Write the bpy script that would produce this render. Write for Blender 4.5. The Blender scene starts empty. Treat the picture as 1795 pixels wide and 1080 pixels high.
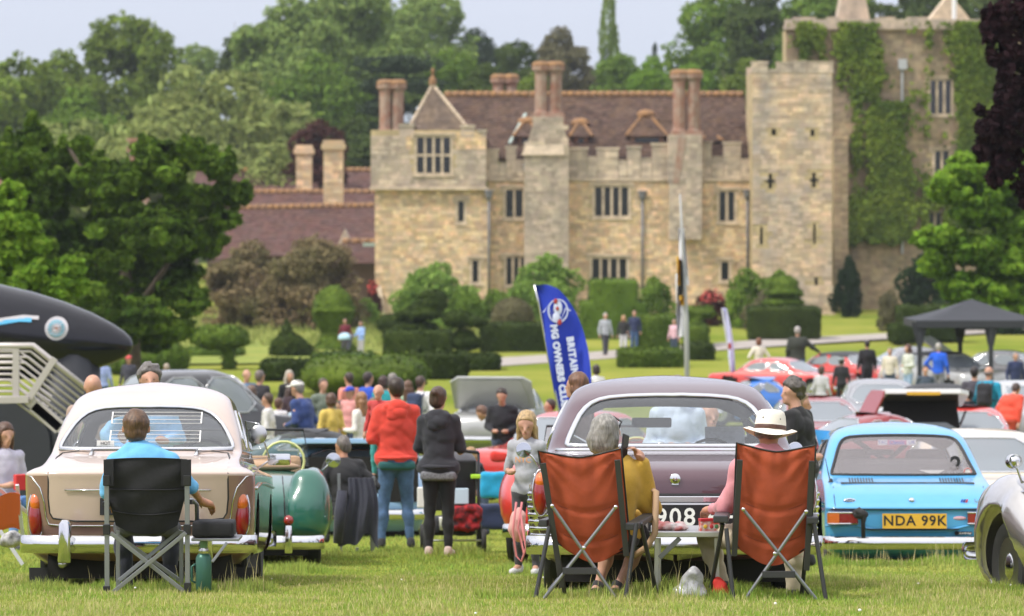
import bpy, bmesh, math, random
import numpy as np
from mathutils import Vector, Matrix
R = math.radians
random.seed(7); np.random.seed(7)
SC = bpy.context.scene
COL = SC.collection
FPX = 6731.0            # focal length in photograph pixels (135 mm on a 36 mm wide frame)
# ---------------------------------------------------------------- camera, light, exposure
cam_d = bpy.data.cameras.new('camera'); cam = bpy.data.objects.new('camera', cam_d); COL.objects.link(cam)
cam.location = (0, 0, 0); cam.rotation_euler = (R(90), 0, 0)
cam_d.lens = 135; cam_d.sensor_width = 36; cam_d.shift_y = -140/1795.0
cam_d.clip_start = 0.5; cam_d.clip_end = 20000
cam_d.dof.use_dof = True; cam_d.dof.focus_distance = 24.0; cam_d.dof.aperture_fstop = 4.6
SC.camera = cam
SC.render.engine = 'CYCLES'
SC.cycles.use_denoising = True
SC.cycles.max_bounces = 6; SC.cycles.diffuse_bounces = 3; SC.cycles.glossy_bounces = 3
SC.cycles.transparent_max_bounces = 12; SC.cycles.volume_bounces = 0; SC.cycles.transmission_bounces = 4
SC.cycles.caustics_reflective = False; SC.cycles.caustics_refractive = False
SC.cycles.sample_clamp_indirect = 6
SC.view_settings.view_transform = 'Standard'; SC.view_settings.look = 'None'
SC.view_settings.exposure = 0.30; SC.view_settings.gamma = 1.0
SC.view_settings.use_curve_mapping = False
SUN_EL, SUN_AZ = 52.0, -118.0      # azimuth measured clockwise from +Y: light comes from the left and a little behind the camera
w = bpy.data.worlds.new('World'); SC.world = w; w.use_nodes = True
nt = w.node_tree; nt.nodes.clear()
def N(t, ty, **k):
    n = t.nodes.new(ty)
    for a, b in k.items(): setattr(n, a, b)
    return n
out = N(nt, 'ShaderNodeOutputWorld'); bg = N(nt, 'ShaderNodeBackground')
sky = N(nt, 'ShaderNodeTexSky', sky_type='NISHITA', sun_disc=False)
sky.sun_elevation = R(SUN_EL); sky.sun_rotation = R(SUN_AZ); sky.air_density = 1.0; sky.dust_density = 2.0
tc = N(nt, 'ShaderNodeTexCoord'); sp = N(nt, 'ShaderNodeSeparateXYZ')
nt.links.new(tc.outputs['Generated'], sp.inputs[0])
ramp = N(nt, 'ShaderNodeValToRGB')            # overcast layer: the zenith of a grey sky is brighter than its horizon
e = ramp.color_ramp.elements
e[0].position = 0.0; e[0].color = (0.76, 0.765, 0.93, 1)
e[1].position = 1.0; e[1].color = (1.25, 1.24, 1.26, 1)
m1 = e.new(0.1); m1.color = (0.75, 0.755, 0.91, 1)
m2 = e.new(0.45); m2.color = (0.95, 0.95, 1.0, 1)
nt.links.new(sp.outputs['Z'], ramp.inputs[0])
mp = N(nt, 'ShaderNodeMapping'); mp.inputs['Scale'].default_value = (1, 1, 4)
nz = N(nt, 'ShaderNodeTexNoise'); nz.inputs['Scale'].default_value = 3.0; nz.inputs['Detail'].default_value = 5
nt.links.new(tc.outputs['Generated'], mp.inputs[0]); nt.links.new(mp.outputs[0], nz.inputs['Vector'])
mr = N(nt, 'ShaderNodeMapRange'); mr.inputs[1].default_value = .3; mr.inputs[2].default_value = .7
mr.inputs[3].default_value = 10.4; mr.inputs[4].default_value = 13.6
nt.links.new(nz.outputs['Fac'], mr.inputs[0])
vm = N(nt, 'ShaderNodeVectorMath', operation='SCALE')
nt.links.new(ramp.outputs[0], vm.inputs[0]); nt.links.new(mr.outputs[0], vm.inputs['Scale'])
mx = N(nt, 'ShaderNodeMix', data_type='RGBA'); mx.inputs['Factor'].default_value = 0.86
nt.links.new(sky.outputs[0], mx.inputs['A']); nt.links.new(vm.outputs[0], mx.inputs['B'])
nt.links.new(mx.outputs['Result'], bg.inputs['Color']); bg.inputs['Strength'].default_value = 0.108
nt.links.new(bg.outputs[0], out.inputs['Surface'])
sun_d = bpy.data.lights.new('sun', 'SUN'); sun = bpy.data.objects.new('sun', sun_d); COL.objects.link(sun)
sun_d.energy = 3.1; sun_d.angle = R(9); sun_d.color = (1.0, 0.95, 0.87)
sdir = Vector((math.sin(R(SUN_AZ))*math.cos(R(SUN_EL)), math.cos(R(SUN_AZ))*math.cos(R(SUN_EL)), math.sin(R(SUN_EL))))
sun.rotation_euler = sdir.to_track_quat('Z', 'Y').to_euler(); sun.location = sdir*60

# ---------------------------------------------------------------- pixel <-> place
_GD = [0, 10, 20, 23.2, 25, 30, 35, 40, 50, 67, 90, 120, 153, 200, 220, 300, 450, 700, 1200, 2500, 15000]
_GZ = [-.55, -1.3, -2.03, -2.235, -2.36, -2.72, -3.04, -3.34, -3.85, -4.36, -4.7, -4.9, -5.15, -5.05, -4.95, -4.9, -4.5, -5, -12, -30, -30]
def gz(D): return float(np.interp(D, _GD, _GZ))
def P(px, py, D): return Vector(((px-897.5)*D/FPX, D, (400-py)*D/FPX))
def PX(px, D): return (px-897.5)*D/FPX
def G(px, D): return Vector((PX(px, D), D, gz(D)))
def S(D): return FPX/D      # pixels per metre
def GP(px, py):             # the ground point seen at a photograph pixel
    lo, hi = 15, 900
    for _ in range(40):
        m = (lo+hi)/2
        if 400-gz(m)*FPX/m > py: lo = m
        else: hi = m
    return G(px, lo)

# ---------------------------------------------------------------- materials
MATS = {}
def L(t, a, b): t.links.new(a, b)
def mat(name, col=(.5, .5, .5), rough=.6, metal=0, var=0, vscale=8, col2=None, bump=0, bscale=40, coat=0, island=0,
        sheen=0, emit=None, spec=None, stretch=(1, 1, 1), alpha=None, trans=0, hue=0, coord='Object', detail=5, stain=None):
    if name in MATS: return MATS[name]
    m = bpy.data.materials.new(name); m.use_nodes = True; t = m.node_tree
    b = t.nodes['Principled BSDF']; b.inputs['Roughness'].default_value = rough; b.inputs['Metallic'].default_value = metal
    b.inputs['Base Color'].default_value = (*col, 1)
    if coat: b.inputs['Coat Weight'].default_value = coat; b.inputs['Coat Roughness'].default_value = .03
    if sheen: b.inputs['Sheen Weight'].default_value = sheen; b.inputs['Sheen Roughness'].default_value = .5
    if spec is not None: b.inputs['Specular IOR Level'].default_value = spec
    if emit: b.inputs['Emission Color'].default_value = (*emit[:3], 1); b.inputs['Emission Strength'].default_value = emit[3]
    if var or bump:
        tcn = N(t, 'ShaderNodeTexCoord'); mpn = N(t, 'ShaderNodeMapping'); mpn.inputs['Scale'].default_value = stretch
        L(t, tcn.outputs[coord], mpn.inputs[0])
    cur = None
    if var:
        n1 = N(t, 'ShaderNodeTexNoise'); n1.inputs['Scale'].default_value = vscale; n1.inputs['Detail'].default_value = detail
        n1.inputs['Roughness'].default_value = .65
        L(t, mpn.outputs[0], n1.inputs['Vector'])
        rr = N(t, 'ShaderNodeMapRange'); rr.inputs[1].default_value = .32; rr.inputs[2].default_value = .68
        L(t, n1.outputs['Fac'], rr.inputs[0])
        c2 = col2 or tuple(c*(1-var) for c in col)
        c1 = col if col2 else tuple(min(1, c*(1+var)) for c in col)
        mm = N(t, 'ShaderNodeMix', data_type='RGBA'); mm.inputs['A'].default_value = (*c1, 1); mm.inputs['B'].default_value = (*c2, 1)
        L(t, rr.outputs[0], mm.inputs['Factor']); cur = mm.outputs['Result']
    if island:
        g = N(t, 'ShaderNodeNewGeometry'); hs = N(t, 'ShaderNodeHueSaturation')
        r1 = N(t, 'ShaderNodeMapRange'); r1.inputs[3].default_value = 1-island; r1.inputs[4].default_value = 1+island
        L(t, g.outputs['Random Per Island'], r1.inputs[0]); L(t, r1.outputs[0], hs.inputs['Value'])
        if hue:
            wn = N(t, 'ShaderNodeTexWhiteNoise', noise_dimensions='1D'); r2 = N(t, 'ShaderNodeMapRange')
            r2.inputs[3].default_value = .5-hue; r2.inputs[4].default_value = .5+hue
            L(t, g.outputs['Random Per Island'], wn.inputs['W']); L(t, wn.outputs['Value'], r2.inputs[0]); L(t, r2.outputs[0], hs.inputs['Hue'])
        if cur: L(t, cur, hs.inputs['Color'])
        else: hs.inputs['Color'].default_value = (*col, 1)
        cur = hs.outputs[0]
    if stain:       # lichen and rain streaks: colour, strength
        for sc_, mapz, seed_ in ((2.6, 1.0, 0), (.9, .22, 7)):
            m2_ = N(t, 'ShaderNodeMapping'); m2_.inputs['Scale'].default_value = (1, 1, mapz); m2_.inputs['Location'].default_value = (seed_, 0, 0); L(t, tcn.outputs['Object'], m2_.inputs[0])
            n3 = N(t, 'ShaderNodeTexNoise'); n3.inputs['Scale'].default_value = sc_; n3.inputs['Detail'].default_value = 7; n3.inputs['Roughness'].default_value = .7; L(t, m2_.outputs[0], n3.inputs['Vector'])
            r3 = N(t, 'ShaderNodeMapRange'); r3.inputs[1].default_value = .50; r3.inputs[2].default_value = .66; r3.inputs[4].default_value = stain[3]; L(t, n3.outputs['Fac'], r3.inputs[0])
            m3 = N(t, 'ShaderNodeMix', data_type='RGBA'); m3.inputs['B'].default_value = (*stain[:3], 1); L(t, cur, m3.inputs['A']); L(t, r3.outputs[0], m3.inputs['Factor']); cur = m3.outputs['Result']
    if cur: L(t, cur, b.inputs['Base Color'])
    if bump:
        n2 = N(t, 'ShaderNodeTexNoise'); n2.inputs['Scale'].default_value = bscale; n2.inputs['Detail'].default_value = 4
        L(t, mpn.outputs[0], n2.inputs['Vector'])
        bp = N(t, 'ShaderNodeBump'); bp.inputs['Strength'].default_value = 1; bp.inputs['Distance'].default_value = bump
        L(t, n2.outputs['Fac'], bp.inputs['Height']); L(t, bp.outputs[0], b.inputs['Normal'])
    if trans:       # leaves: part of the light passes through
        tr = N(t, 'ShaderNodeBsdfTranslucent'); ms = N(t, 'ShaderNodeMixShader'); ms.inputs[0].default_value = trans
        if cur: L(t, cur, tr.inputs[0])
        else: tr.inputs[0].default_value = (*col, 1)
        L(t, b.outputs[0], ms.inputs[1]); L(t, tr.outputs[0], ms.inputs[2])
        L(t, ms.outputs[0], t.nodes['Material Output'].inputs['Surface'])
    MATS[name] = m; return m
def glass(name, tint=(.8, .85, .85), dust_sky=.03, dcol=(.6, .62, .64)):
    if name in MATS: return MATS[name]
    m = bpy.data.materials.new(name); m.use_nodes = True; t = m.node_tree; t.nodes.clear()
    o = N(t, 'ShaderNodeOutputMaterial'); tr = N(t, 'ShaderNodeBsdfTransparent'); tr.inputs[0].default_value = (*tint, 1)
    gl = N(t, 'ShaderNodeBsdfGlossy'); gl.inputs['Roughness'].default_value = .03; gl.inputs['Color'].default_value = (.95, .97, 1, 1)
    lw = N(t, 'ShaderNodeLayerWeight'); lw.inputs['Blend'].default_value = .5
    pw = N(t, 'ShaderNodeMath', operation='POWER'); pw.inputs[1].default_value = 4.5; L(t, lw.outputs['Facing'], pw.inputs[0])
    fr = N(t, 'ShaderNodeMath', operation='MULTIPLY_ADD'); fr.inputs[1].default_value = .9; fr.inputs[2].default_value = .07; L(t, pw.outputs[0], fr.inputs[0])
    ms = N(t, 'ShaderNodeMixShader'); L(t, fr.outputs[0], ms.inputs[0]); L(t, tr.outputs[0], ms.inputs[1]); L(t, gl.outputs[0], ms.inputs[2])
    df = N(t, 'ShaderNodeBsdfDiffuse'); df.inputs[0].default_value = (*dcol, 1)
    m2 = N(t, 'ShaderNodeMixShader'); m2.inputs[0].default_value = dust_sky  # diffuse layer: dust, and the sky reflection painted into far panes
    L(t, ms.outputs[0], m2.inputs[1]); L(t, df.outputs[0], m2.inputs[2]); L(t, m2.outputs[0], o.inputs[0])
    MATS[name] = m; return m
def paint(name, col, rough=.35, coat=1.0, metal=0.0):
    return mat('paint_'+name, col, rough, metal, coat=coat, var=.05, vscale=3, bump=.0006, bscale=5)

# ---------------------------------------------------------------- objects
def link_mesh(name, me, m=None, parent=None, smooth=False):
    o = bpy.data.objects.new(name, me); COL.objects.link(o)
    if m:
        if isinstance(m, str): m = MATS[m]
        me.materials.append(m)
    if smooth and len(me.polygons): me.polygons.foreach_set('use_smooth', [True]*len(me.polygons))
    if parent:
        o.parent = parent
    return o
def tag(o, label=None, cat=None, group=None, kind=None):
    if label: o['label'] = label
    if cat: o['category'] = cat
    if group: o['group'] = group
    if kind: o['kind'] = kind
    return o
def thing(name, label, cat, loc=(0, 0, 0), rz=0, group=None):
    o = bpy.data.objects.new(name, None); COL.objects.link(o)
    o.empty_display_size = .2; o.location = loc; o.rotation_euler = (0, 0, rz)
    return tag(o, label, cat, group)
def mesh_np(name, V, F, tri=False):
    V = np.asarray(V, dtype=np.float32); F = np.asarray(F, dtype=np.int32); k = F.shape[1]
    me = bpy.data.meshes.new(name); me.vertices.add(len(V)); me.vertices.foreach_set('co', V.ravel())
    me.loops.add(F.size); me.loops.foreach_set('vertex_index', F.ravel()); me.polygons.add(len(F))
    me.polygons.foreach_set('loop_start', np.arange(0, F.size, k, dtype=np.int32))
    me.polygons.foreach_set('loop_total', np.full(len(F), k, dtype=np.int32)); me.update(calc_edges=True)
    return me
class MB:
    def __init__(s): s.v = []; s.f = []
    def add(s, vs, fs):
        b = len(s.v); s.v += [tuple(v) for v in vs]; s.f += [tuple(b+i for i in f) for f in fs]; return s
    def box(s, x0, x1, y0, y1, z0, z1, rot=None, c=None):
        vs = [Vector((x, y, z)) for x in (x0, x1) for y in (y0, y1) for z in (z0, z1)]
        if rot is not None:
            c = Vector(c if c else ((x0+x1)/2, (y0+y1)/2, (z0+z1)/2)); vs = [c+rot@(v-c) for v in vs]
        return s.add(vs, [(0, 1, 3, 2), (4, 6, 7, 5), (0, 4, 5, 1), (2, 3, 7, 6), (0, 2, 6, 4), (1, 5, 7, 3)])
    def quad(s, a, b, c, d): return s.add([a, b, c, d], [(0, 1, 2, 3)])
    def tri(s, a, b, c): return s.add([a, b, c], [(0, 1, 2)])
    def tube(s, pts, r, n=6, closed=False, caps=True):
        pts = [Vector(p) for p in pts]; rs = r if isinstance(r, (list, tuple)) else [r]*len(pts); b = len(s.v); m = len(pts); prev = None
        for i, p in enumerate(pts):
            a = pts[i-1] if (i > 0 or closed) else p; c = pts[(i+1) % m] if (i < m-1 or closed) else p
            d = (c-a).normalized() if (c-a).length > 1e-9 else Vector((0, 0, 1))
            if prev is None: u = d.orthogonal().normalized()
            else:
                u = prev-d*prev.dot(d); u = u.normalized() if u.length > 1e-6 else d.orthogonal().normalized()
            prev = u; v = d.cross(u)
            for k in range(n):
                t = 2*math.pi*k/n; s.v.append(tuple(p+(u*math.cos(t)+v*math.sin(t))*rs[i]))
        for i in range(m if closed else m-1):
            for k in range(n):
                a = b+i*n+k; a2 = b+i*n+(k+1) % n; c = b+((i+1) % m)*n+k; c2 = b+((i+1) % m)*n+(k+1) % n
                s.f.append((a, a2, c2, c))
        if caps and not closed:
            s.f.append(tuple(b+k for k in range(n))[::-1]); s.f.append(tuple(b+(m-1)*n+k for k in range(n)))
        return s
    def bar(s, p, q, wd, th, up=(0, 0, 1)):     # rectangular bar
        p = Vector(p); q = Vector(q); d = (q-p).normalized(); u = Vector(up)
        a = d.cross(u); a = a.normalized() if a.length > 1e-5 else d.orthogonal().normalized(); c = a.cross(d).normalized()
        vs = [e+a*sx*wd/2+c*sz*th/2 for e in (p, q) for sx, sz in ((-1, -1), (1, -1), (1, 1), (-1, 1))]
        return s.add(vs, [(0, 1, 2, 3), (7, 6, 5, 4), (0, 4, 5, 1), (1, 5, 6, 2), (2, 6, 7, 3), (3, 7, 4, 0)])
    def lathe(s, prof, n=24, o=(0, 0, 0), axis='z', caps=True):     # prof: list of (radius, height)
        b = len(s.v); o = Vector(o)
        for r, h in prof:
            for k in range(n):
                t = 2*math.pi*k/n; x, y = r*math.cos(t), r*math.sin(t)
                v = {'z': (x, y, h), 'x': (h, x, y), 'y': (y, h, x)}[axis]
                s.v.append(tuple(o+Vector(v)))
        for i in range(len(prof)-1):
            for k in range(n):
                s.f.append((b+i*n+k, b+i*n+(k+1) % n, b+(i+1)*n+(k+1) % n, b+(i+1)*n+k))
        if caps:
            if prof[0][0] > 1e-5: s.f.append(tuple(b+k for k in range(n))[::-1])
            if prof[-1][0] > 1e-5: s.f.append(tuple(b+(len(prof)-1)*n+k for k in range(n)))
        return s
    def ell(s, c, r, n=16, m=10, rot=None):
        c = Vector(c); b = len(s.v)
        for i in range(m+1):
            ph = math.pi*i/m
            for k in range(n):
                t = 2*math.pi*k/n
                v = Vector((r[0]*math.sin(ph)*math.cos(t), r[1]*math.sin(ph)*math.sin(t), r[2]*math.cos(ph)))
                s.v.append(tuple(c+(rot@v if rot is not None else v)))
        for i in range(m):
            for k in range(n):
                s.f.append((b+i*n+k, b+(i+1)*n+k, b+(i+1)*n+(k+1) % n, b+i*n+(k+1) % n))
        return s
    def poly(s, pts, axis_vec):     # prism: polygon extruded along a vector
        pts = [Vector(p) for p in pts]; a = Vector(axis_vec); n = len(pts)
        return s.add(pts+[p+a for p in pts], [tuple(range(n))[::-1], tuple(range(n, 2*n))]+[(i, (i+1) % n, n+(i+1) % n, n+i) for i in range(n)])
    def mesh(s, name='mesh'):
        me = bpy.data.meshes.new(name); me.from_pydata(s.v, [], s.f); me.update(); return me
    def build(s, name, m, parent=None, smooth=False, world=False, bevel=0, fix=True, auto=None):
        if world and parent is not None:
            o0 = Vector(parent.location) if parent.parent is None else Vector(parent.parent.location); s.v = [tuple(Vector(v)-o0) for v in s.v]
        me = s.mesh(name)
        if fix or bevel:
            bm = bmesh.new(); bm.from_mesh(me)
            bmesh.ops.remove_doubles(bm, verts=bm.verts, dist=1e-5)
            if bevel:
                es = [e for e in bm.edges if len(e.link_faces) == 2 and e.calc_face_angle(0) > .6]
                bmesh.ops.bevel(bm, geom=es, offset=bevel, segments=2, affect='EDGES', profile=.6)
            bmesh.ops.recalc_face_normals(bm, faces=bm.faces)
            bm.to_mesh(me); bm.free()
        o = link_mesh(name, me, m, parent, smooth)
        if smooth and auto is not None: me.set_sharp_from_angle(angle=R(auto))
        return o
def copy_tree(o, parent=None):
    c = o.copy(); COL.objects.link(c)
    if parent: c.parent = parent
    for ch in list(o.children): copy_tree(ch, c)
    return c
def rotm(ax, deg): return Matrix.Rotation(R(deg), 3, ax)

# ---------------------------------------------------------------- implicit shapes (surface nets)
def smin(a, b, k):
    h = np.clip(.5+.5*(b-a)/k, 0, 1); return b*(1-h)+a*h-k*h*(1-h)
def vnoise(X, Y, Z, seed=0):
    s = seed*1.7
    return (np.sin(X*1.0+1.3*np.sin(Y*1.1+s)+s)*np.sin(Y*.93+1.7*np.sin(Z*.87+s*2))+np.sin(Z*1.13+1.1*np.sin(X*1.27+s*3)))*.5
def sd_prim(p, X, Y, Z):
    t = p[0]
    if t == 'c':        # tapered capsule: a, b, ra, rb[, squash of the local y axis]
        a, b, ra, rb = p[1:5]; sq = p[5] if len(p) > 5 else 1
        a = np.array(a, float); b = np.array(b, float); d = b-a; dd = d@d+1e-9
        px, py, pz = X-a[0], (Y-a[1]), Z-a[2]
        h = np.clip((px*d[0]+py*d[1]+pz*d[2])/dd, 0, 1)
        return np.sqrt((px-d[0]*h)**2+((py-d[1]*h)/sq)**2+(pz-d[2]*h)**2)-(ra+(rb-ra)*h)
    if t == 'e':        # ellipsoid: centre, radii[, yaw]
        c, r = p[1:3]; px, py, pz = X-c[0], Y-c[1], Z-c[2]
        k = np.sqrt((px/r[0])**2+(py/r[1])**2+(pz/r[2])**2); return (k-1)*min(r)
    if t == 'b':        # rounded box: centre, half sizes, radius
        c, h, r = p[1:4]; q = [np.abs(X-c[0])-h[0]+r, np.abs(Y-c[1])-h[1]+r, np.abs(Z-c[2])-h[2]+r]
        return np.sqrt(sum(np.maximum(a, 0)**2 for a in q))+np.minimum(np.maximum(q[0], np.maximum(q[1], q[2])), 0)-r
def bounds(prims, pad):
    lo = np.full(3, 1e9); hi = -lo
    for p in prims:
        if p[0] == 'c':
            r = max(p[3], p[4])
            for e in (p[1], p[2]): lo = np.minimum(lo, np.array(e)-r); hi = np.maximum(hi, np.array(e)+r)
        else: lo = np.minimum(lo, np.array(p[1])-np.array(p[2])); hi = np.maximum(hi, np.array(p[1])+np.array(p[2]))
    return lo-pad, hi+pad
def sdf_mesh(name, prims, vox, k=.03, noise=0, nscale=8, seed=0, cut=None, crease=0):
    lo, hi = bounds([p for p in prims if p[0] != 'x'], vox*2.5+noise+k*.3)
    n = np.maximum(4, np.ceil((hi-lo)/vox).astype(int)+1)
    X, Y, Z = np.meshgrid(*[lo[i]+vox*np.arange(n[i]) for i in range(3)], indexing='ij')
    X = X.astype(np.float32); Y = Y.astype(np.float32); Z = Z.astype(np.float32)
    f = np.full(X.shape, .5, np.float32)
    for p in prims:
        kk = k
        if isinstance(p[-1], dict): kk = p[-1].get('k', k); p = p[:-1]
        a_, b_ = bounds([p], kk+vox*4+noise*2); i0 = np.clip(((a_-lo)/vox).astype(int), 0, n-1); i1 = np.clip(((b_-lo)/vox).astype(int)+2, 1, n)
        q_ = tuple(slice(i0[i], i1[i]) for i in range(3)); f[q_] = smin(f[q_], sd_prim(p, X[q_], Y[q_], Z[q_]), kk)
    if noise: f = f+noise*(vnoise(X*nscale, Y*nscale, Z*nscale, seed)+.5*vnoise(X*nscale*2.3, Y*nscale*2.1, Z*nscale*2.6, seed+3))
    if crease:      # folds of cloth: soft rolls with tight valleys, running slanted and around
        for q_, (a_, b_, c_) in enumerate(((6, 5, 19), (-9, 4, 15), (15, -7, 7))):
            f = f+crease*(.45+.55*vnoise(X*7, Y*7, Z*5, seed+q_))*(1-np.abs(np.sin(X*a_+Y*b_+Z*c_+seed+q_*2+1.6*vnoise(X*6, Y*6, Z*6, seed+q_))))**2.2
    if cut is not None: f = np.maximum(f, cut(X, Y, Z))
    s = f < 0; nx, ny, nz = s.shape
    cnt = np.zeros((nx-1, ny-1, nz-1), np.float32); acc = np.zeros((nx-1, ny-1, nz-1, 3), np.float32)
    c8 = [(i, j, l) for i in (0, 1) for j in (0, 1) for l in (0, 1)]
    sl = lambda a, o: a[o[0]:o[0]+nx-1, o[1]:o[1]+ny-1, o[2]:o[2]+nz-1]
    for a in c8:
        for ax in range(3):
            if a[ax]: continue
            b = list(a); b[ax] = 1
            fa, fb = sl(f, a), sl(f, b); m = (fa < 0) != (fb < 0)
            t = np.where(m, fa/np.where(m, fa-fb, 1), 0); cnt += m
            for q in range(3): acc[..., q] += m*(a[q]+(t if q == ax else 0))
    act = cnt > 0; idx = -np.ones(act.shape, np.int64); ii = np.argwhere(act); idx[act] = np.arange(len(ii))
    V = lo+vox*(ii+acc[act]/cnt[act][:, None])
    Fs = []
    for ax in range(3):
        a1, a2 = (ax+1) % 3, (ax+2) % 3
        A = np.moveaxis(s, ax, 0); d = A[:-1] != A[1:]; fw = A[:-1]
        d = np.moveaxis(d, 0, ax); fw = np.moveaxis(fw, 0, ax)
        e = np.argwhere(d); e = e[(e[:, a1] > 0) & (e[:, a2] > 0) & (e[:, a1] < act.shape[a1]) & (e[:, a2] < act.shape[a2])]
        if not len(e): continue
        q = []
        for o1, o2 in ((0, 0), (1, 0), (1, 1), (0, 1)):
            g = e.copy(); g[:, a1] -= o1; g[:, a2] -= o2; q.append(idx[g[:, 0], g[:, 1], g[:, 2]])
        q = np.stack(q, 1); inside = fw[e[:, 0], e[:, 1], e[:, 2]]
        q[~inside] = q[~inside][:, ::-1]; Fs.append(q)
    F = np.concatenate(Fs); F = F[(F >= 0).all(1)]
    return mesh_np(name, V, F)
def blob(name, prims, m, parent=None, vox=.02, k=.03, **kw):
    return link_mesh(name, sdf_mesh(name, prims, vox, k, **kw), m, parent, True)
# ================================================================ the setting
mat('lawn', (.14, .19, .026), .95, spec=0, var=1, vscale=.16, col2=(.27, .27, .058), bump=.03, bscale=9, stretch=(1, .5, 1), coord='Object')
mat('meadow', (.30, .30, .085), .95, spec=0, var=1, vscale=.5, col2=(.18, .24, .06), bump=.05, bscale=5)
mat('path', (.34, .30, .27), .95, var=.12, vscale=1.2, bump=.01, bscale=30)
mat('far_hill', (.035, .06, .03), .95, var=.4, vscale=.006, bump=4, bscale=.03)
xs = np.concatenate([np.linspace(-6000, -300, 14), np.linspace(-250, -40, 15), np.linspace(-36, 36, 37), np.linspace(40, 250, 15), np.linspace(300, 6000, 14)])
ys = np.array([-400, -100, -30, 0, 6, 12, 16, 18, 20, 22, 23.2, 24, 25, 26, 28, 30, 32.5, 35, 37.5, 40, 45, 50, 58, 67, 78, 90, 105, 120, 136, 153, 176, 200, 220, 260, 300, 370, 450, 570, 700, 900, 1200, 1700, 2500, 4000, 15000])
V = [(x, y, gz(max(y, 0))+.05*math.sin(x*.11+y*.05)*(1 if y > 60 else 0)) for y in ys for x in xs]
nx = len(xs)
F = [(j*nx+i, j*nx+i+1, (j+1)*nx+i+1, (j+1)*nx+i) for j in range(len(ys)-1) for i in range(nx-1)]
tag(link_mesh('ground', mesh_np('ground', V, F), 'lawn', None, True), kind='structure')
def sheet(name, outline, m, lift=.06, sub=3):
    pts = [GP(*p) for p in outline]
    mb = MB(); n = len(pts)//2
    for i in range(n-1):            # outline: far edge left to right, near edge left to right
        a, b_, c, d = pts[i], pts[i+1], pts[n+i+1], pts[n+i]
        mb.quad(*[p+Vector((0, 0, lift)) for p in (d, c, b_, a)])
    return tag(mb.build(name, m, smooth=True), kind='structure')
sheet('path', [(700, 639), (880, 629), (1040, 619), (1180, 609), (1330, 598), (1480, 590), (1600, 584), (1730, 577), (1900, 571),
               (700, 655), (880, 644), (1040, 633), (1180, 622), (1330, 611), (1480, 601), (1600, 593), (1730, 586), (1900, 579)], 'path')
sheet('meadow', [(-60, 560), (250, 558), (420, 556), (560, 556), (660, 560), (830, 566), (960, 574),
                 (-60, 640), (250, 640), (420, 640), (560, 636), (660, 622), (830, 596), (960, 580)], 'meadow')
# far hills
for k, (D, base, amp, fr, ph) in enumerate([(6500, 120, 46, .0023, .4), (8600, 285, 72, .0015, 2.1), (11500, 470, 60, .0009, 4.0)]):
    V = []; n = 90
    for j, (dy, hh) in enumerate([(-500, 0), (-260, .5), (-90, .9), (0, 1), (150, .97), (500, .5), (900, 0)]):
        for i in range(n):
            x = -4700+9400*i/(n-1)
            h = base+amp*(math.sin(x*fr+ph)+.5*math.sin(x*fr*2.3+ph*2)+.25*math.sin(x*fr*6+1))
            V.append((x, D+dy, -40+(h+40)*hh+3*math.sin(i*2.1+j)*hh))
    F = [(j*n+i, j*n+i+1, (j+1)*n+i+1, (j+1)*n+i) for j in range(6) for i in range(n-1)]
    tag(link_mesh('hill', mesh_np('hill', V, F), 'far_hill', None, True), kind='structure')

# ---------------------------------------------------------------- castle
mat('mortar', (.46, .36, .20), .95, var=.3, vscale=1.5, bump=.01, bscale=12)
mat('stone', (.76, .51, .27), .9, stain=(.38, .30, .22, .35), var=1, vscale=2.2, col2=(.56, .44, .31), island=.30, hue=.014, bump=.01, bscale=14)
mat('pale_stone', (.62, .49, .36), .9, stain=(.26, .22, .18, .5), var=1, vscale=.7, col2=(.34, .285, .235), island=.25, hue=.012, bump=.02, bscale=10)
mat('trim_stone', (.55, .44, .32), .9, var=.3, vscale=2, bump=.008, bscale=15)
mat('keep_stone', (.46, .33, .20), .95, stain=(.20, .16, .12, .6), var=1, vscale=.7, col2=(.26, .21, .15), island=.25, hue=.012, bump=.02, bscale=9)
mat('roof_tile', (.080, .052, .045), .9, stain=(.20, .12, .065, .35), spec=.1, var=1, vscale=.8, col2=(.12, .08, .062), island=.3, hue=.01)
mat('roof_tile_worn', (.22, .16, .11), .9, spec=.1, var=1, vscale=1.5, col2=(.13, .10, .085), island=.2)
mat('roof_tile_red', (.13, .068, .055), .9, spec=.1, var=1, vscale=.9, col2=(.11, .07, .065), island=.2, hue=.01)
mat('lichen', (.36, .19, .07), .95, var=1, vscale=3, col2=(.22, .13, .08))
mat('brick', (.28, .105, .062), .9, stain=(.42, .34, .27, .5), var=1, vscale=1.6, col2=(.34, .26, .20), island=.25, bump=.01, bscale=20)
mat('lead', (.16, .16, .17), .6, var=.3, vscale=3)
mat('dark_pane', (.018, .02, .024), .12, spec=.6)
mat('painted_dark', (.012, .011, .01), 1)  # near-black colour stands in for unlit depth
D0 = 220.0; s0 = S(D0)
CX = lambda px: (px-897.5)/s0
CZ = lambda py: (400-py)/s0
castle = thing('castle', 'long honey stone castle range with crenellated parapet, tiled roof and square tower', 'castle', (CX(985), D0, gz(D0)))
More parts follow.
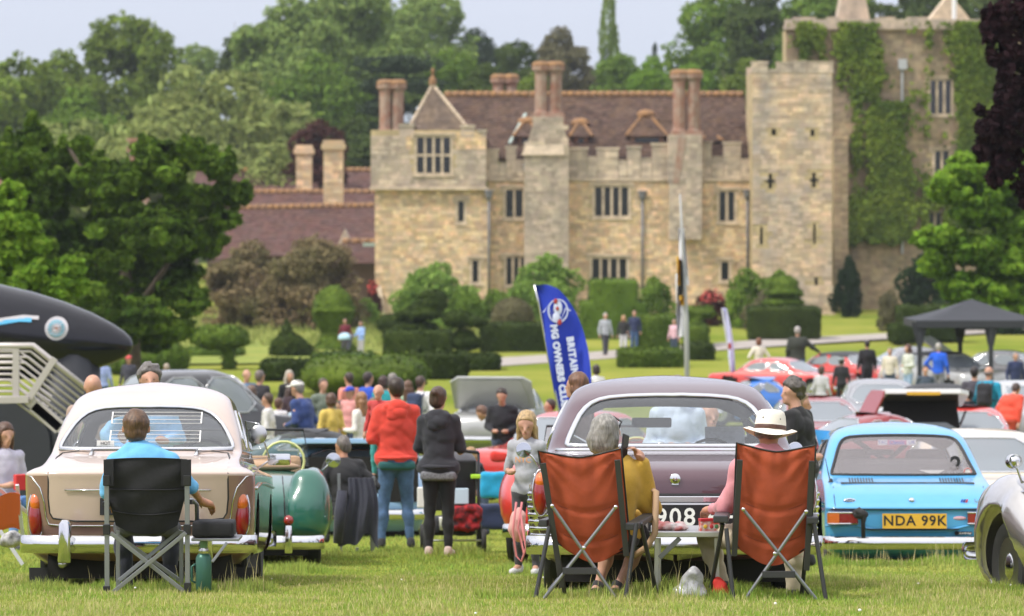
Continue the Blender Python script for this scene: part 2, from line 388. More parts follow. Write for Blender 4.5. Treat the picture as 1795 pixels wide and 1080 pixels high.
def holed(mb, x0, x1, z0, z1, y, holes, dep=.35):
    X = sorted({x0, x1, *[h[0] for h in holes], *[h[1] for h in holes]}); Z = sorted({z0, z1, *[h[2] for h in holes], *[h[3] for h in holes]})
    X = [a for a in X if x0 <= a <= x1]; Z = [a for a in Z if z0 <= a <= z1]
    for i in range(len(X)-1):
        for j in range(len(Z)-1):
            cx, cz = (X[i]+X[i+1])/2, (Z[j]+Z[j+1])/2
            if any(h[0] < cx < h[1] and h[2] < cz < h[3] for h in holes): continue
            mb.quad((X[i], y, Z[j]), (X[i+1], y, Z[j]), (X[i+1], y, Z[j+1]), (X[i], y, Z[j+1]))
    for a, b, c, d in holes:
        mb.quad((a, y, c), (a, y+dep, c), (a, y+dep, d), (a, y, d)); mb.quad((b, y, c), (b, y, d), (b, y+dep, d), (b, y+dep, c))
        mb.quad((a, y, c), (b, y, c), (b, y+dep, c), (a, y+dep, c)); mb.quad((a, y, d), (a, y+dep, d), (b, y+dep, d), (b, y, d))
def stones(mb, x0, x1, z0, z1, y, holes=(), rh=.21, bw=.36, rng=random.Random(3), top=None, slope=0):
    z = z0
    while z < z1-.05:
        h = min(rh*rng.uniform(.75, 1.25), z1-z); x = x0
        while x < x1-.03:
            wd = bw*rng.uniform(.5, 1.5)
            if x1-x-wd < .2: wd = x1-x
            a, b = x+.012, x+wd-.012; c, d = z+.012, z+h-.012
            if not any(a < q[1]+.02 and b > q[0]-.02 and c < q[3]+.02 and d > q[2]-.02 for q in holes) and (top is None or d < top((a+b)/2)):
                e = rng.uniform(.006, .035); yy = y+slope*(z-z0)
                mb.add([(a, yy-e, c), (b, yy-e, c), (b, yy-e, d), (a, yy-e, d), (a-.01, yy+.01, c-.01), (b+.01, yy+.01, c-.01), (b+.01, yy+.01, d+.01), (a-.01, yy+.01, d+.01)],
                       [(0, 1, 2, 3), (4, 5, 1, 0), (5, 6, 2, 1), (6, 7, 3, 2), (7, 4, 0, 3)])
            x += wd
        z += h
def win(root, x0, x1, y0, y1, lights, rows=1, y=0, arch=False, hood=True, mtl='trim_stone'):
    """mullioned window from photograph pixels; returns its hole in metres"""
    a, b, c, d = CX(x0), CX(x1), CZ(y1), CZ(y0)
    m = MB(); t = .1; yy = D0+y
    m.box(a-.12, a+.03, yy-.03, yy+.25, c-.1, d+.12).box(b-.03, b+.12, yy-.03, yy+.25, c-.1, d+.12)
    m.box(a+.03, b-.03, yy-.03, yy+.25, d-.02, d+.12).box(a-.2, b+.2, yy-.1, yy+.25, c-.2, c-.1).box(a+.03, b-.03, yy-.03, yy+.25, c-.1, c+.02)
    if hood: m.box(a-.28, b+.28, yy-.12, yy-.01, d+.125, d+.23).box(a-.28, a-.18, yy-.11, yy-.01, d-.15, d+.124).box(b+.18, b+.28, yy-.11, yy-.01, d-.15, d+.124)
    fr = m.build('window', mtl, root, world=True)
    W = (b-a)/lights; H = (d-c)/rows
    for i in range(1, lights):
        MB().box(a+W*i-.07, a+W*i+.07, yy+.0, yy+.22, c+.021, d-.021).build('mullion', mtl, fr, world=True)
    for i in range(1, rows):
        MB().box(a+.031, b-.031, yy+.01, yy+.215, c+H*i-.06, c+H*i+.06).build('transom', mtl, fr, world=True)
    for i in range(lights):
        for j in range(rows):
            MB().box(a+W*i+.02, a+W*(i+1)-.02, yy+.235, yy+.25, c+H*j+.02, c+H*(j+1)-.02).build('pane', 'dark_pane', fr, world=True)
    return (a, b, c, d)
YM = 1.0       # the middle range stands a metre behind the corner pavilion
zb = gz(D0)-.6
pav_h = [win(castle, 730, 790, 240, 304, 4, 2, 0), win(castle, 802, 814, 352, 389, 1, 1, .25), win(castle, 827, 839, 456, 495, 1, 1, .25)]
mid_h = [win(castle, 886, 917, 332, 381, 2, 1, YM), win(castle, 887, 935, 451, 500, 4, 1, YM),
         win(castle, 1043, 1103, 327, 379, 4, 1, YM), win(castle, 1038, 1100, 453, 489, 4, 1, YM), win(castle, 1262, 1290, 335, 388, 2, 1, YM), win(castle, 1265, 1280, 459, 492, 1, 1, YM)]
wall = MB(); st = MB(); ps = MB()
# pavilion: lower walls, then the part above the string course oversailing a little
holed(wall, CX(657), CX(855), zb, CZ(331), D0+.25, pav_h[1:]); holed(wall, CX(650), CX(852), CZ(331), CZ(228), D0, pav_h[:1])
wall.box(CX(657), CX(855), D0+.61, D0+9, zb, CZ(331)); wall.box(CX(650), CX(852), D0+.36, D0+9, CZ(331), CZ(240))
stones(st, CX(657), CX(855), zb, CZ(332), D0+.25, pav_h[1:]); stones(ps, CX(650), CX(852), CZ(329), CZ(262), D0, pav_h[:1], rh=.24)
stones(st, CX(712), CX(852), CZ(262), CZ(232), D0, pav_h[:1])
stones(ps, CX(650), CX(712), CZ(262), CZ(238), D0)
# middle range
holed(wall, CX(855), CX(1320), zb, CZ(308), D0+YM, mid_h); wall.box(CX(855), CX(1320), D0+YM+.36, D0+12, zb, CZ(300))
stones(st, CX(855), CX(1320), zb, CZ(318), D0+YM, mid_h)
wall.build('wall', 'mortar', castle, world=True)
MB().box(CX(648), CX(856), D0-.14, D0+.24, CZ(333), CZ(328)).build('string_course', 'trim_stone', castle, world=True)
MB().box(CX(856.5), CX(1318), D0+YM-.12, D0+YM-.03, CZ(317), CZ(312)).build('string_course', 'trim_stone', castle, world=True)
# the flared foot of the corner
MB().poly([(CX(656), D0-.35, zb), (CX(676), D0-.35, zb), (CX(668), D0+.2, CZ(500)), (CX(657), D0+.2, CZ(500))], (0, .1, 0)).build('buttress', 'trim_stone', castle, world=True)
# parapets with uneven battlements
def merlons(x0, x1, ytop, ygap, ybot, y, wd, gap, rng):
    x = x0; i = 0
    while x < x1:
        b = min(x1, x+(wd if i % 2 == 0 else gap)*rng.uniform(.75, 1.3)); top = ytop if i % 2 == 0 else ygap
        m = MB(); jt = rng.uniform(-4, 4); m.box(CX(x)+.01, CX(b)-.01, y, y+.45, CZ(ybot), CZ(top+jt))
        stones(m, CX(x)+.02, CX(b)-.02, CZ(ybot)+.02, CZ(top+jt), y, rng=rng, rh=.28, bw=.4)
        if i % 2 == 0: m.box(CX(x)-.06, CX(b)+.06, y-.06, y+.5, CZ(top+jt)+.002, CZ(top+jt-4))
        else: m.box(CX(x)+.03, CX(b)-.03, y-.04, y+.48, CZ(top+jt)+.002, CZ(top+jt-2.5))
        m.build('merlon', 'pale_stone', castle, world=True); x = b; i += 1
rg = random.Random(5)
merlons(850, 922, 262, 283, 318, D0+YM, 22, 14, rg); merlons(996, 1176, 258, 280, 318, D0+YM, 30, 15, rg); merlons(1228, 1322, 252, 276, 318, D0+YM, 26, 17, rg)
for a, b, c in ((700, 726, 222), (808, 832, 224), (838, 852, 232)):
    MB().box(CX(a), CX(b), D0-.02, D0+.5, CZ(240), CZ(c)).box(CX(a)-.05, CX(b)+.05, D0-.08, D0+.55, CZ(c)+.003, CZ(c-5)).build('merlon', 'pale_stone', castle, world=True)
# chimney breasts standing proud of the front
def breast(pts, y, dep, mtl='pale_stone'):
    P3 = [(CX(a), y, CZ(b) if b < 900 else zb) for a, b in pts]
    m = MB(); m.poly(P3, (0, dep, 0))
    xs_ = [p[0] for p in P3]; zs_ = [p[2] for p in P3]
    def top(x):
        n = len(P3); ys_ = []
        for i in range(n):
            (x0, _, z0), (x1, _, z1) = P3[i], P3[(i+1) % n]
            if x0 != x1 and min(x0, x1) <= x <= max(x0, x1): ys_.append(z0+(z1-z0)*(x-x0)/(x1-x0))
        return max(ys_) if ys_ else -99
    stones(m, min(xs_)+.03, max(xs_)-.03, min(zs_), max(zs_), y, top=top, rh=.23, bw=.36, rng=rg)
    return m.build('chimney_breast', mtl, castle, world=True)
b1 = breast([(918, 999), (997, 999), (997, 262), (985, 205), (938, 205), (920, 268)], D0-.1, 1.1)
MB().poly([(CX(914), D0-.3, CZ(272)), (CX(990), D0-.3, CZ(272)), (CX(980), D0+.3, CZ(215)), (CX(942), D0+.3, CZ(215))], (0, .6, 0)).build('weathering', 'trim_stone', b1, world=True)
b2 = breast([(1172, 318), (1176, 330), (1196, 420), (1222, 420), (1232, 318), (1230, 236), (1172, 236)], D0+.35, .8)
MB().poly([(CX(1180), D0+.3, CZ(322)), (CX(1190), D0+.3, CZ(322)), (CX(1204), D0+.3, CZ(240)), (CX(1190), D0+.3, CZ(240))], (0, .2, 0)).build('brick_quoin', 'brick', b2, world=True)
# brick chimney stacks: octagonal shafts with moulded caps
def stack(shafts, ytop, ybot, y, r, root=castle, mtl='brick', cap='lichen'):
    m = MB(); z0, z1 = CZ(ybot), CZ(ytop); cp = MB()
    m.box(CX(shafts[0])-r*1.15, CX(shafts[-1])+r*1.15, y-r*1.1, y+r*1.1, z0-.5, z0+.35)
    for sx in shafts:
        x = CX(sx); h = z1-z0
        pr = [(r*.95, z0+.35), (r*.82, z0+.5), (r*.82, z1-.75), (r*.95, z1-.62), (r*.86, z1-.55), (r*1.22, z1-.5), (r*1.22, z1-.36), (r*1.1, z1-.28)]
        m.lathe(pr, 8, (x, y, 0)); cp.lathe([(r*1.24, z1-.277), (r*1.18, z1-.12), (r*.8, z1), (r*.6, z1+.01)], 8, (x, y, 0))
    o = m.build('chimney', mtl, root, world=True); cp.build('chimney_cap', cap, o, world=True); return o
stack((674, 696), 138, 238, D0+1.6, .42); stack((949, 974), 107, 208, D0+.6, .44); stack((1192, 1217), 121, 240, D0+.9, .45)
stack((873, 896), 119, 165, D0+9, .4)
# roofs: courses of tiles as real steps
def roofplane(mb, A, B, C, Dd, rows, cols, rng, th=.035):
    """A-B eaves left to right, Dd-C ridge left to right"""
    A, B, C, Dd = map(Vector, (A, B, C, Dd)); nrm = (B-A).cross(Dd-A).normalized()
    if nrm.y > 0: nrm = -nrm
    for j in range(rows):
        t0, t1 = j/rows, (j+1)/rows+.25/rows; t1 = min(t1, 1)
        for i in range(cols):
            u0, u1 = (i+.04)/cols, (i+.96)/cols
            p = lambda u, t: (A.lerp(B, u)).lerp(Dd.lerp(C, u), t)
            e = nrm*(th*rng.uniform(.6, 1.4)); a, b_, c, d = p(u0, t0)+e, p(u1, t0)+e, p(u1, t1)+e*.3, p(u0, t1)+e*.3
            mb.add([a, b_, c, d, p(u0, t0), p(u1, t0)], [(0, 1, 2, 3), (4, 5, 1, 0)])
def ridge(mb, A, B, r=.14, step=.45):
    A, B = Vector(A), Vector(B); n = max(2, int((B-A).length/step))
    for i in range(n):
        a, b_ = A.lerp(B, (i+.03)/n), A.lerp(B, (i+.97)/n); mb.tube([a, b_], [r*1.0, r*1.12], 7)
rr = random.Random(9)
yr0, yr1 = D0+1.5, D0+7
ez, rz_ = CZ(278), CZ(160)
m = MB(); roofplane(m, (CX(770), yr0, ez), (CX(1318), yr0, ez), (CX(1318), yr1, rz_), (CX(770), yr1, rz_), 26, 70, rr)
m.quad((CX(770), yr0, ez-.02), (CX(1318), yr0, ez-.02), (CX(1318), yr1, rz_-.02), (CX(770), yr1, rz_-.02))
m.quad((CX(770), yr1+6, ez), (CX(1318), yr1+6, ez), (CX(1318), yr1, rz_-.02), (CX(770), yr1, rz_-.02))
m.tri((CX(1318), yr0, ez-.02), (CX(1318), yr1+6, ez), (CX(1318), yr1, rz_-.02)).tri((CX(770), yr0, ez-.02), (CX(770), yr1, rz_-.02), (CX(770), yr1+6, ez))
rf = m.build('roof', 'roof_tile', castle, world=True, fix=False)
m = MB(); ridge(m, (CX(775), yr1, rz_+.05), (CX(1316), yr1, rz_+.05), .2); m.build('ridge_tiles', 'lichen', rf, world=True, smooth=True)['kind'] = 'stuff'
def hip(x0, x1, yb, ya, xa, y, dep, nm='roof', mt='roof_tile_worn', rows=14, cols=9):
    m = MB(); A, B = (CX(x0), y, CZ(yb)), (CX(x1), y, CZ(yb)); T = Vector((CX(xa), y+dep/2, CZ(ya))); A2, B2 = (CX(x0), y+dep, CZ(yb)), (CX(x1), y+dep, CZ(yb))
    roofplane(m, A, B, T+Vector((.05, 0, 0)), T-Vector((.05, 0, 0)), rows, cols, rr)
    for q in ((A, B), (B, B2), (B2, A2), (A2, A)): m.tri(Vector(q[0])-Vector((0, 0, .02)), Vector(q[1])-Vector((0, 0, .02)), T-Vector((0, 0, .02)))
    o = m.build(nm, mt, castle, world=True, fix=False)
    h = MB(); ridge(h, Vector(A)+Vector((0, 0, .04)), T, .09, .3); ridge(h, Vector(B)+Vector((0, 0, .04)), T, .09, .3); h.build('hip_tiles', 'trim_stone' if mt == 'roof_tile_worn' else 'lichen', o, world=True, smooth=True)['kind'] = 'stuff'
    return o, T
o, T = hip(712, 826, 233, 146, 757, D0+.3, 3.8)
MB().lathe([(.22, 0), (.2, .35), (.07, .45), (.05, .7), (.12, .8), (0, 1.0)], 8, tuple(T)).build('finial', 'lichen', o, world=True)
def dormer(x0, x1, yb, ye, ya, y):
    d = MB().box(CX(x0)+.25, CX(x1)-.25, y+.3, y+3.5, CZ(yb), CZ(ye)).build('dormer', 'brick', castle, world=True)
    MB().box(CX(x0)+.5, CX(x1)-.5, y+.27, y+.295, CZ(yb-4), CZ(ye+3)).build('pane', 'dark_pane', d, world=True)
    hip(x0, x1, ye, ya, (x0+x1)/2, y, 4, 'dormer_roof', 'roof_tile', 8, 8)
    MB().ell((CX((x0+x1)/2), y+1.8, CZ(ya+7)), (.55, .5, .3)).build('lichen_patch', 'lichen', castle, world=True, smooth=True)
dormer(1100, 1174, 262, 237, 190, D0+2.6); dormer(900, 948, 262, 238, 203, D0+2.6); dormer(1000, 1040, 262, 238, 205, D0+2.6); dormer(1232, 1272, 270, 246, 228, D0+2.6)
# rainwater pipes
for px, y0, y1, yy in ((857, 337, 510, D0-.1), (1127, 338, 520, D0+YM-.12), (1312, 336, 520, D0+YM-.12)):
    p = MB().tube([(CX(px), yy, CZ(y1)), (CX(px), yy, CZ(y0+16))], .07, 8).build('drainpipe', 'lead', castle, world=True, smooth=True)
    MB().lathe([(.08, -.5), (.2, -.25), (.22, 0), (.28, .02), (.28, .1), (.2, .12)], 10, (CX(px), yy, CZ(y0))).build('hopper_head', 'lead', p, world=True)
# the pale strut on the roof
MB().bar((CX(893), D0+2.2, CZ(250)), (CX(922), D0+5, CZ(195)), .16, .1).build('roof_ladder', mat('verdigris', (.38, .46, .42), .6), castle, world=True)
# square tower
tx0, tx1 = CX(1316), CX(1456); ty = D0-1.2
th_ = [(CX(a), CX(b), CZ(d), CZ(c)) for a, b, c, d in ((1350, 1358, 227, 238), (1418, 1425, 228, 240), (1345, 1351, 305, 331), (1421, 1427, 303, 329), (1330, 1335, 398, 429), (1423, 1427, 392, 428), (1425, 1431, 486, 504))]
m = MB(); holed(m, tx0, tx1, CZ(500), CZ(128), ty, th_, .3); m.box(tx0, tx1, ty+.31, ty+5.5, CZ(500), CZ(128)); m.quad((tx0, ty, CZ(500)), (tx0, ty, CZ(128)), (tx0, ty+.4, CZ(128)), (tx0, ty+.4, CZ(500))); m.quad((tx1, ty, CZ(500)), (tx1, ty+.4, CZ(500)), (tx1, ty+.4, CZ(128)), (tx1, ty, CZ(128)))
m.poly([(tx0-.1, ty-.3, zb), (tx1+.25, ty-.3, zb), (tx1+.01, ty+.0, CZ(500)), (tx0-.01, ty+.0, CZ(500))], (0, 5, 0))
tw = m.build('tower', 'mortar', castle, world=True)
m = MB(); stones(m, tx0+.02, tx1-.02, CZ(500), CZ(128), ty, th_, rh=.24, bw=.42, rng=rr); stones(m, tx0, tx1+.05, zb, CZ(500), ty-.3, (), slope=.1, rng=rr)
mat('tower_stone', (.70, .50, .31), .9, stain=(.36, .31, .26, .42), var=1, vscale=.5, col2=(.36, .31, .27), island=.27, hue=.012, bump=.015, bscale=12)
m.build('stonework', 'tower_stone', tw, world=True, fix=False)['kind'] = 'stuff'
for q in th_:
    MB().box(q[0], q[1], ty+.25, ty+.3, q[2], q[3]).build('dark_backing', 'painted_dark', tw, world=True)  # dark sheet behind each hole, its shade put into the colour
for q in th_[2:4]: MB().box(q[0]-.16, q[1]+.16, ty-.04, ty-.035, q[2]+.35, q[2]+.5).build('painted_slit', 'painted_dark', tw, world=True)  # slit arms are dark bars on the face, shade painted in
for a, b, t in ((1315, 1344, 112), (1359, 1387, 113), (1387, 1412, 111), (1412, 1458, 112), (1344, 1359, 126)):
    mm = MB(); mm.box(CX(a)+.01, CX(b)-.01, ty-.02, ty+.45, CZ(130), CZ(t)); stones(mm, CX(a)+.02, CX(b)-.02, CZ(130)+.02, CZ(t), ty-.02, rng=rr, rh=.3, bw=.45)
    mm.box(CX(a)-.03, CX(b)+.03, ty-.06, ty+.5, CZ(t)+.003, CZ(t-3)); mm.build('merlon', 'pale_stone', tw, world=True)
for a, b in ((1316, 1340), (1430, 1456)): MB().box(CX(a), CX(b), ty+5, ty+5.4, CZ(128), CZ(113)).build('merlon', 'pale_stone', tw, world=True)
st.build('stonework', 'stone', castle, world=True, fix=False)['kind'] = 'stuff'
ps.build('stonework', 'pale_stone', castle, world=True, fix=False)['kind'] = 'stuff'

# ---------------------------------------------------------------- the taller ivy-clad keep at the right
D1 = 232.0; s1 = S(D1)
KX = lambda px: (px-897.5)/s1
KZ = lambda py: (400-py)/s1
keep = thing('castle_keep', 'tall ivy-clad stone keep rising behind and right of the square tower', 'castle keep', (KX(1590), D1, gz(D1)))
D0s, s0s = D0, s0; D0, s0 = D1, s1          # the window helper works in the current plane
kh = [win(keep, 1630, 1668, 140, 200, 3, 1, 0, mtl='trim_stone'), win(keep, 1638, 1664, 264, 306, 2, 1, 0), win(keep, 1628, 1650, 372, 412, 2, 1, 0), win(keep, 1745, 1775, 100, 160, 2, 1, 0)]
D0, s0 = D0s, s0s
m = MB(); holed(m, KX(1378), KX(1860), zb, KZ(52), D1, kh); m.box(KX(1378), KX(1860), D1+.36, D1+3, zb, KZ(52))
m.build('wall', 'mortar', keep, world=True); MB().box(KX(1459), KX(1484), D1-1.1, D1-.02, zb, KZ(240)).build('buttress', 'mortar', keep, world=True)
m = MB(); stones(m, KX(1378), KX(1860), zb, KZ(54), D1, kh, rh=.28, bw=.45, rng=rr); stones(m, KX(1459), KX(1484), zb, KZ(240), D1-1.1, rng=rr)
m.build('stonework', 'keep_stone', keep, world=True, fix=False)['kind'] = 'stuff'
MB().box(KX(1374), KX(1860), D1-.3, D1+.6, KZ(52), KZ(44)).box(KX(1376), KX(1858), D1-.16, D1+.5, KZ(43.9), KZ(34)).build('cornice', 'pale_stone', keep, world=True)
for a, b in ((1390, 1430), (1450, 1472), (1535, 1570), (1590, 1625)): MB().box(KX(a), KX(b), D1-.12, D1+.4, KZ(33.9), KZ(30)).build('merlon', 'pale_stone', keep, world=True)
m = MB(); m.poly([(KX(1472), D1+2, KZ(40)), (KX(1532), D1+2, KZ(40)), (KX(1520), D1+2, KZ(-20)), (KX(1484), D1+2, KZ(-20))], (0, 3, 0)); m.build('turret', 'pale_stone', keep, world=True)
m = MB(); m.poly([(KX(1632), D1+2, KZ(36)), (KX(1712), D1+2, KZ(36)), (KX(1672), D1+2, KZ(-14))], (0, 3, 0)); m.build('gable', 'trim_stone', keep, world=True)
MB().tube([(KX(1676), D1+1, KZ(34)), (KX(1676), D1+1, KZ(-30))], .14, 8).build('flue', mat('white_metal', (.75, .75, .75), .5), keep, world=True)
p = MB().tube([(KX(1581), D1-.15, KZ(445)), (KX(1581), D1-.15, KZ(118))], .08, 8).build('drainpipe', mat('pale_lead', (.42, .43, .44), .6), keep, world=True)
MB().box(KX(1574), KX(1589), D1-.35, D1-.05, KZ(122), KZ(104)).build('hopper_head', 'pale_lead', p, world=True)

# ---------------------------------------------------------------- low tiled ranges left of the castle
low = thing('service_range', 'low building of red-brown tiled roofs left of the castle with stone chimneys', 'building', (PX(520, 245), 245, gz(245)))
def L3(px, py, D): return tuple(P(px, py, D))
def tiled(pts, D, dd, rows, cols, nm='roof', mt='roof_tile_red'):
    (ax, ay), (bx, by), (cx, cy), (dx, dy) = pts
    m = MB(); A, B = P(ax, ay, D), P(bx, by, D); C_, Dd = P(cx, cy, D+dd), P(dx, dy, D+dd)
    roofplane(m, A, B, C_, Dd, rows, cols, rr); m.quad(A, B, C_, Dd)
    e = Vector((0, dd, 0)); m.quad(Dd, C_, B+e*2, A+e*2)
    o = m.build(nm, mt, low, world=True, fix=False)
    h = MB(); ridge(h, Dd+Vector((0, 0, .05)), C_+Vector((0, 0, .05)), .2); h.build('ridge_tiles', 'lichen', o, world=True, smooth=True)['kind'] = 'stuff'
tiled([(330, 352), (668, 352), (668, 300), (345, 300)], 262, 5, 14, 40)
tiled([(395, 392), (668, 392), (662, 338), (425, 338)], 250, 5, 13, 34)
tiled([(370, 455), (668, 440), (656, 362), (418, 366)], 238, 6, 18, 34)
tiled([(585, 462), (672, 462), (664, 425), (600, 425)], 232, 3, 9, 10)
mat('dark_brick', (.16, .10, .08), .9, var=.3)  # darker, greyer brick for the walls of the low ranges
for a in ((372, 668, 264, 272, 352), (425, 668, 251, 258, 391), (385, 660, 239.5, 248, 441), (620, 664, 233.5, 238, 461)): MB().box(PX(a[0], a[2]), PX(a[1], a[2]), a[2], a[3], gz(a[2])-.5, P(0, a[4], a[2]).z).build('wall', 'dark_brick', low, world=True)
m = MB(); m.poly([P(592, 428, 236), P(616, 428, 236), P(604, 402, 236)], (0, 2.5, 0)); m.build('gable', 'pale_stone', low, world=True)
for a, b, t, bt, dd in ((515, 550, 270, 336, 256), (563, 605, 262, 360, 244)):
    z0, z1 = P(0, bt, dd).z, P(0, t, dd).z; o = MB().box(PX(a+4, dd), PX(b-4, dd), dd, dd+1.1, z0-.6, z1); stones(o, PX(a+4, dd), PX(b-4, dd), z0, z1, dd, rh=.26, bw=.4, rng=rr)
    o.box(PX(a, dd), PX(b, dd), dd-.15, dd+1.25, z1+.003, z1+.35).box(PX(a+3, dd), PX(b-3, dd), dd-.05, dd+1.15, z1+.353, z1+.6); o.build('chimney', 'stone', low, world=True)
for a, b, t, bt, dd in ((222, 264, 248, 300, 250), (-14, 22, 284, 330, 250)):
    z0, z1 = P(0, bt, dd).z, P(0, t, dd).z; o = MB().box(PX(a+5, dd), PX(b-5, dd), dd, dd+1.2, z0-4, z1)
    o.box(PX(a, dd), PX(b, dd), dd-.15, dd+1.35, z1-.7, z1-.35).box(PX(a, dd), PX(b, dd), dd-.15, dd+1.35, z1+.003, z1+.2); o.build('chimney', 'brick', low, world=True)
m = MB(); m.box(PX(636, 231), PX(672, 231), 231, 232, P(0, 432, 231).z, P(0, 426, 231).z); m.build('gutter', 'verdigris', low, world=True)

# ================================================================ vegetation
def foliage(name, col, col2=None, isl=.3, hue=.012, trans=.3, vs=.35):
    return mat('leaf_'+name, col, .6, var=1, vscale=vs, col2=col2 or tuple(c*.6 for c in col), island=isl, hue=hue, trans=trans, spec=.05, detail=2)
foliage('oak', (.22, .30, .045), (.085, .125, .020)); foliage('lime', (.23, .37, .035), (.12, .23, .022)); foliage('willow', (.34, .39, .12), (.16, .20, .055))
foliage('dark', (.11, .155, .036), (.05, .078, .018)); foliage('pale', (.27, .37, .095), (.14, .20, .05)); foliage('copper', (.030, .012, .016), (.016, .008, .010), trans=.15)
foliage('smoke', (.30, .21, .12), (.11, .13, .045)); foliage('fresh', (.20, .31, .042), (.075, .13, .019)); foliage('deep_green', (.028, .052, .018), (.016, .032, .012)); foliage('conifer', (.06, .085, .045), (.035, .055, .03)); foliage('brown', (.19, .17, .09), (.10, .10, .05))  # includes the darkest green, for shrubs by keep, gazebo and inflatable
foliage('broad', (.14, .23, .024), (.03, .058, .008), trans=.12, vs=.7); foliage('garden', (.27, .40, .08), (.12, .21, .035)); foliage('rust', (.10, .04, .03)); foliage('ivy', (.17, .23, .028), (.075, .12, .016), trans=.15); foliage('yew', (.050, .075, .012), (.026, .042, .008), trans=.05); foliage('yew_light', (.12, .18, .022), (.05, .085, .012), trans=.05)
mat('bark', (.10, .078, .055), .95, var=.4, vscale=6, bump=.02, bscale=18)
def leaves(C_, Nn, size, rng, jit=.7, asp=1.6):
    """rhombic leaf faces at points C_ facing roughly Nn"""
    n = len(C_); Nn = Nn+rng.normal(0, jit, (n, 3)); Nn /= np.linalg.norm(Nn, axis=1)[:, None]+1e-9
    T_ = np.cross(Nn, rng.normal(0, 1, (n, 3))); T_ /= np.linalg.norm(T_, axis=1)[:, None]+1e-9; B = np.cross(Nn, T_)
    s = size*rng.uniform(.6, 1.3, (n, 1)); a = T_*s*.5*asp; b = B*s*.5
    V = np.stack([C_-a, C_-b*.9+Nn*s*.12, C_+a, C_+b*.9+Nn*s*.12], 1).reshape(-1, 3)
    return V, np.arange(4*n).reshape(-1, 4)
GAPT = .42
def crown_pts(lobes, n, rng, gap=.35, droop=0):
    """points spread on and a little inside a set of lobes (cx, cy, cz, rx, ry, rz)"""
    lb = np.array(lobes, float); wts = (lb[:, 3]*lb[:, 5])**1.0; pick = rng.choice(len(lb), n, p=wts/wts.sum())
    d = rng.normal(0, 1, (n, 3)); d /= np.linalg.norm(d, axis=1)[:, None]
    rad = 1-np.abs(rng.normal(0, .16, n)); lump = 1+.16*np.sin(d[:, 0]*7+pick)*np.sin(d[:, 1]*6+pick*2)+.12*np.sin(d[:, 2]*9+pick*3)
    c = lb[pick, :3]+d*lb[pick, 3:6]*(rad*lump)[:, None]
    if droop: c[:, 2] -= droop*rng.random(n)**2*(np.abs(d[:, 2]) < .7)
    nrm = d/lb[pick, 3:6]; nrm /= np.linalg.norm(nrm, axis=1)[:, None]
    keep_ = np.ones(n, bool)            # drop points buried deep inside other lobes
    for q in lb:
        k = (((c-q[:3])/q[3:6])**2).sum(1); keep_ &= k > .42
    g = np.sin(c[:, 0]*2.1/gap+1)*np.sin(c[:, 1]*1.9/gap)*np.sin(c[:, 2]*2.3/gap+2) if gap else np.zeros(n)
    keep_ &= g < GAPT
    return c[keep_], nrm[keep_]
def crown(name, lobes, n, size, m, parent=None, seed=1, jit=.7, gap=.5, droop=0, asp=1.6, me=None):
    if me is None:
        rng = np.random.default_rng(seed); c, nr = crown_pts(lobes, n, rng, gap, droop); V, F = leaves(c, nr+np.array([0, 0, .25]), size, rng, jit, asp); me = mesh_np(name, V, F)
    return link_mesh(name, me, m, parent)
def gen_lobes(seed, kind='round', n=34):
    r = random.Random(seed); L_ = []
    for i in range(n):
        t = r.uniform(0, 2*math.pi); h = r.uniform(0, 1)
        if kind == 'round':
            env = math.sin(math.pi*min(1, .15+h*.85))**.6; q = r.uniform(.45, .85)*env; s = r.uniform(.2, .36)
            L_.append((q*math.cos(t), q*math.sin(t), .25+h*1.45, s, s, s*.8))
        elif kind == 'tall':
            env = math.sin(math.pi*min(1, .12+h*.86))**.8; q = r.uniform(.2, .55)*env; s = r.uniform(.18, .32)
            L_.append((q*math.cos(t), q*math.sin(t), .2+h*2.6, s, s, s*1.3))
        elif kind == 'cone':
            q = (1-h)*.6*r.uniform(.5, 1); s = .12+.26*(1-h); L_.append((q*math.cos(t), q*math.sin(t), .1+h*2.3, s, s, s*.5))
        elif kind == 'flat':
            q = r.uniform(.1, .9); z = .5+.45*int(r.uniform(0, 4))*.8; L_.append((q*math.cos(t)*(1.3-z*.35), q*math.sin(t), z, .4, .4, .13))
        elif kind == 'willow':
            q = r.uniform(.3, .8); s = r.uniform(.22, .38); L_.append((q*math.cos(t), q*math.sin(t), .35+1.1*math.sqrt(max(0, 1-q*q))*r.uniform(.5, 1.05), s, s, s*.9))
    if kind in ('round', 'willow'): L_ += [(0, 0, .95, .62, .62, .6)]
    return L_
VAR = {}
for nm, kind, sd, n, sz, gp, dr in (('round_a', 'round', 3, 26000, .055, .5, 0), ('round_b', 'round', 8, 26000, .055, .45, 0), ('tall', 'tall', 5, 22000, .05, .4, 0),
                                    ('cone', 'cone', 6, 14000, .05, .4, 0), ('flat', 'flat', 12, 16000, .05, .4, 0), ('willow', 'willow', 9, 30000, .045, .6, .25), ('shrub', 'round', 21, 9000, .085, .5, 0)):
    rng = np.random.default_rng(sd); c, nr = crown_pts(gen_lobes(sd, kind), n, rng, gp, dr)
    V, F = leaves(c, nr+np.array([0, 0, .25]), sz, rng, .7, 2.4 if kind == 'willow' else 1.5); VAR[nm] = mesh_np('crown_'+nm, V, F)
    VAR[nm].materials.append(MATS['leaf_oak'])
TOPZ = {'round_a': 1.95, 'round_b': 1.95, 'tall': 3.0, 'cone': 2.5, 'flat': 1.75, 'willow': 1.8, 'shrub': 1.95}
ntree = [0]
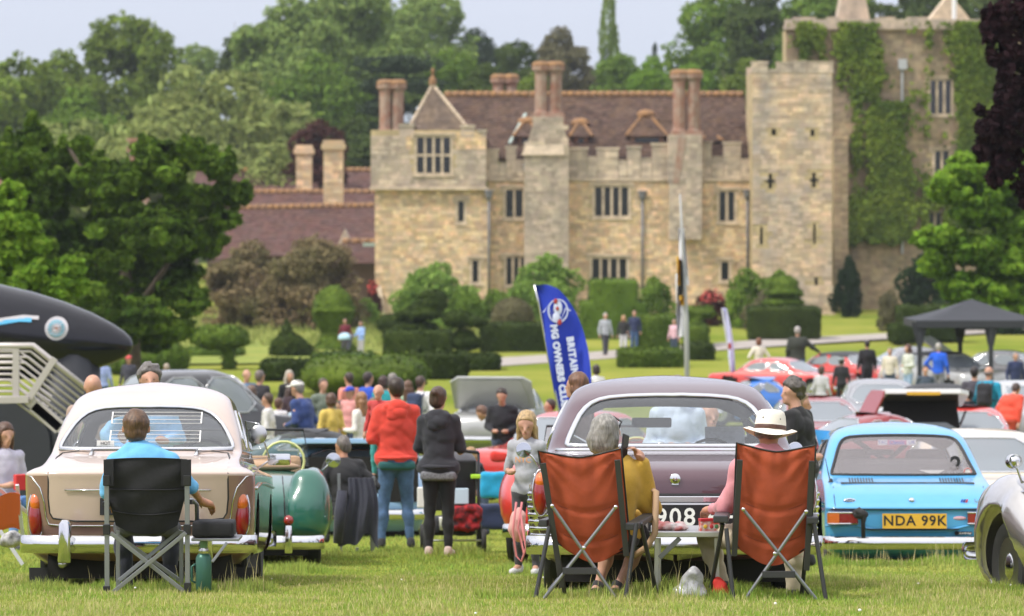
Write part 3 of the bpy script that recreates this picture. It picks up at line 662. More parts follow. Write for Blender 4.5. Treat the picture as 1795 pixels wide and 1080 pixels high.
def tree(px, ytop, wpx, D, var, mt, label, group='trees beyond the castle', cat='tree', name='tree', trunk=True, zs=None, ybot=None):
    k = ntree[0]; ntree[0] += 1
    base = gz(D); x = PX(px, D); h = P(0, ytop, D).z-base; r = wpx/2/S(D)
    if cat == 'tree' and var in ('round_a', 'round_b', 'willow'): r *= 1.22
    zlow = P(0, ybot, D).z-base if ybot else max(h*.04, h-r*2.3*(TOPZ[var]/1.95)) if var not in ('tall', 'cone') else h*.08
    if cat == 'shrub': zlow = -h*.16
    root = thing(name, label, cat, (x, D, base), group=group)
    o = bpy.data.objects.new('crown' if cat == 'tree' else 'foliage', VAR[var]); COL.objects.link(o); o.parent = root
    o.scale = (r, r, (h-zlow)/TOPZ[var]); o.location = (0, 0, zlow); o.rotation_euler = (0, 0, k*1.7)
    o.material_slots[0].link = 'OBJECT'; o.material_slots[0].material = MATS['leaf_'+mt]
    if trunk:
        tb = MB(); hh = zlow+(h-zlow)*.55; tr = max(.12, r*.055)
        tb.tube([(0, 0, -.2), (0, 0, .3), (.1*r*math.sin(k), 0, hh*.5), (0, .05*r, hh)], [tr*1.5, tr, tr*.8, tr*.35], 8)
        for q in range(4):
            a = q*1.6+k; tb.tube([(0, 0, hh*(.45+.1*q)), (r*.45*math.cos(a), r*.45*math.sin(a), hh*(.8+.12*q))], [tr*.45, tr*.12], 5)
        tb.build('trunk', 'bark', root, smooth=True, fix=False)
    return root
TR = [  # px, ytop, width px, D, variant, foliage, label
 (20, 96, 260, 330, 'round_a', 'oak', 'dark green round tree at the far left edge of the skyline'),
 (125, 84, 170, 340, 'round_b', 'oak', 'broad oak-green tree below the flat left sky'),
 (225, 22, 210, 345, 'round_a', 'oak', 'tallest round tree of the left skyline, domed against the sky'),
 (110, 190, 220, 290, 'willow', 'willow', 'low grey-green willow mound left of the big willow'),
 (30, 232, 200, 270, 'round_b', 'oak', 'mid green tree low behind the dark left tree'),
 (150, 150, 170, 300, 'round_b', 'fresh', 'lighter green tree under the skyline oaks at the left'),
 (375, 88, 330, 285, 'willow', 'willow', 'big weeping willow with pale grey-green crown behind the tiled roofs'),
 (300, 165, 210, 275, 'willow', 'willow', 'left shoulder willow hanging beside the big willow'),
 (490, 232, 190, 268, 'willow', 'willow', 'smaller pale willow drooping above the stone chimneys'),
 (345, 76, 90, 420, 'round_a', 'pale', 'small hazy tree in the gap above the big willow'),
 (425, 42, 90, 400, 'round_b', 'dark', 'dark tree jutting left of the tall pale trees'),
 (505, -14, 190, 350, 'round_b', 'pale', 'tall pale green tree reaching the top left of centre'),
 (600, -50, 210, 360, 'round_a', 'pale', 'tall feathery pale tree cut by the top edge'),
 (560, 90, 170, 330, 'round_b', 'fresh', 'green tree filling the foot of the tall pale trees'),
 (560, 206, 110, 262, 'shrub', 'rust', 'dark red-leaved tree showing between willow and castle'),
 (668, 5, 150, 380, 'round_b', 'pale', 'hazy green tree above the left brick chimneys'),
 (745, -22, 160, 400, 'round_a', 'pale', 'hazy tree touching the top edge over the pavilion roof'),
 (690, 95, 180, 300, 'flat', 'conifer', 'dark spreading cedar directly left of the pavilion roof'),
 (612, 200, 130, 285, 'round_b', 'dark', 'dark tree below the cedar left of the castle corner'),
 (655, 235, 120, 280, 'round_a', 'dark', 'dark tree tucked against the castle left corner'),
 (790, 86, 110, 330, 'round_a', 'fresh', 'fresh green tree just right of the pavilion roof peak'),
 (825, 48, 130, 410, 'round_b', 'conifer', 'blue-green hazy tree above the long roof, left part'),
 (905, 70, 90, 360, 'round_a', 'dark', 'dark tree behind the small rear chimney pair'),
 (992, 44, 130, 380, 'round_b', 'brown', 'brownish olive tree behind the central brick chimneys'),
 (1068, -20, 74, 400, 'tall', 'pale', 'slim tall poplar rising beside the brownish tree'),
 (1090, 92, 110, 360, 'round_a', 'fresh', 'low green tree at the foot of the poplar'),
 (1148, 64, 66, 420, 'cone', 'conifer', 'dark pointed conifer in the sky gap'),
 (1152, 96, 100, 350, 'round_b', 'lime', 'yellow-green tree before the pointed conifer'),
 (1215, 110, 90, 340, 'round_a', 'lime', 'yellow-green tree behind the right chimney stack'),
 (1262, -15, 170, 345, 'round_a', 'fresh', 'large green tree above the roof left of the tower'),
 (1345, -30, 150, 335, 'round_b', 'dark', 'large dark tree directly behind the square tower'),
 (1450, -45, 200, 330, 'round_a', 'fresh', 'green tree above the keep parapet'),
 (1600, -50, 220, 330, 'round_b', 'dark', 'dark tree above the keep beside the white flue'),
 (1740, -50, 220, 320, 'round_a', 'dark', 'dark tree above the keep at the far right'),
 (860, 108, 120, 300, 'round_b', 'dark', 'dark bushy tree just over the ridge of the long roof'),
 (940, 120, 110, 300, 'shrub', 'oak', 'green treetop peeping over the roof between chimneys'),
 (1300, 100, 120, 300, 'round_b', 'oak', 'low green tree top against the tower left side')]
for a in TR: tree(*a)
woods = []
rngw = random.Random(44)
for i in range(46):                                     # the wood behind, which reads as one mass
    px = -120+i*46; woods.append((PX(px, 520), 520+rngw.uniform(-30, 30), -6+rngw.uniform(0, 3), rngw.uniform(4.5, 7.5), 5, rngw.uniform(9, 16.5)))
o = crown('far_wood', woods, 60000, 1.1, 'leaf_oak', seed=5, gap=3); tag(o, kind='stuff')
woods = []
for i in range(40): a = R(100+i*4.1); woods.append((135*math.cos(a+R(90)), 135*math.sin(a+R(90))*.8-20, 3+rngw.uniform(-1, 2), rngw.uniform(7, 10), 6, rngw.uniform(6, 10)))
woods = [(135*math.cos(R(185+i*4.4)), 120*math.sin(R(185+i*4.4))-15, 2+rngw.uniform(-1, 2), rngw.uniform(7, 10), 6, rngw.uniform(6, 10)) for i in range(40)]
o = crown('unseen_tree_belt', woods, 30000, 1.3, 'leaf_oak', seed=6, gap=3); tag(o, kind='stuff')  # added unseen behind the camera: dark horizon for chrome and glass to reflect
# shrubs near the castle
SH = [
 (440, 418, 190, 190, 'round_b', 'smoke', 'bronze-brown smoke bush, left one of the pair on the meadow'),
 (548, 412, 200, 188, 'round_a', 'smoke', 'bronze-brown smoke bush, right one of the pair nearer the castle'),
 (765, 456, 150, 200, 'shrub', 'garden', 'fresh green shrub against the pavilion wall'), (722, 490, 80, 196, 'shrub', 'garden', 'low bright shrub at the castle left corner'),
 (868, 504, 80, 202, 'shrub', 'fresh', 'small mid green shrub below the drainpipe'), (958, 440, 134, 196, 'shrub', 'garden', 'tall bright green shrub under the chimney breast'),
 (925, 488, 90, 194, 'shrub', 'garden', 'bright shrub just left of the tall garden shrub'), (1148, 482, 76, 196, 'shrub', 'fresh', 'green shrub right of the wide clipped yew'),
 (1310, 466, 92, 196, 'shrub', 'fresh', 'rounded green shrub beside the arched door'), (1364, 470, 76, 195, 'shrub', 'fresh', 'domed green shrub before the tower foot'),
 (1484, 446, 64, 214, 'round_b', 'deep_green', 'dark upright shrub in the corner between tower and keep'), (1345, 505, 90, 192, 'shrub', 'brown', 'low brownish shrub in the border before the tower'),
 (1245, 506, 60, 200, 'shrub', 'rust', 'low red-flowering bush by the castle door'), (655, 492, 30, 205, 'shrub', 'rust', 'narrow red-flowering bush at the castle corner'),
 (1620, 440, 100, 200, 'shrub', 'deep_green', 'dark shrub at the foot of the keep'), (810, 505, 90, 195, 'shrub', 'fresh', 'mid green shrub in the border before the pavilion'), (770, 540, 100, 185, 'shrub', 'garden', 'low fresh green bush behind the bird topiary'),
 (1560, 505, 50, 190, 'shrub', 'brown', 'small brown bush on the lawn edge by the keep'), (1690, 500, 110, 190, 'shrub', 'deep_green', 'dark bush behind the black gazebo'), (1780, 520, 120, 185, 'shrub', 'deep_green', 'dark bush at the right edge behind the gazebo'),
 (60, 470, 200, 150, 'shrub', 'deep_green', 'dark bush behind the black inflatable'), (640, 520, 60, 190, 'shrub', 'garden', 'small bush on the meadow by the castle corner')]
for a in SH: tree(*a, group='shrubs below the castle', cat='shrub', name='shrub', trunk=False)
fl = mat('red_flower', (.42, .04, .035), .6, island=.3)
for px, py, wd, D in ((1245, 518, 46, 198), (655, 503, 18, 203), (1215, 548, 16, 190)):
    o = crown('blossom', [(PX(px, D), D-1, P(0, py, D).z, wd/2/S(D), .8, .35)], 90, .12, fl, seed=px, gap=0); tag(o, 'cluster of red flowers on the bush by the '+{1245: 'castle door', 655: 'castle corner', 1215: 'flag pole'}[px], 'flowers', 'red flower clusters', kind='stuff')
# ivy sheets on the keep
rng = np.random.default_rng(4); n = 90000
ix = rng.uniform(KX(1380), KX(1800), n); iz = rng.uniform(KZ(470), KZ(40), n); px = ix*s1+897.5; py = 400-iz*s1
d = (vnoise(px*.03, py*.022, px*0, 1)+.55*vnoise(px*.07, py*.06, px*0, 4))
cover = np.full(n, -.15)
cover += .9*np.exp(-((px-1700)/85)**2)*(py < 400)+.75*np.exp(-((px-1520-(py-60)*.12)/60)**2)*(py < 430)+.5*np.exp(-((py-80)/45)**2)*(px < 1500)+.6*np.exp(-((px-1480)/24)**2-((py-420)/60)**2)+.5*np.exp(-((py-390)/60)**2)
cover -= .9*np.exp(-((px-1562)/22)**2)*(py < 180)+.35*(py > 425)+.9*np.exp(-((px-1545)/45)**2-((py-480)/60)**2)
for a, b, c, dd in kh: cover -= 5*((ix > a-.1) & (ix < b+.1) & (iz > c-.1) & (iz < dd+.1))
k = d*.7+cover+rng.normal(0, .26, n)+.35*vnoise(px*.16, py*.13, px*0, 7) > .66; V, F = leaves(np.stack([ix, D1-.18-rng.random(n)*.35-.25*np.clip(d+cover, 0, 1), iz], 1)[k], np.tile([0, -1, .3], (k.sum(), 1)), .24, rng, .5)
o = link_mesh('ivy', mesh_np('ivy', V, F), 'leaf_ivy'); tag(o, 'sheets of green ivy clinging to the tall keep wall', 'ivy')

def custom_tree(name, label, base, lobes_px, D, n, size, mt, trunks, gap=.5, jit=.7, seed=2, asp=1.5, dfac=.8):
    root = thing(name, label, 'tree', base)
    lobes = [((x-897.5)*d_/FPX-base[0], d_-base[1], (400-y)*d_/FPX-base[2], rx*d_/FPX, rx*d_/FPX*dfac, rz*d_/FPX) for x, y, rx, rz, d_ in [(q[0], q[1], q[2], q[3], D+(q[4] if len(q) > 4 else 0)) for q in lobes_px]]
    crown('crown', lobes, n, size, 'leaf_'+mt, root, seed, jit, gap, asp=asp)
    for pts, r0, r1 in trunks:
        q = [P(a, b, D)-Vector(base) for a, b in pts]; m_ = len(q)
        MB().tube(q, [r0+(r1-r0)*i/(m_-1) for i in range(m_)], 8).build('trunk' if r0 > .1 else 'limb', 'bark', root, smooth=True, fix=False)
    return root
rg = random.Random(31)
Dl = 112
lob = [(70, 330, 62, 85), (60, 262, 36, 46), (130, 300, 50, 55), (205, 330, 60, 60), (280, 300, 58, 42), (340, 275, 38, 24), (260, 262, 34, 22), (330, 350, 55, 36), (400, 338, 40, 22), (385, 300, 30, 18),
       (190, 420, 80, 70), (90, 440, 80, 70), (280, 410, 70, 55), (350, 420, 52, 38), (395, 385, 30, 18), (230, 500, 75, 55), (150, 520, 80, 55), (300, 480, 60, 45), (330, 525, 42, 30), (250, 560, 55, 38), (60, 520, 60, 50), (20, 380, 50, 60), (20, 470, 40, 50), (15, 290, 34, 30)]
lob = [(a, b, c*.84, d*.84) for a, b, c, d in lob]
lob += [(rg.uniform(10, 400), rg.uniform(250, 540), rg.uniform(12, 26), rg.uniform(9, 17), rg.uniform(-4, 1)) for _ in range(46)]
lob += [(a+rg.uniform(-8, 8), b, rg.uniform(6, 12), rg.uniform(14, 26), 0) for a, b in ((50, 222), (78, 235), (105, 262), (140, 268), (175, 290), (215, 300), (250, 262), (290, 268), (318, 262), (346, 258), (372, 282), (400, 320), (432, 338), (415, 350), (380, 372), (20, 250), (8, 262))]
lob = [l for l in lob if not (l[0] > 330 and l[1] > 470)]+[(190, 585, 60, 26, 0), (260, 590, 50, 22, 1), (120, 580, 60, 30, 0), (310, 575, 30, 18, -1), (225, 555, 70, 34, -2)]
lob = [(a[0], a[1], a[2], a[3], (a[4] if len(a) > 4 else rg.uniform(-1.5, 1.5))) for a in lob]
custom_tree('broadleaf_tree', 'big dark green broadleaf tree at the left before the tiled roofs', tuple(G(235, Dl)), lob, Dl, 120000, .17, 'broad',
            [([(235, 690), (232, 600), (220, 480), (200, 380), (120, 260)], .28, .05), ([(228, 560), (290, 470), (340, 380), (400, 335)], .12, .03), ([(225, 540), (160, 450), (90, 380)], .12, .03)], gap=.35, seed=12)
lob = [(20, 345, 24, 24), (30, 395, 34, 26), (60, 430, 26, 16), (20, 440, 34, 28), (70, 478, 40, 22), (120, 470, 24, 20), (105, 500, 34, 24), (30, 500, 44, 34), (140, 500, 12, 14), (20, 560, 60, 40), (-30, 420, 50, 90)]
custom_tree('lime_tree', 'bright lime-green tree branches at the left edge above the black inflatable', tuple(G(-60, 82)), lob, 82, 17000, .15, 'lime', [([(-60, 760), (-55, 560), (-20, 430), (20, 350)], .25, .04), ([(-50, 580), (30, 500), (130, 480)], .1, .03)], gap=.3, seed=3)
lob = [(1700, 300, 40, 26), (1760, 330, 50, 32), (1660, 335, 34, 20), (1720, 370, 50, 26), (1790, 400, 50, 34), (1650, 420, 46, 22), (1700, 440, 50, 24), (1760, 450, 50, 30), (1640, 465, 30, 18), (1690, 500, 44, 24), (1750, 510, 50, 26), (1790, 540, 40, 30), (1690, 285, 24, 16), (1800, 280, 40, 50), (1830, 450, 50, 90), (1720, 545, 60, 24)]
lob += [(rg.uniform(1625, 1800), rg.uniform(300, 540), rg.uniform(12, 22), rg.uniform(8, 14), rg.uniform(-2, 1)) for _ in range(22)]
custom_tree('maple_tree', 'bright lime-green maple hanging in tiers at the right before the keep', tuple(G(1840, 124)), lob, 124, 52000, .20, 'lime', [([(1840, 790), (1835, 600), (1810, 420), (1790, 300)], .28, .06), ([(1835, 600), (1750, 520), (1670, 470)], .12, .03), ([(1820, 450), (1740, 380), (1660, 340)], .1, .03)], gap=.35, seed=8, dfac=1.2)
lob = [(1790, 20, 50, 36), (1755, 90, 26, 30), (1790, 130, 36, 40), (1770, 190, 30, 34), (1745, 230, 28, 30), (1725, 260, 16, 24), (1790, 240, 40, 40), (1760, 290, 24, 22), (1745, 310, 14, 20), (1735, 45, 16, 30), (1770, 55, 24, 30), (1810, 330, 30, 40), (1840, 150, 50, 160)]
lob += [(rg.uniform(1715, 1790), rg.uniform(20, 325), rg.uniform(7, 14), rg.uniform(9, 18), rg.uniform(-1, 1)) for _ in range(22)]
lob = [l for l in lob if not (l[0] < 1725 and l[1] < 190)]
custom_tree('copper_beech', 'dark purple copper beech branches hanging at the upper right corner', tuple(G(1900, 62)), lob, 62, 15000, .10, 'copper', [([(1900, 850), (1895, 500), (1870, 200), (1850, -40)], .3, .12), ([(1870, 130), (1800, 180), (1740, 260)], .08, .02)], gap=.25, seed=5)

# topiary
def hedge(name, label, prims, mt='yew', k=.04, vox=.12, noise=.02, cat='topiary', group='clipped yew topiary', fuzz=2600):
    lo = [p for p in prims]; me = sdf_mesh(name, lo, vox, k, noise=noise, nscale=3.1, seed=len(name)+len(label))
    o = link_mesh(name, me, None, None, True); me.materials.append(MATS['leaf_'+mt])
    nv = len(me.vertices); V = np.zeros(nv*3, np.float32); me.vertices.foreach_get('co', V); V = V.reshape(-1, 3); nr = np.zeros(nv*3, np.float32); me.vertices.foreach_get('normal', nr); nr = nr.reshape(-1, 3)
    rng = np.random.default_rng(nv); i = rng.integers(0, nv, fuzz); c = V[i]+rng.normal(0, .03, (fuzz, 3)); c += nr[i]*.02
    LV, LF = leaves(c, nr[i], .09, rng, .5); l = link_mesh('sprays', mesh_np('sprays', LV, LF), 'leaf_'+mt, o)
    b0 = Vector(V.mean(0)); b0.z = V[:, 2].min(); o.location = b0; me.vertices.foreach_set('co', (V-np.array(b0, np.float32)).ravel()); me.update()
    l.data.vertices.foreach_set('co', (LV-np.array(b0)).astype(np.float32).ravel()); l.data.update()
    return tag(o, label, cat, group)
def pb(x0, x1, y0, y1, D, dep=3.0, r=.08):   # pixel box
    c = ((PX(x0, D)+PX(x1, D))/2, D+dep/2, (P(0, y0, D).z+P(0, y1, D).z)/2); return ('b', c, ((x1-x0)/2/S(D), dep/2, (y1-y0)/2/S(D)), r)
def pe(x, y, rx, rz, D, ry=None): return ('e', (PX(x, D), D+1, P(0, y, D).z), (rx/S(D), (ry or rx/S(D)), rz/S(D)))
def pc(x, y, x2, y2, r1, r2, D): return ('c', (PX(x, D), D+1, P(0, y, D).z), (PX(x2, D), D+1, P(0, y2, D).z), r1/S(D), r2/S(D))
DG = lambda y: GP(0, y).y
TOP = [
 ('big mushroom-capped yew at the left of the topiary garden', 'yew_light', [pe(380, 592, 50, 20, DG(648)), pc(398, 600, 398, 645, 9, 11, DG(648)), pe(384, 600, 48, 9, DG(648))]),
 ('rounded clipped dome hedge behind the cream car roof', 'yew_light', [pe(288, 632, 40, 30, DG(656)), pe(225, 640, 44, 22, DG(656))]),
 ('straight green hedge under the mushroom yew', 'yew_light', [pb(318, 420, 613, 645, 150)]),
 ('cone topped yew with a bulging skirt', 'yew', [pc(500, 565, 500, 600, 4, 16, 150), pe(505, 615, 34, 26, 150), pe(525, 622, 24, 20, 150)]),
 ('half-dome yew on a stem above a cone skirt', 'yew_light', [pe(582, 545, 36, 42, 158), pb(546, 618, 541, 549, 158, 2.4, .1), pc(582, 550, 582, 575, 8, 12, 158), pc(582, 570, 585, 625, 10, 44, 158)]),
 ('low straight hedge left of the round cushion hedge', 'yew', [pb(458, 545, 636, 666, DG(667))]),
 ('wide rounded cushion hedge in two lobes behind the crowd', 'yew_light', [pe(600, 662, 74, 36, DG(697), 2.2), pe(690, 658, 60, 34, DG(697), 2.2), pe(600, 628, 60, 10, DG(690))]),
 ('bird shaped yew with swept crest on a disc', 'yew', [pc(694, 560, 762, 532, 5, 21, 152), pe(756, 518, 20, 8, 152), pe(735, 552, 42, 8, 152), pc(732, 560, 732, 585, 9, 9, 152), pe(728, 575, 38, 8, 152)]),
 ('square yew block under the bird shape', 'yew', [pb(673, 789, 583, 628, 150)]),
 ('lower square yew block beside the cushion hedge', 'yew', [pb(716, 818, 622, 664, DG(665))]),
 ('small peacock yew with flat tail right of the bird shape', 'yew', [pe(800, 560, 24, 14, 156), pe(830, 565, 22, 8, 156), pe(812, 590, 18, 12, 156), pe(815, 603, 28, 12, 156)]),
 ('tiny low hedge block by the path', 'yew', [pb(822, 873, 626, 650, DG(651))]),
 ('long dark clipped hedge left of the blue flag', 'yew', [pb(843, 962, 570, 623, 158)]),
 ('brownish clipped dome behind the long dark hedge', 'brown', [pe(898, 556, 36, 32, 172)]),
 ('wide tapering yew buttress before the castle wall', 'yew_light', [pb(1035, 1118, 492, 600, 176, 4), pb(1018, 1135, 530, 602, 176, 4)]),
 ('tall square yew block right of the strolling visitors', 'yew_light', [pb(1117, 1190, 556, 620, 158)]),
 ('low box hedge around the tall square yew', 'yew_light', [pb(1087, 1198, 616, 645, DG(647))]),
 ('tiered yew with flat brim behind the flag pole', 'yew_light', [pb(1200, 1253, 540, 556, 166, 2.5, .2), pb(1206, 1232, 552, 580, 166, 2, .2), pb(1202, 1242, 572, 612, 164, 2.5)]),
 ('low box hedge right of the flag pole', 'yew', [pb(1203, 1251, 606, 632, DG(634))]),
 ('broad dark yew block before the tower', 'yew', [pb(1317, 1439, 540, 596, 174)]),
 ('stacked disc yew standing on the broad block', 'yew_light', [pe(1376, 531, 37, 9, 177), pe(1377, 514, 35, 9, 177), pe(1376, 500, 26, 14, 177), pc(1376, 500, 1376, 545, 18, 24, 177)]),
 ('dark yew block behind the gazebo', 'yew', [pb(1582, 1682, 538, 598, 172)]),
 ('small dark yew beside the gazebo left leg', 'yew', [pb(1568, 1604, 572, 600, 168)]),
 ('domed yew on the meadow edge behind the crowd', 'yew', [pe(690, 570, 30, 18, 180)])]
for lb, mt, pr in TOP: hedge('topiary', lb, pr, mt)
# ================================================================ cars
mat('chrome', (.66, .66, .67), .10, 1, bump=.0012, bscale=7)
mat('rubber', (.022, .022, .023), .75, bump=.002, bscale=30, var=.3, vscale=9)
mat('trim_black', (.015, .015, .016), .5); mat('underside', (.012, .011, .010), .95)
mat('cabin', (.10, .085, .075), .8, var=.2); mat('seat_leather', (.13, .09, .075), .55, var=.2); mat('seat_grey', (.09, .09, .095), .8)
mat('white_paint', (.80, .79, .76), .5); mat('yellow_plate', (.72, .42, .035), .5, var=.08, vscale=6); mat('black_plate', (.012, .012, .014), .3)
mat('alloy', (.55, .55, .56), .3, 1); mat('lamp_red', (.26, .006, .006), .15, coat=1, bump=.002, bscale=60); mat('lamp_amber', (.62, .13, .012), .15, coat=1, bump=.002, bscale=60)
mat('headlamp', (.75, .78, .8), .12, .6); mat('white_letter', (.82, .82, .80), .5); mat('black_letter', (.015, .015, .015), .5)
glass('car_glass', (.90, .92, .92), .09, (.60, .62, .66)); glass('far_glass', (.30, .34, .36), .55, (.40, .44, .48)); glass('dusty_glass', (.88, .87, .87), .20, (.66, .60, .61)); glass('screen_glass', (.85, .9, .88), .03)  # far car panes: sky reflection painted in as a diffuse grey-blue layer
CAR_PAINTS = dict(cream=(.56, .425, .355), brown=(.30, .18, .155), plum=(.085, .036, .050), sky=(.065, .34, .64), green=(.012, .115, .08), red=(.56, .035, .025), darkred=(.24, .010, .014), silver=(.42, .42, .42), grey=(.22, .22, .24),
                  blue=(.02, .15, .55), beige=(.66, .56, .44), white=(.78, .78, .78), black=(.015, .015, .018), teal=(.02, .07, .09), pewter=(.60, .57, .54), orange=(.68, .10, .035), paleblue=(.28, .47, .72), dgrey=(.09, .09, .10))
for k_, c_ in CAR_PAINTS.items(): paint(k_, c_, .32 if k_ != 'pewter' else .22, 1.0, .85 if k_ in ('pewter',) else .25 if k_ in ('silver', 'brown', 'plum', 'grey') else 0)
def herm(K, per):       # monotone cubic interpolation of rows of keys
    K = np.array(K, float); n = len(K); d = np.diff(K, axis=0); m = np.zeros_like(K)
    m[0] = d[0]; m[-1] = d[-1]
    for i in range(1, n-1):
        a, b = d[i-1], d[i]; m[i] = np.where(a*b > 0, 2*a*b/(a+b+1e-12), 0)
    o = []
    for i in range(n-1):
        for j in range(per):
            t = j/per; h = (2*t**3-3*t**2+1, t**3-2*t**2+t, -2*t**3+3*t**2, t**3-t**2); o.append(h[0]*K[i]+h[1]*m[i]+h[2]*K[i+1]+h[3]*m[i+1])
    o.append(K[-1]); return np.array(o)
def in_poly(x, y, poly):
    c = np.zeros(x.shape, bool); n = len(poly)
    for i in range(n):
        (x1, y1), (x2, y2) = poly[i], poly[(i+1) % n]
        if y1 == y2: continue
        k = ((y1 > y) != (y2 > y)) & (x < (x2-x1)*(y-y1)/(y2-y1)+x1); c ^= k
    return c
def smooth_poly(pts, it=2):
    for _ in range(it):
        q = []
        for i in range(len(pts)):
            a, b = pts[i], pts[(i+1) % len(pts)]; q += [(a[0]*.75+b[0]*.25, a[1]*.75+b[1]*.25), (a[0]*.25+b[0]*.75, a[1]*.25+b[1]*.75)]
        pts = q
    return pts
def mirror(h): return [(x, z) for x, z in h]+[(-x, z) for x, z in h[::-1] if x > 1e-6]
class Shell:
    def __init__(s, keys, pr=2.6, pf=2.6, per=6, nr=26, ns=40, nf=16, lift=0.0, widen=0.0):
        s.T = herm(keys, per); s.lift = lift; s.T[:, 1] *= 1+widen*np.maximum(0, s.T[:, 2]); s.pr, s.pf = pr, pf; s.nr, s.ns, s.nf = nr, ns, nf; s.z = s.T[:, 0]
        cols = []
        for i in range(nr): cols.append(('r', math.pi/2*i/nr))
        for i in range(ns): cols.append(('s', i/ns))
        for i in range(nf+1): cols.append(('f', math.pi/2*i/nf))
        half = cols; full = half+[(a, b) for a, b in half[1:-1]][::-1]; s.nc = len(full); nh = len(half)
        V = []; kind = []
        for row in s.T:
            z, w_, yr, yf, Lr, Lf = row
            for j, (t, a) in enumerate(full):
                sg = 1 if j < nh else -1
                if t == 'r': x = w_*math.sin(a)**(2/pr); y = yr+Lr*(1-math.cos(a)**(2/pr))
                elif t == 's': x = w_; y = yr+Lr+(yf-Lf-yr-Lr)*a
                else: x = w_*max(0, math.cos(a))**(2/pf); y = yf-Lf*(1-math.sin(a)**(2/pf))
                V.append((sg*x, y, z))
        s.V = np.array(V); nu = len(s.T); F = []; kd = []
        tcol = [t for t, _ in full]
        for i in range(nu-1):
            for j in range(s.nc):
                j2 = (j+1) % s.nc; F.append((i*s.nc+j, i*s.nc+j2, (i+1)*s.nc+j2, (i+1)*s.nc+j)); a = tcol[j]; b = tcol[j2]; kd.append('r' if 'r' in (a, b) else 'f' if 'f' in (a, b) and a == b else 's')
        F.append(tuple((nu-1)*s.nc+k for k in range(s.nc))[:4]); F = F[:-1]
        s.F = np.array(F); s.kd = np.array(kd); s.cap = [tuple(s.V[(nu-1)*s.nc+k]) for k in range(s.nc)]
    def at(s, z): return [np.interp(z, s.z, s.T[:, i]) for i in range(1, 6)]
    def up(s, p, z): return p if s.raw else (p[0], p[1], p[2]+s.lift*max(0, np.interp(z, s.z, s.T[:, 2])))
    raw = False
    def rear(s, x, z, off=0): return s.up(s.rear_(x, z, off), z)
    def front(s, x, z, off=0): return s.up(s.front_(x, z, off), z)
    def side(s, y, z, sg, off=0): return s.up(s.side_(y, z, sg, off), z)
    def rear_(s, x, z, off=0):
        w_, yr, yf, Lr, Lf = s.at(z); u = min(.9999, abs(x)/w_); return (x, yr+Lr*(1-(1-u**s.pr)**(1/s.pr))-off, z)
    def front_(s, x, z, off=0):
        w_, yr, yf, Lr, Lf = s.at(z); u = min(.9999, abs(x)/w_); return (x, yf-Lf*(1-(1-u**s.pf)**(1/s.pf))+off, z)
    def side_(s, y, z, sg, off=0):
        w_, yr, yf, Lr, Lf = s.at(z); x = w_
        if y < yr+Lr: x = w_*max(0, 1-(1-max(0, (y-yr))/Lr)**s.pr)**(1/s.pr)
        elif y > yf-Lf: x = w_*max(0, 1-(1-max(0, (yf-y))/Lf)**s.pf)**(1/s.pf)
        return (sg*(x+off), y, z)
    def pt(s, face, a, z, off=0):
        return s.rear(a, z, off) if face == 'r' else s.front(a, z, off) if face == 'f' else s.side(a, z, 1 if face == 's+' else -1, off)
    def split(s, regions):
        """regions: (key, face, polygon) -> {key: vertices, faces}; what is left is 'body'"""
        s.raw = True; C = s.V[s.F].mean(1); owner = np.array(['body']*len(s.F), dtype=object)
        e1 = s.V[s.F[:, 2]]-s.V[s.F[:, 0]]; e2 = s.V[s.F[:, 3]]-s.V[s.F[:, 1]]; n = np.cross(e1, e2); n /= np.linalg.norm(n, axis=1)[:, None]+1e-12
        for key, face, poly in regions:
            if face == 'r': k = in_poly(C[:, 0], C[:, 2], poly) & ((s.kd == 'r') | (C[:, 1] < 1.6)) & (s.kd != 'f') & (s.kd == 'r')
            elif face == 'f': k = in_poly(C[:, 0], C[:, 2], poly) & (s.kd == 'f')
            else: k = in_poly(C[:, 1], C[:, 2], poly) & (np.abs(n[:, 0]) > .45) & ((C[:, 0] > 0) == (face == 's+'))
            k &= (owner == 'body'); vi = np.unique(s.F[k]); vo = np.unique(s.F[~k]); bd = np.intersect1d(vi, vo)
            pa = np.array(poly+poly[:1]); A = pa[:-1]; B = pa[1:]
            if poly and key != 'hole_raw':
                for v in bd:
                    p = s.V[v]; q = np.array([p[0] if face in 'rf' else p[1], p[2]]); d = B-A; t = np.clip(((q-A)*d).sum(1)/((d*d).sum(1)+1e-12), 0, 1); c = A+d*t[:, None]
                    r_ = ((c-q)**2).sum(1); i = r_.argmin()
                    if r_[i] < .0016: s.V[v] = s.pt(face, c[i][0], c[i][1])
            owner[k] = key
        s.raw = False; return owner
    def mesh(s, name, mask, add_cap=False, scale=None):
        F = s.F[mask]; vi, inv = np.unique(F, return_inverse=True); V = s.V[vi].copy(); V[:, 2] += s.lift*np.maximum(0, np.interp(V[:, 2], s.z, s.T[:, 2]))
        if scale is not None: c = np.array([0, (s.V[:, 1].min()+s.V[:, 1].max())/2, .6]); V = c+(V-c)*scale
        F = inv.reshape(-1, 4); me = mesh_np(name, V, F)
        bm = bmesh.new(); bm.from_mesh(me); bmesh.ops.remove_doubles(bm, verts=bm.verts, dist=1e-4)
        if add_cap:
            be = [e for e in bm.edges if e.is_boundary and all(v.co.z > max(q.co.z for q in bm.verts)-.003 for v in e.verts)]
            if be: bmesh.ops.holes_fill(bm, edges=be, sides=0)
        bmesh.ops.recalc_face_normals(bm, faces=bm.faces); bm.to_mesh(me); bm.free(); return me
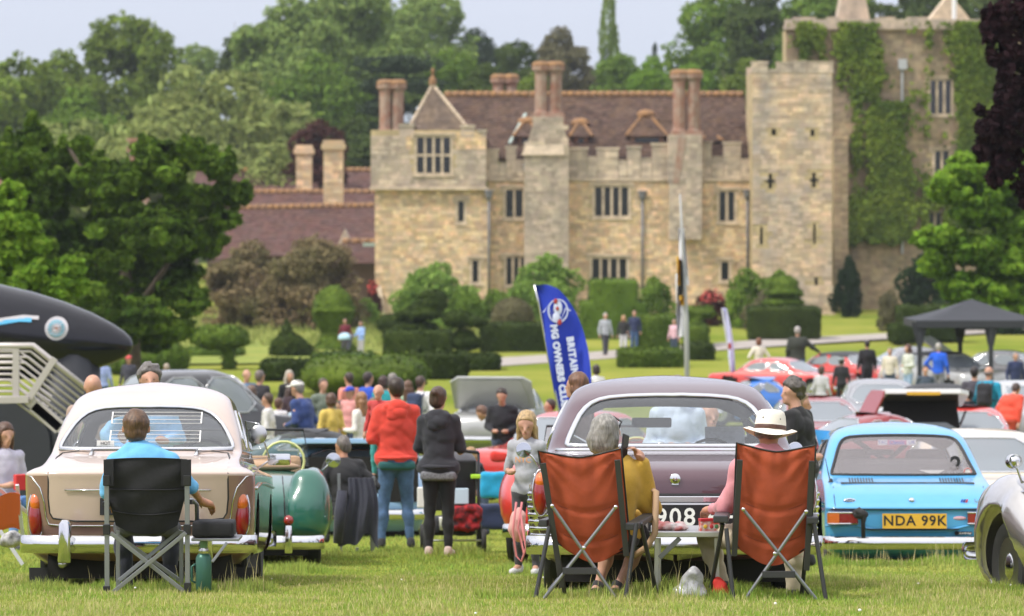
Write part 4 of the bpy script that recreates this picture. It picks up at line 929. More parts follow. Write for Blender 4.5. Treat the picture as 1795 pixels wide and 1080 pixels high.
def text(s, size, loc, m, parent, rz=0, rx=90, ext=.002, bold=.0, name='lettering', space=1, sx=1, extra=None):
    c = bpy.data.curves.new(name, 'FONT'); c.body = s; c.size = size; c.align_x = 'CENTER'; c.align_y = 'CENTER'; c.extrude = ext; c.offset = bold; c.space_character = space
    c.resolution_u = 3; m = m if m in MATS else m
    o = bpy.data.objects.new(name, c); COL.objects.link(o); o.location = loc; o.rotation_euler = (R(rx), extra or 0, R(rz)); o.scale = (sx, 1, 1)
    me = bpy.data.meshes.new_from_object(o); n_ = bpy.data.objects.new(name, me); COL.objects.link(n_); n_.location = o.location; n_.rotation_euler = o.rotation_euler; n_.scale = o.scale
    bpy.data.objects.remove(o); me.materials.clear(); me.materials.append(MATS[m]); n_.parent = parent; return n_
def wheel(root, x, y, r, wd, sg, hub='chrome', white=False):
    h = wd/2; t = MB().lathe([(r*.62, -h*.8), (r*.72, -h), (r*.93, -h*.95), (r, -h*.6), (r, h*.6), (r*.93, h*.95), (r*.72, h), (r*.62, h*.8)], 30, (0, 0, 0), 'x', False)
    for k in range(-2, 3): t.lathe([(r*.998, k*h*.24-.004), (r*1.006, k*h*.24-.003), (r*1.006, k*h*.24+.02), (r*.998, k*h*.24+.021)], 30, (0, 0, 0), 'x', False)
    o = t.build('wheel', 'rubber', root, smooth=True, fix=False, auto=40); o.location = (x, y, r)
    rm = MB().lathe([(r*.63, sg*h*.8), (r*.6, sg*h*.7), (r*.5, sg*h*.35), (r*.3, sg*h*.5), (r*.05, sg*h*.45)], 26, (0, 0, 0), 'x').build('rim', 'alloy', o, smooth=True, auto=35)
    MB().lathe([(r*.34, sg*h*.5), (r*.32, sg*h*.75), (r*.2, sg*h*.95), (.001, sg*h*1.05)], 20, (0, 0, 0), 'x').build('hubcap', hub, o, smooth=True)
    MB().lathe([(r*.6, -sg*h*.6), (.01, -sg*h*.6)], 20, (0, 0, 0), 'x').build('brake_drum', 'underside', o)
    return o
def strip(sh, root, face, pts, r, m='chrome', name='trim_strip', closed=True, off=.003, n=6):
    """a bead that follows the body surface along a polygon given in (x or y, z)"""
    P_ = []
    L_ = len(pts)
    for i in range(L_ if closed else L_-1):
        a, b = pts[i], pts[(i+1) % L_]; k = max(1, int(math.hypot(b[0]-a[0], b[1]-a[1])/.05))
        for j in range(k): t = j/k; P_.append(sh.pt(face, a[0]+(b[0]-a[0])*t, a[1]+(b[1]-a[1])*t, off))
    if not closed: P_.append(sh.pt(face, *pts[-1], off))
    return MB().tube(P_, r, n, closed).build(name, m, root, smooth=True, fix=False)
def car(label, D, cx, keys, group=None, heading=0, paint_='red', lower=None, rearw=None, frontw=None, sides=(), wheels=((.85, 3.3), .32, .66), gls='car_glass', fine=1, flip=False, belt=None,
        pr=2.6, pf=2.6, name='parked_car', trimm='chrome', seats=2, lid=None, bumpers=True, tail=None, head=None, extra=None, loc=None, roof=True, cat='car', tr=.011, zoff=0, roofm=None, lift=False):
    root = thing(name, label, cat, loc or (PX(cx, D), D, gz(D)+zoff-(.03 if lift else 0)), group=group)
    D_ = root.location.y; sl = math.atan((gz(D_+4)-gz(D_))/4)
    root.rotation_euler = (sl*math.cos(heading+(math.pi if flip else 0)), sl*-math.sin(heading), heading+(math.pi if flip else 0))
    sh = Shell(keys, pr, pf, max(2, int(6*fine)), max(8, int(26*fine)), max(14, int(54*fine)), max(6, int(16*fine)), lift=-math.tan(sl)*.62 if lift else 0, widen=.6/D if lift else 0)
    Lc = sh.T[:, 3].max(); wmax = sh.T[:, 1].max()
    reg = []
    if rearw: rp = smooth_poly(mirror(rearw), 1); reg.append(('rear_window', 'r', rp))
    if frontw: fp = smooth_poly(mirror(frontw), 1); reg.append(('windscreen', 'f', fp))
    sp_ = [smooth_poly(list(q), 1) for q in sides]
    for q in sp_:
        for f in ('s+', 's-'): reg.append(('side_window', f, q))
    if lid: lp = smooth_poly(mirror(lid), 1); reg.append(('boot_lid', 'r', lp))
    (wy, wr, wx) = wheels
    arch = []
    for yy in wy:
        poly = [(yy+(wr+.045)*math.cos(a*math.pi/12), wr+(wr+.045)*math.sin(a*math.pi/12)) for a in range(-3, 16)]; arch.append(poly)
        for f in ('s+', 's-'): reg.append(('hole', f, poly))
    ow = sh.split(reg); C = sh.V[sh.F].mean(1)
    if lower: ow[(ow == 'body') & (C[:, 2] < lower[1])] = 'lower_body'
    pm = 'paint_'+paint_
    if roofm: ow[(ow == 'body') & (C[:, 2] > roofm[1])] = 'roof'
    link_mesh('body', sh.mesh('body', ow == 'body', add_cap=not roofm), pm, root, True)
    if roofm: link_mesh('roof', sh.mesh('roof', ow == 'roof', True), roofm[0], root, True)
    if lower: link_mesh('lower_body', sh.mesh('lower_body', ow == 'lower_body'), 'paint_'+lower[0], root, True)
    if lid:
        link_mesh('boot_lid', sh.mesh('boot_lid', ow == 'boot_lid'), pm, root, True); strip(sh, root, 'r', lp, .006, 'trim_black', 'shut_line', off=-.001)
    for k in ('rear_window', 'windscreen'):
        if (ow == k).any():
            o = link_mesh(k, sh.mesh(k, ow == k), gls, root, True); strip(sh, o, 'r' if k[0] == 'r' else 'f', rp if k[0] == 'r' else fp, tr*1.5, trimm, 'window_trim', off=.005)
            if fine > .5: strip(sh, o, 'r' if k[0] == 'r' else 'f', [(x*.985, zc+(z-zc)*.955) for poly in [rp if k[0] == 'r' else fp] for zc in [sum(q[1] for q in poly)/len(poly)] for x, z in poly], .008, 'trim_black', 'window_seal', off=.002)
    for i, q in enumerate(sp_):
        for f in ('s+', 's-'):
            k = (ow == 'side_window') & in_poly(C[:, 1], C[:, 2], q) & ((C[:, 0] > 0) == (f == 's+'))
            if k.any():
                o = link_mesh('side_window', sh.mesh('side_window', k), gls, root, True); strip(sh, o, f, q, tr, trimm, 'window_trim', off=.003)
    # inner lining and floor
    top = (C[:, 2] > (belt or .8)-.05) & ((ow == 'body') | (ow == 'roof'))
    if roof and top.any(): link_mesh('cabin_lining', sh.mesh('lining', top, True, .972), 'cabin', root, True)
    w0 = np.interp(.3, sh.z, sh.T[:, 1]); MB().box(-w0*.82, w0*.82, .25, Lc-.3, .09, (belt or .8)*.62).build('underbody', 'underside', root)
    MB().box(-w0*.92, w0*.92, wy[0]+wr+.1, wy[1]-wr-.1, .08, (belt or .8)*.6).build('floor_pan', 'underside', root)
    MB().tube([(-wx, wy[0], wr*.9), (wx, wy[0], wr*.9)], .05, 8).ell((0, wy[0], wr*.9), (.15, .13, .13), 12, 8).build('rear_axle', 'underside', root, smooth=True)
    for yy in wy:
        for sg in (-1, 1): wheel(root, sg*wx, yy, wr, .165, sg)
    if roof and seats:
        yb = (wy[0]+wy[1])/2
        for yy, nm in ((yb-.62, 'rear_seat'), (yb+.35, 'front_seat')):
            for sg in ((0,) if nm == 'rear_seat' else (-1, 1)):
                hw = .56 if sg == 0 else .24
                b = MB().box(sg*.32-hw, sg*.32+hw, yy, yy+.14, .3, (belt or .8)+(.03 if nm[0] == 'r' else .02)+(.0 if seats == 2 else .16), rotm('X', 8)); b.box(sg*.32-hw, sg*.32+hw, yy+.1, yy+.6, .3, .45)
                b.build(nm, 'seat_leather' if seats == 2 else 'seat_grey', root, smooth=False, bevel=.04)
        MB().box(-w0*.8, w0*.8, wy[1]-1.05, wy[1]-.75, (belt or .8)*.7, (belt or .8)+.0).build('dashboard', 'trim_black', root, bevel=.03)
        ring = [(.34+.19*math.cos(a*math.pi/9), wy[1]-1.16, (belt or .8)-.05+.18*math.sin(a*math.pi/9)) for a in range(18)]
        MB().tube(ring, .011, 6, True).build('steering_wheel', 'trim_black', root, smooth=True)
        MB().box(-w0*.78, w0*.78, wy[0]-.35, wy[0]+.28, (belt or .8)-.05, (belt or .8)-.03).build('parcel_shelf', 'cabin', root)
    if bumpers:
        for fc in ('r', 'f'):
            pts = []; zb_ = bumpers if isinstance(bumpers, float) else .38
            W_ = wmax+.02
            for i in range(-12, 13):
                x = W_*math.sin(i/12*math.pi/2); u = min(.999, abs(x)/W_); yy = .34*(1-(1-u**3)**(1/3)); pts.append((x, (-.1+yy) if fc == 'r' else Lc+.1-yy, zb_))
            b = MB(); prof = [(-.0, -.06), (.028, -.045), (.045, 0), (.028, .045), (0, .06)]
            n = len(pts)
            vs = [(p[0]*(1+o_*.12), p[1]-(o_ if fc == 'r' else -o_), p[2]+h_) for p in pts for o_, h_ in prof]; b.add(vs, [(i*5+j, (i+1)*5+j, (i+1)*5+j+1, i*5+j+1) for i in range(n-1) for j in range(4)]); b.build('bumper', trimm if trimm != 'trim_black' else 'chrome', root, smooth=True)
    for t_ in (tail or []):
        kind, x, z, rx_, rz2, m_ = t_
        for sg in (-1, 1):
            p = sh.rear(sg*x, z)
            if kind == 'e': o = MB().ell((p[0], p[1]+.01, p[2]), (rx_, .05, rz2), 18, 12).build('tail_lamp', m_, root, smooth=True)
            else: o = MB().box(p[0]-rx_, p[0]+rx_, p[1]-.03, p[1]+.06, p[2]-rz2, p[2]+rz2).build('tail_lamp', m_, root, bevel=.008)
            if kind == 'e': MB().tube([(p[0]+(rx_+.004)*math.cos(a*math.pi/10), p[1]+.004, p[2]+(rz2+.004)*math.sin(a*math.pi/10)) for a in range(20)], .007, 6, True).build('bezel', 'chrome', o, smooth=True)
    for t_ in (head or []):
        x, z, r_ = t_
        for sg in (-1, 1):
            p = sh.front(sg*x, z); o = MB().ell((p[0], p[1]-.01, p[2]), (r_, .05, r_), 16, 10).build('headlamp', 'headlamp', root, smooth=True)
            MB().lathe([(r_, 0), (r_+.015, .015), (r_+.015, .03), (r_, .04)], 18, (p[0], p[1]-.01, p[2]), 'y', False).build('bezel', 'chrome', o, smooth=True)
    if extra: extra(root, sh)
    return root, sh
def plate(root, p, w_, h_, s_, style='yellow', size=None, rz=0, nm='number_plate', space=1.0):
    o = MB().box(p[0]-w_/2, p[0]+w_/2, p[1]-.012, p[1], p[2]-h_/2, p[2]+h_/2).build(nm, {'yellow': 'yellow_plate', 'black': 'black_plate', 'white': 'white_paint'}[style], root)
    if s_: text(s_, size or h_*.95, (p[0], p[1]-.0135, p[2]-h_*.0), 'white_letter' if style == 'black' else 'black_letter', o, bold=.0022 if size is None or size > .06 else 0, ext=.0008, space=space)
    return o
def round_mirror(root, base, top, r=.075, nm='door_mirror', ry=.03):
    o = MB().tube([base, ((base[0]+top[0])/2, (base[1]+top[1])/2, top[2]-.05), top], .008, 6).ell(top, (r, ry+.02, r), 18, 12).build(nm, 'chrome', root, smooth=True)
    MB().lathe([(r*.93, -.001), (.001, -.002)], 20, (top[0], top[1]-.05, top[2]), 'y', False).build('mirror_glass', mat('mirror', (.55, .57, .6), .04, 1), o); return o

# ---------------------------------------------------------------- 1 the cream saloon
s = S(25.7)
K = [(.17, .66, .30, 4.05, .35, .35), (.27, .745, .12, 4.15, .35, .35), (.40, .768, .04, 4.2, .34, .35), (.60, .772, .0, 4.22, .32, .35), (.74, .774, -.02, 4.2, .30, .35), (.795, .772, -.03, 4.15, .30, .35), (.825, .735, .02, 4.1, .30, .35),
     (.85, .672, .12, 4.02, .30, .35), (.885, .652, .36, 3.6, .28, .4), (.925, .648, .72, 3.1, .26, .45), (1.02, .628, .86, 2.95, .30, .42), (1.13, .592, 1.0, 2.78, .34, .4), (1.22, .556, 1.14, 2.62, .36, .4),
     (1.28, .525, 1.30, 2.5, .36, .36), (1.325, .455, 1.48, 2.4, .3, .3), (1.355, .34, 1.68, 2.3, .25, .25), (1.372, .19, 1.85, 2.2, .2, .2), (1.382, .05, 1.95, 2.05, .05, .05)]
def cream_extra(root, sh):
    for sg in (-1, 1):
        p = sh.rear(sg*.69, .525)
        lamp = MB().ell((p[0], p[1]+.02, p[2]-.02), (.052, .06, .14), 20, 14).build('tail_lamp', 'lamp_red', root, smooth=True)
        MB().ell((p[0], p[1]+.012, p[2]+.075), (.044, .055, .075), 20, 12).build('amber_lens', 'lamp_amber', lamp, smooth=True)
        MB().tube([(p[0]+.056*math.cos(a*math.pi/14), p[1]+.012, p[2]-.005+.165*math.sin(a*math.pi/14)) for a in range(28)], .007, 6, True).build('bezel', 'chrome', lamp, smooth=True)
        # fin lip
        strip(sh, root, 'r', [(sg*.772*.995, .79), (sg*.72, .775), (sg*.66, .70), (sg*.632, .60), (sg*.62, .50), (sg*.60, .455), (sg*.5, .445), (0, .445)], .006, 'chrome', 'trim_strip', False, .003)
        o = MB().poly([(sg*(.47-.045), -.19, .20), (sg*(.47+.045), -.19, .20), (sg*(.47+.04), -.19, .46), (sg*(.47+.02), -.19, .49), (sg*(.47-.02), -.19, .49), (sg*(.47-.04), -.19, .46)], (0, .1, 0)).build('overrider', 'chrome', root, smooth=True, bevel=.015, auto=50)
        MB().poly([(sg*.52, .5, .16), (sg*.77, .5, .16), (sg*.765, .5, -.03), (sg*.54, .5, -.03)], (0, .012, 0)).build('mud_flap', 'rubber', root)
    strip(sh, root, 's+', [(.5, .70), (1.2, .735), (2.2, .74), (3.9, .72)], .012, 'chrome', 'side_strip', False, .004); strip(sh, root, 's-', [(.5, .70), (1.2, .735), (2.2, .74), (3.9, .72)], .012, 'chrome', 'side_strip', False, .004)
    # boot handle, plate, lock
    MB().tube([sh.rear(x, .685, .012) for x in (-.49, -.3, -.1, 0, .1, .3, .49)], [.005, .006, .008, .016, .008, .006, .005], 8).build('boot_handle', 'chrome', root, smooth=True)
    p = sh.rear(0, .56, .0); plate(root, (0, p[1]-.012, .575), .5, .115, '', 'black')
    p = sh.rear(0, .385); MB().lathe([(.03, -.03), (.036, -.02), (.036, 0)], 18, (0, p[1], .40), 'y').build('fuel_cap', 'chrome', root, smooth=True)
    MB().tube([(-.5, .3, .2), (-.5, -.02, .19)], .026, 12).build('exhaust_pipe', 'alloy', root, smooth=True)
    # rear-screen heater grid stuck on the glass, with its paper tag
    X0, X1, Z0, Z1 = -.25, .37, .985, 1.185; g = MB(); lines = [Z1-(Z1-Z0)*i/8 for i in range(9)]
    for k, zz in enumerate(lines):
        if k == 4: continue
        a, b = X0+.0, X1; g.tube([sh.rear(a+(b-a)*t/12, zz, .004) for t in range(13)], .0030, 4)
    for xx in (X0, X1): g.tube([sh.rear(xx, lines[0]+(lines[3]-lines[0])*t/4, .004) for t in range(5)], .006, 4).tube([sh.rear(xx, lines[5]+(lines[8]-lines[5])*t/4, .004) for t in range(5)], .006, 4)
    g.build('heater_grid', 'white_paint', root)
    p = sh.rear(-.28, .975, .006); q = MB().box(p[0]-.06, p[0]+.06, p[1]-.003, p[1], p[2]-.02, p[2]+.02).build('paper_tag', 'white_paint', root); text('HOT', .032, (p[0], p[1]-.005, p[2]), 'black_letter', q, ext=.0003)
    # wipers / chrome bead below the screen
    for sg in (-1, 1): MB().tube([sh.rear(sg*.60, .935, .03), sh.rear(sg*.36, .93, .045)], .009, 6).tube([sh.rear(sg*.36, .93, .045), sh.rear(sg*.36, .90, .03)], .012, 6).build('screen_clip', 'chrome', root, smooth=True)
    for sg in (1,):
        o = MB().tube([(sg*.70, 2.75, .86), (sg*.80, 2.7, .92)], .008, 6).build('door_mirror', 'chrome', root)
        MB().box(sg*.86-.085, sg*.86+.085, 2.66, 2.72, .88, .965).build('mirror_shell', 'chrome', o, smooth=True, bevel=.018, auto=50)
    # open quarter-light and round mirror at the far right
    MB().quad((.66, 2.35, .92), (.80, 2.3, .93), (.72, 2.3, 1.18), (.62, 2.35, 1.2)).build('quarter_light', 'car_glass', root)
    MB().tube([(.66, 2.35, .92), (.80, 2.3, .93), (.72, 2.3, 1.18), (.62, 2.35, 1.2)], .007, 6, True).build('quarter_light_frame', 'chrome', root, smooth=True)
    MB().ell((.725, 2.2, 1.10), (.062, .02, .07), 18, 10).build('stalk_mirror', 'alloy', root, smooth=True)
car('cream and rose-brown two-tone saloon seen from behind, parked beside the man in the black chair', 25.7, 240, K, heading=R(1.6), paint_='cream', lower=('brown', .785), lid=[(0, .93), (.56, .925), (.60, .88), (.605, .55), (.56, .478), (0, .475)],
    rearw=[(0, 1.222), (.28, 1.218), (.41, 1.195), (.50, 1.13), (.565, 1.03), (.60, .955), (.575, .938), (0, .938)], frontw=[(0, 1.22), (.45, 1.2), (.56, .98), (0, .96)],
    sides=[[(1.18, .95), (1.85, .95), (1.85, 1.2), (1.45, 1.2)], [(1.9, .95), (2.75, .95), (2.5, 1.2), (1.9, 1.2)]], wheels=((.92, 3.45), .315, .63), belt=.93, bumpers=.325, extra=cream_extra, lift=True, fine=1.3, pr=2.8, name='vintage_saloon', cat='car')

# ---------------------------------------------------------------- 2 the plum saloon
K = [(.20, .78, .28, 4.3, .38, .4), (.30, .89, .1, 4.4, .38, .4), (.5, .93, .02, 4.45, .38, .4), (.64, .935, .0, 4.45, .36, .4), (.74, .92, .01, 4.4, .34, .4), (.80, .88, .05, 4.3, .34, .4), (.85, .83, .18, 4.2, .34, .4), (.89, .81, .45, 3.8, .3, .4),
     (.92, .80, .80, 3.3, .3, .45), (1.03, .765, .92, 3.15, .36, .45), (1.15, .71, 1.05, 2.95, .38, .45), (1.25, .655, 1.16, 2.8, .38, .42), (1.31, .61, 1.3, 2.65, .36, .4), (1.352, .52, 1.46, 2.5, .3, .3), (1.380, .37, 1.68, 2.4, .25, .25), (1.392, .2, 1.85, 2.3, .2, .2), (1.397, .05, 2, 2.1, .05, .05)]
def plum_extra(root, sh):
    for sg in (-1, 1):
        # fluted bright flash on the rear quarters
        q = [(.02, .24), (.10, .72), (.34, .74), (1.0, .70), (1.02, .50), (.9, .24)]
        g = MB(); 
        for i in range(9):
            zz = .30+i*.045; g.tube([sh.side(.05+(.6)*t/8, zz, sg, .004) for t in range(9)], .016, 6)
        g.build('fluted_flash', 'chrome', root, smooth=True)
        vs = [sh.side(y_, z_, sg, .012) for z_ in (.22, .34, .48, .62, .72) for y_ in (.03, .12, .22, .34, .5, .7)]
        MB().add(vs, [(r_*6+c_, r_*6+c_+1, (r_+1)*6+c_+1, (r_+1)*6+c_) for r_ in range(4) for c_ in range(5)]).build('quarter_panel', 'chrome', root, smooth=True)
        p = sh.rear(sg*.86, .70); o = MB().ell((p[0], p[1]-.01, .66), (.05, .07, .14), 16, 12).build('tail_lamp', 'lamp_red', root, smooth=True)
        MB().ell((p[0], p[1]-.02, .74), (.042, .06, .06), 16, 10).build('amber_lens', 'lamp_amber', o, smooth=True)
        MB().tube([(p[0]+.054*math.cos(a*math.pi/10), p[1]-.02, .665+.15*math.sin(a*math.pi/10)) for a in range(20)], .008, 6, True).build('bezel', 'chrome', o, smooth=True)
        strip(sh, root, 's+' if sg > 0 else 's-', [(.6, .78), (2, .80), (4.1, .78)], .012, 'chrome', 'side_strip', False)
    g = MB(); g.box(-.42, .42, -.035, .05, .60, .645); o = g.build('boot_finisher', 'chrome', root, bevel=.008); MB().box(-.18, .18, -.04, -.036, .607, .638).build('finisher_badge', 'alloy', o)
    strip(sh, root, 'r', [(-.8, .652), (-.4, .652), (0, .652), (.4, .652), (.8, .652)], .009, 'trim_black', 'shut_line', False, 0); strip(sh, root, 'r', [(-.76, .915), (0, .915), (.76, .915)], .016, 'chrome', 'screen_bead', False, .006)
    plate(root, (.135, -.06, .505), .62, .165, '908 EH', 'black', .158, space=1.15); MB().box(-.62, .62, -.045, .02, .405, .60).build('plate_panel', 'alloy', root, bevel=.01); MB().box(-.5, .5, -.06, 0, .36, .39).build('bumper_bar', 'chrome', root, bevel=.008)
    MB().lathe([(.02, -.03), (.034, -.02), (.034, 0)], 16, (0, sh.rear(0, .755)[1], .755), 'y').box(-.022, .022, sh.rear(0, .755)[1]-.02, sh.rear(0, .755)[1], .715, .74).build('boot_lock', 'chrome', root, smooth=True, auto=40)
    round_mirror(root, (-.86, 3.2, .84), (-.985, 3.2, .985), .058); round_mirror(root, (.86, 3.2, .84), (.985, 3.2, .985), .058)
    # show card propped inside, mirror, mascots on the shelf
    MB().box(.30, .58, 2.45, 2.46, .93, 1.14, rotm('X', -12)).build('show_card', mat('card_paper', (.55, .58, .64), .7, var=.25, vscale=14), root)
    MB().box(-.22, .06, 2.35, 2.38, 1.13, 1.20).build('interior_mirror', 'trim_black', root, bevel=.015)
    for x in (-.52, -.06): 
        MB().tube([(x, .95, .93), (x, .95, .97)], .012, 6).ell((x, .95, .99), (.03, .015, .02), 10, 6).ell((x+.03, .95, .975), (.02, .012, .015), 8, 6).build('shelf_ornament', 'alloy', root, smooth=True)
car('plum-purple vintage saloon with black 908 plate, parked behind the two rust-orange chairs', 24.6, 1184, K, paint_='plum', heading=R(-.4),
    rearw=[(0, 1.272), (.36, 1.262), (.50, 1.235), (.585, 1.17), (.645, 1.06), (.69, .955), (.67, .938), (0, .938)], frontw=[(0, 1.26), (.55, 1.24), (.68, .98), (0, .96)],
    sides=[[(1.28, .95), (2.0, .95), (2.0, 1.24), (1.5, 1.24)], [(2.05, .95), (3.0, .95), (2.7, 1.24), (2.05, 1.24)]], wheels=((1.0, 3.6), .33, .76), belt=.92, bumpers=.33, extra=plum_extra, lift=True, fine=1.3, pr=3, tr=.014, name='vintage_saloon')

# ---------------------------------------------------------------- 3 the sky-blue two-door
K = [(.05, .66, .2, 3.8, .3, .3), (.12, .745, .06, 3.85, .26, .3), (.22, .78, .02, 3.9, .22, .3), (.36, .79, .0, 3.9, .18, .3), (.48, .788, .0, 3.9, .18, .3), (.515, .785, -.02, 3.9, .18, .3), (.56, .782, .04, 3.85, .18, .3), (.64, .775, .16, 3.8, .2, .3), (.71, .765, .34, 3.6, .22, .3), (.775, .748, .68, 2.95, .25, .35),
     (.86, .722, .84, 2.8, .28, .35), (1.0, .675, 1.02, 2.62, .3, .35), (1.12, .62, 1.18, 2.48, .32, .35), (1.18, .56, 1.32, 2.36, .3, .3), (1.222, .44, 1.5, 2.25, .3, .3), (1.245, .26, 1.72, 2.1, .2, .2), (1.252, .05, 1.88, 1.95, .05, .05)]
def sky_extra(root, sh):
    for sg, w_ in ((-1, .135), (1, .135)):
        x = sg*.635; p = sh.rear(x, .43)
        o = MB().box(x-w_, x+w_, p[1]-.045, p[1]+.05, .375, .475).build('tail_lamp', 'lamp_red', root, bevel=.008)
        MB().box(x-w_-.008 if sg < 0 else x+w_-.10, x-w_+.10 if sg < 0 else x+w_+.008, p[1]-.049, p[1]+.045, .379, .471).build('amber_lens', 'lamp_amber', o)
        MB().tube([(x-w_, p[1]-.045, .375), (x+w_, p[1]-.045, .375), (x+w_, p[1]-.045, .475), (x-w_, p[1]-.045, .475)], .007, 5, True).build('bezel', 'chrome', o)
        for i in range(9): xx = sg*.42+(i-4)*.026; pp = sh.rear(xx, .745); MB().bar(sh.rear(xx-.004, .728, .004), sh.rear(xx+.004, .762, .004), .011, .006).build('vent_slot', 'trim_black', root)
    strip(sh, root, 'r', [(-.74, .508), (0, .505), (.74, .508)], .006, 'trim_black', 'shut_line', False, .001)
    for sg in (-1, 1): strip(sh, root, 'r', [(sg*.70, .515), (sg*.70, .62), (sg*.69, .70)], .004, 'trim_black', 'shut_line', False, .001)
    # pressed swage under the plate
    strip(sh, root, 'r', [(-.78, .355), (-.5, .355), (-.42, .335), (-.3, .31), (0, .305), (.3, .31), (.42, .335), (.5, .355), (.78, .355)], .012, 'paint_sky', 'swage', False, .0)
    plate(root, (.012, -.06, .40), .585, .135, 'NDA 99K', 'yellow', .128, space=1.12)
    MB().box(-.42, .42, -.035, 0, .32, .33).build('plate_bracket', 'trim_black', root)
    MB().lathe([(.01, -.03), (.026, -.02), (.028, 0)], 14, (0, sh.rear(0, .585)[1], .585), 'y').build('boot_lock', 'chrome', root, smooth=True)
    p = sh.rear(-.565, .58); o = MB().ell((p[0], p[1], p[2]), (.058, .014, .024), 20, 8).build('oval_badge', 'chrome', root, smooth=True); MB().ell((p[0], p[1]-.005, p[2]), (.048, .013, .018), 20, 8).build('badge_field', mat('badge_blue', (.02, .04, .14), .4), o, smooth=True); text('Ford', .034, (p[0], p[1]-.019, p[2]), 'white_letter', o, ext=.0005)
    p = sh.rear(.56, .575); 
    for i, c in enumerate(((.05, .12, .5), (.06, .06, .25), (.6, .03, .03))): MB().poly([(.44+i*.022, p[1]-.02, .557), (.458+i*.022, p[1]-.02, .557), (.474+i*.022, p[1]-.02, .597), (.456+i*.022, p[1]-.02, .597)], (0, .01, 0)).build('stripe_badge', mat('badge_%d' % i, c, .4), root)
    text('Sport', .055, (.63, p[1]-.014, .578), 'chrome', root, ext=.001, extra=0); text('1300', .024, (.64, p[1]-.016, .548), 'chrome', root, ext=.001)
    p = sh.rear(.45, .415); MB().ell((.43, p[1], .425), (.062, .008, .018), 18, 6).build('sticker', mat('sticker_pink', (.62, .30, .36), .5), root, smooth=True); text('MOTORSPORT', .016, (.43, p[1]-.010, .425), 'white_letter', root, ext=.0003)
    MB().lathe([(.02, -.012), (.001, -.012)], 16, (.40, -.01, .29), 'y').box(.41, .54, -.02, -.01, .276, .304).build('sticker', 'black_plate', root); text('Goodridge', .026, (.478, -.0215, .29), 'white_letter', root, ext=.0003)
    # black hose, aerial, sun strip, stickers
    MB().tube([(-.53, -.06, .47), (-.5, -.12, .49), (-.45, -.12, .46), (-.46, -.1, .38), (-.455, -.08, .22)], [.03, .04, .035, .02, .018], 8).ell((-.48, -.1, .46), (.07, .05, .045), 12, 8).build('black_cable', 'rubber', root, smooth=True)
    p = sh.rear(-.70, .735); MB().tube([(p[0], p[1], p[2]-.02), (p[0]-.045, p[1]+.06, .97)], [.007, .003], 6).lathe([(.035, -.03), (.012, .03)], 10, p, 'z').build('aerial', 'trim_black', root)
    p = sh.rear(-.02, 1.12, .004); o = MB().box(-.20, .16, p[1]-.004, p[1], 1.095, 1.145).build('sun_strip', mat('strip_paper', (.72, .68, .74), .5), root); o.rotation_euler = (0, 0, 0)
    MB().box(-.11, .07, p[1]-.007, p[1]-.0045, 1.098, 1.142).build('strip_centre', mat('strip_red', (.5, .12, .30), .5), o); text('Classic', .052, (-.02, p[1]-.0085, 1.12), mat('strip_blue', (.05, .08, .5), .4).name, o, ext=.0005, bold=.001); text('TAC', .045, (-.155, p[1]-.0065, 1.12), 'strip_blue', o, ext=.0005); text('UK', .045, (.12, p[1]-.0065, 1.12), 'strip_blue', o, ext=.0005)
    p = sh.rear(.60, .815, .004); MB().lathe([(.04, -.003), (.001, -.004)], 20, p, 'y', False).build('round_sticker', 'white_paint', root); MB().tube([(p[0]+.034*math.cos(a*.35), p[1]-.006, p[2]+.034*math.sin(a*.35)) for a in range(18)], .004, 4, True).build('sticker_ring', 'paint_red', root)
    p = sh.rear(.50, .87, .004); text('2', .22, (p[0]-.0, p[1]-.002, p[2]), 'trim_black', root, ext=.001, bold=.006)
    # roll cage, mirror, seats behind the glass, blue banner on the shelf
    c = MB(); c.tube([(-.35, 2.0, 1.15), (.25, 1.5, .72)], .024, 8).tube([(.20, 2.0, 1.15), (-.35, 1.5, .70)], .024, 8); c.build('roll_cage', 'trim_black', root, smooth=True)
    for x, w_ in ((-.40, .17), (.30, .20)): MB().box(x-w_, x+w_, 1.55, 1.67, .4, 1.06).build('bucket_seat', 'seat_grey', root, bevel=.07)
    MB().box(-.30, -.02, 1.45, 1.50, 1.00, 1.055).build('interior_mirror', 'trim_black', root, bevel=.02)
    MB().poly([(-.12, 1.1, .78), (.12, 1.1, .78), (.1, 1.1, .83), (-.1, 1.1, .83)], (0, .02, 0)).build('window_banner', mat('banner_blue', (.03, .08, .42), .5), root); MB().poly([(.18, 1.1, .86), (.42, 1.1, .86), (.33, 1.1, .81)], (0, .01, 0)).build('pennant', 'white_paint', root)
car('sky-blue two-door classic with yellow NDA 99K plate, right of the rust-orange chairs', 35.0, 1600, K, paint_='sky', rearw=[(0, 1.145), (.44, 1.135), (.53, 1.11), (.575, 1.05), (.64, .88), (.675, .80), (.655, .79), (0, .785)],
    frontw=[(0, 1.12), (.5, 1.1), (.6, .85), (0, .82)], sides=[[(1.15, .83), (1.75, .83), (1.75, 1.1), (1.42, 1.1)], [(1.8, .83), (2.65, .83), (2.4, 1.1), (1.8, 1.1)]], wheels=((.75, 3.1), .28, .66), gls='dusty_glass', belt=.78, bumpers=.20, extra=sky_extra, lift=True, fine=1.2, pr=4, trimm='trim_black', seats=3, name='classic_coupe', tr=.010)
# its bonnet-side wing glimpsed at the left: an open pale-blue flap
o = MB().poly([P(1428, 753, 37.4), P(1468, 757, 37.4), P(1462, 790, 37.4), P(1440, 800, 37.4)], (0, .03, 0)).build('blue_panel', 'paint_sky'); tag(o, 'light blue body panel standing open left of the sky-blue coupe roof', 'panel')

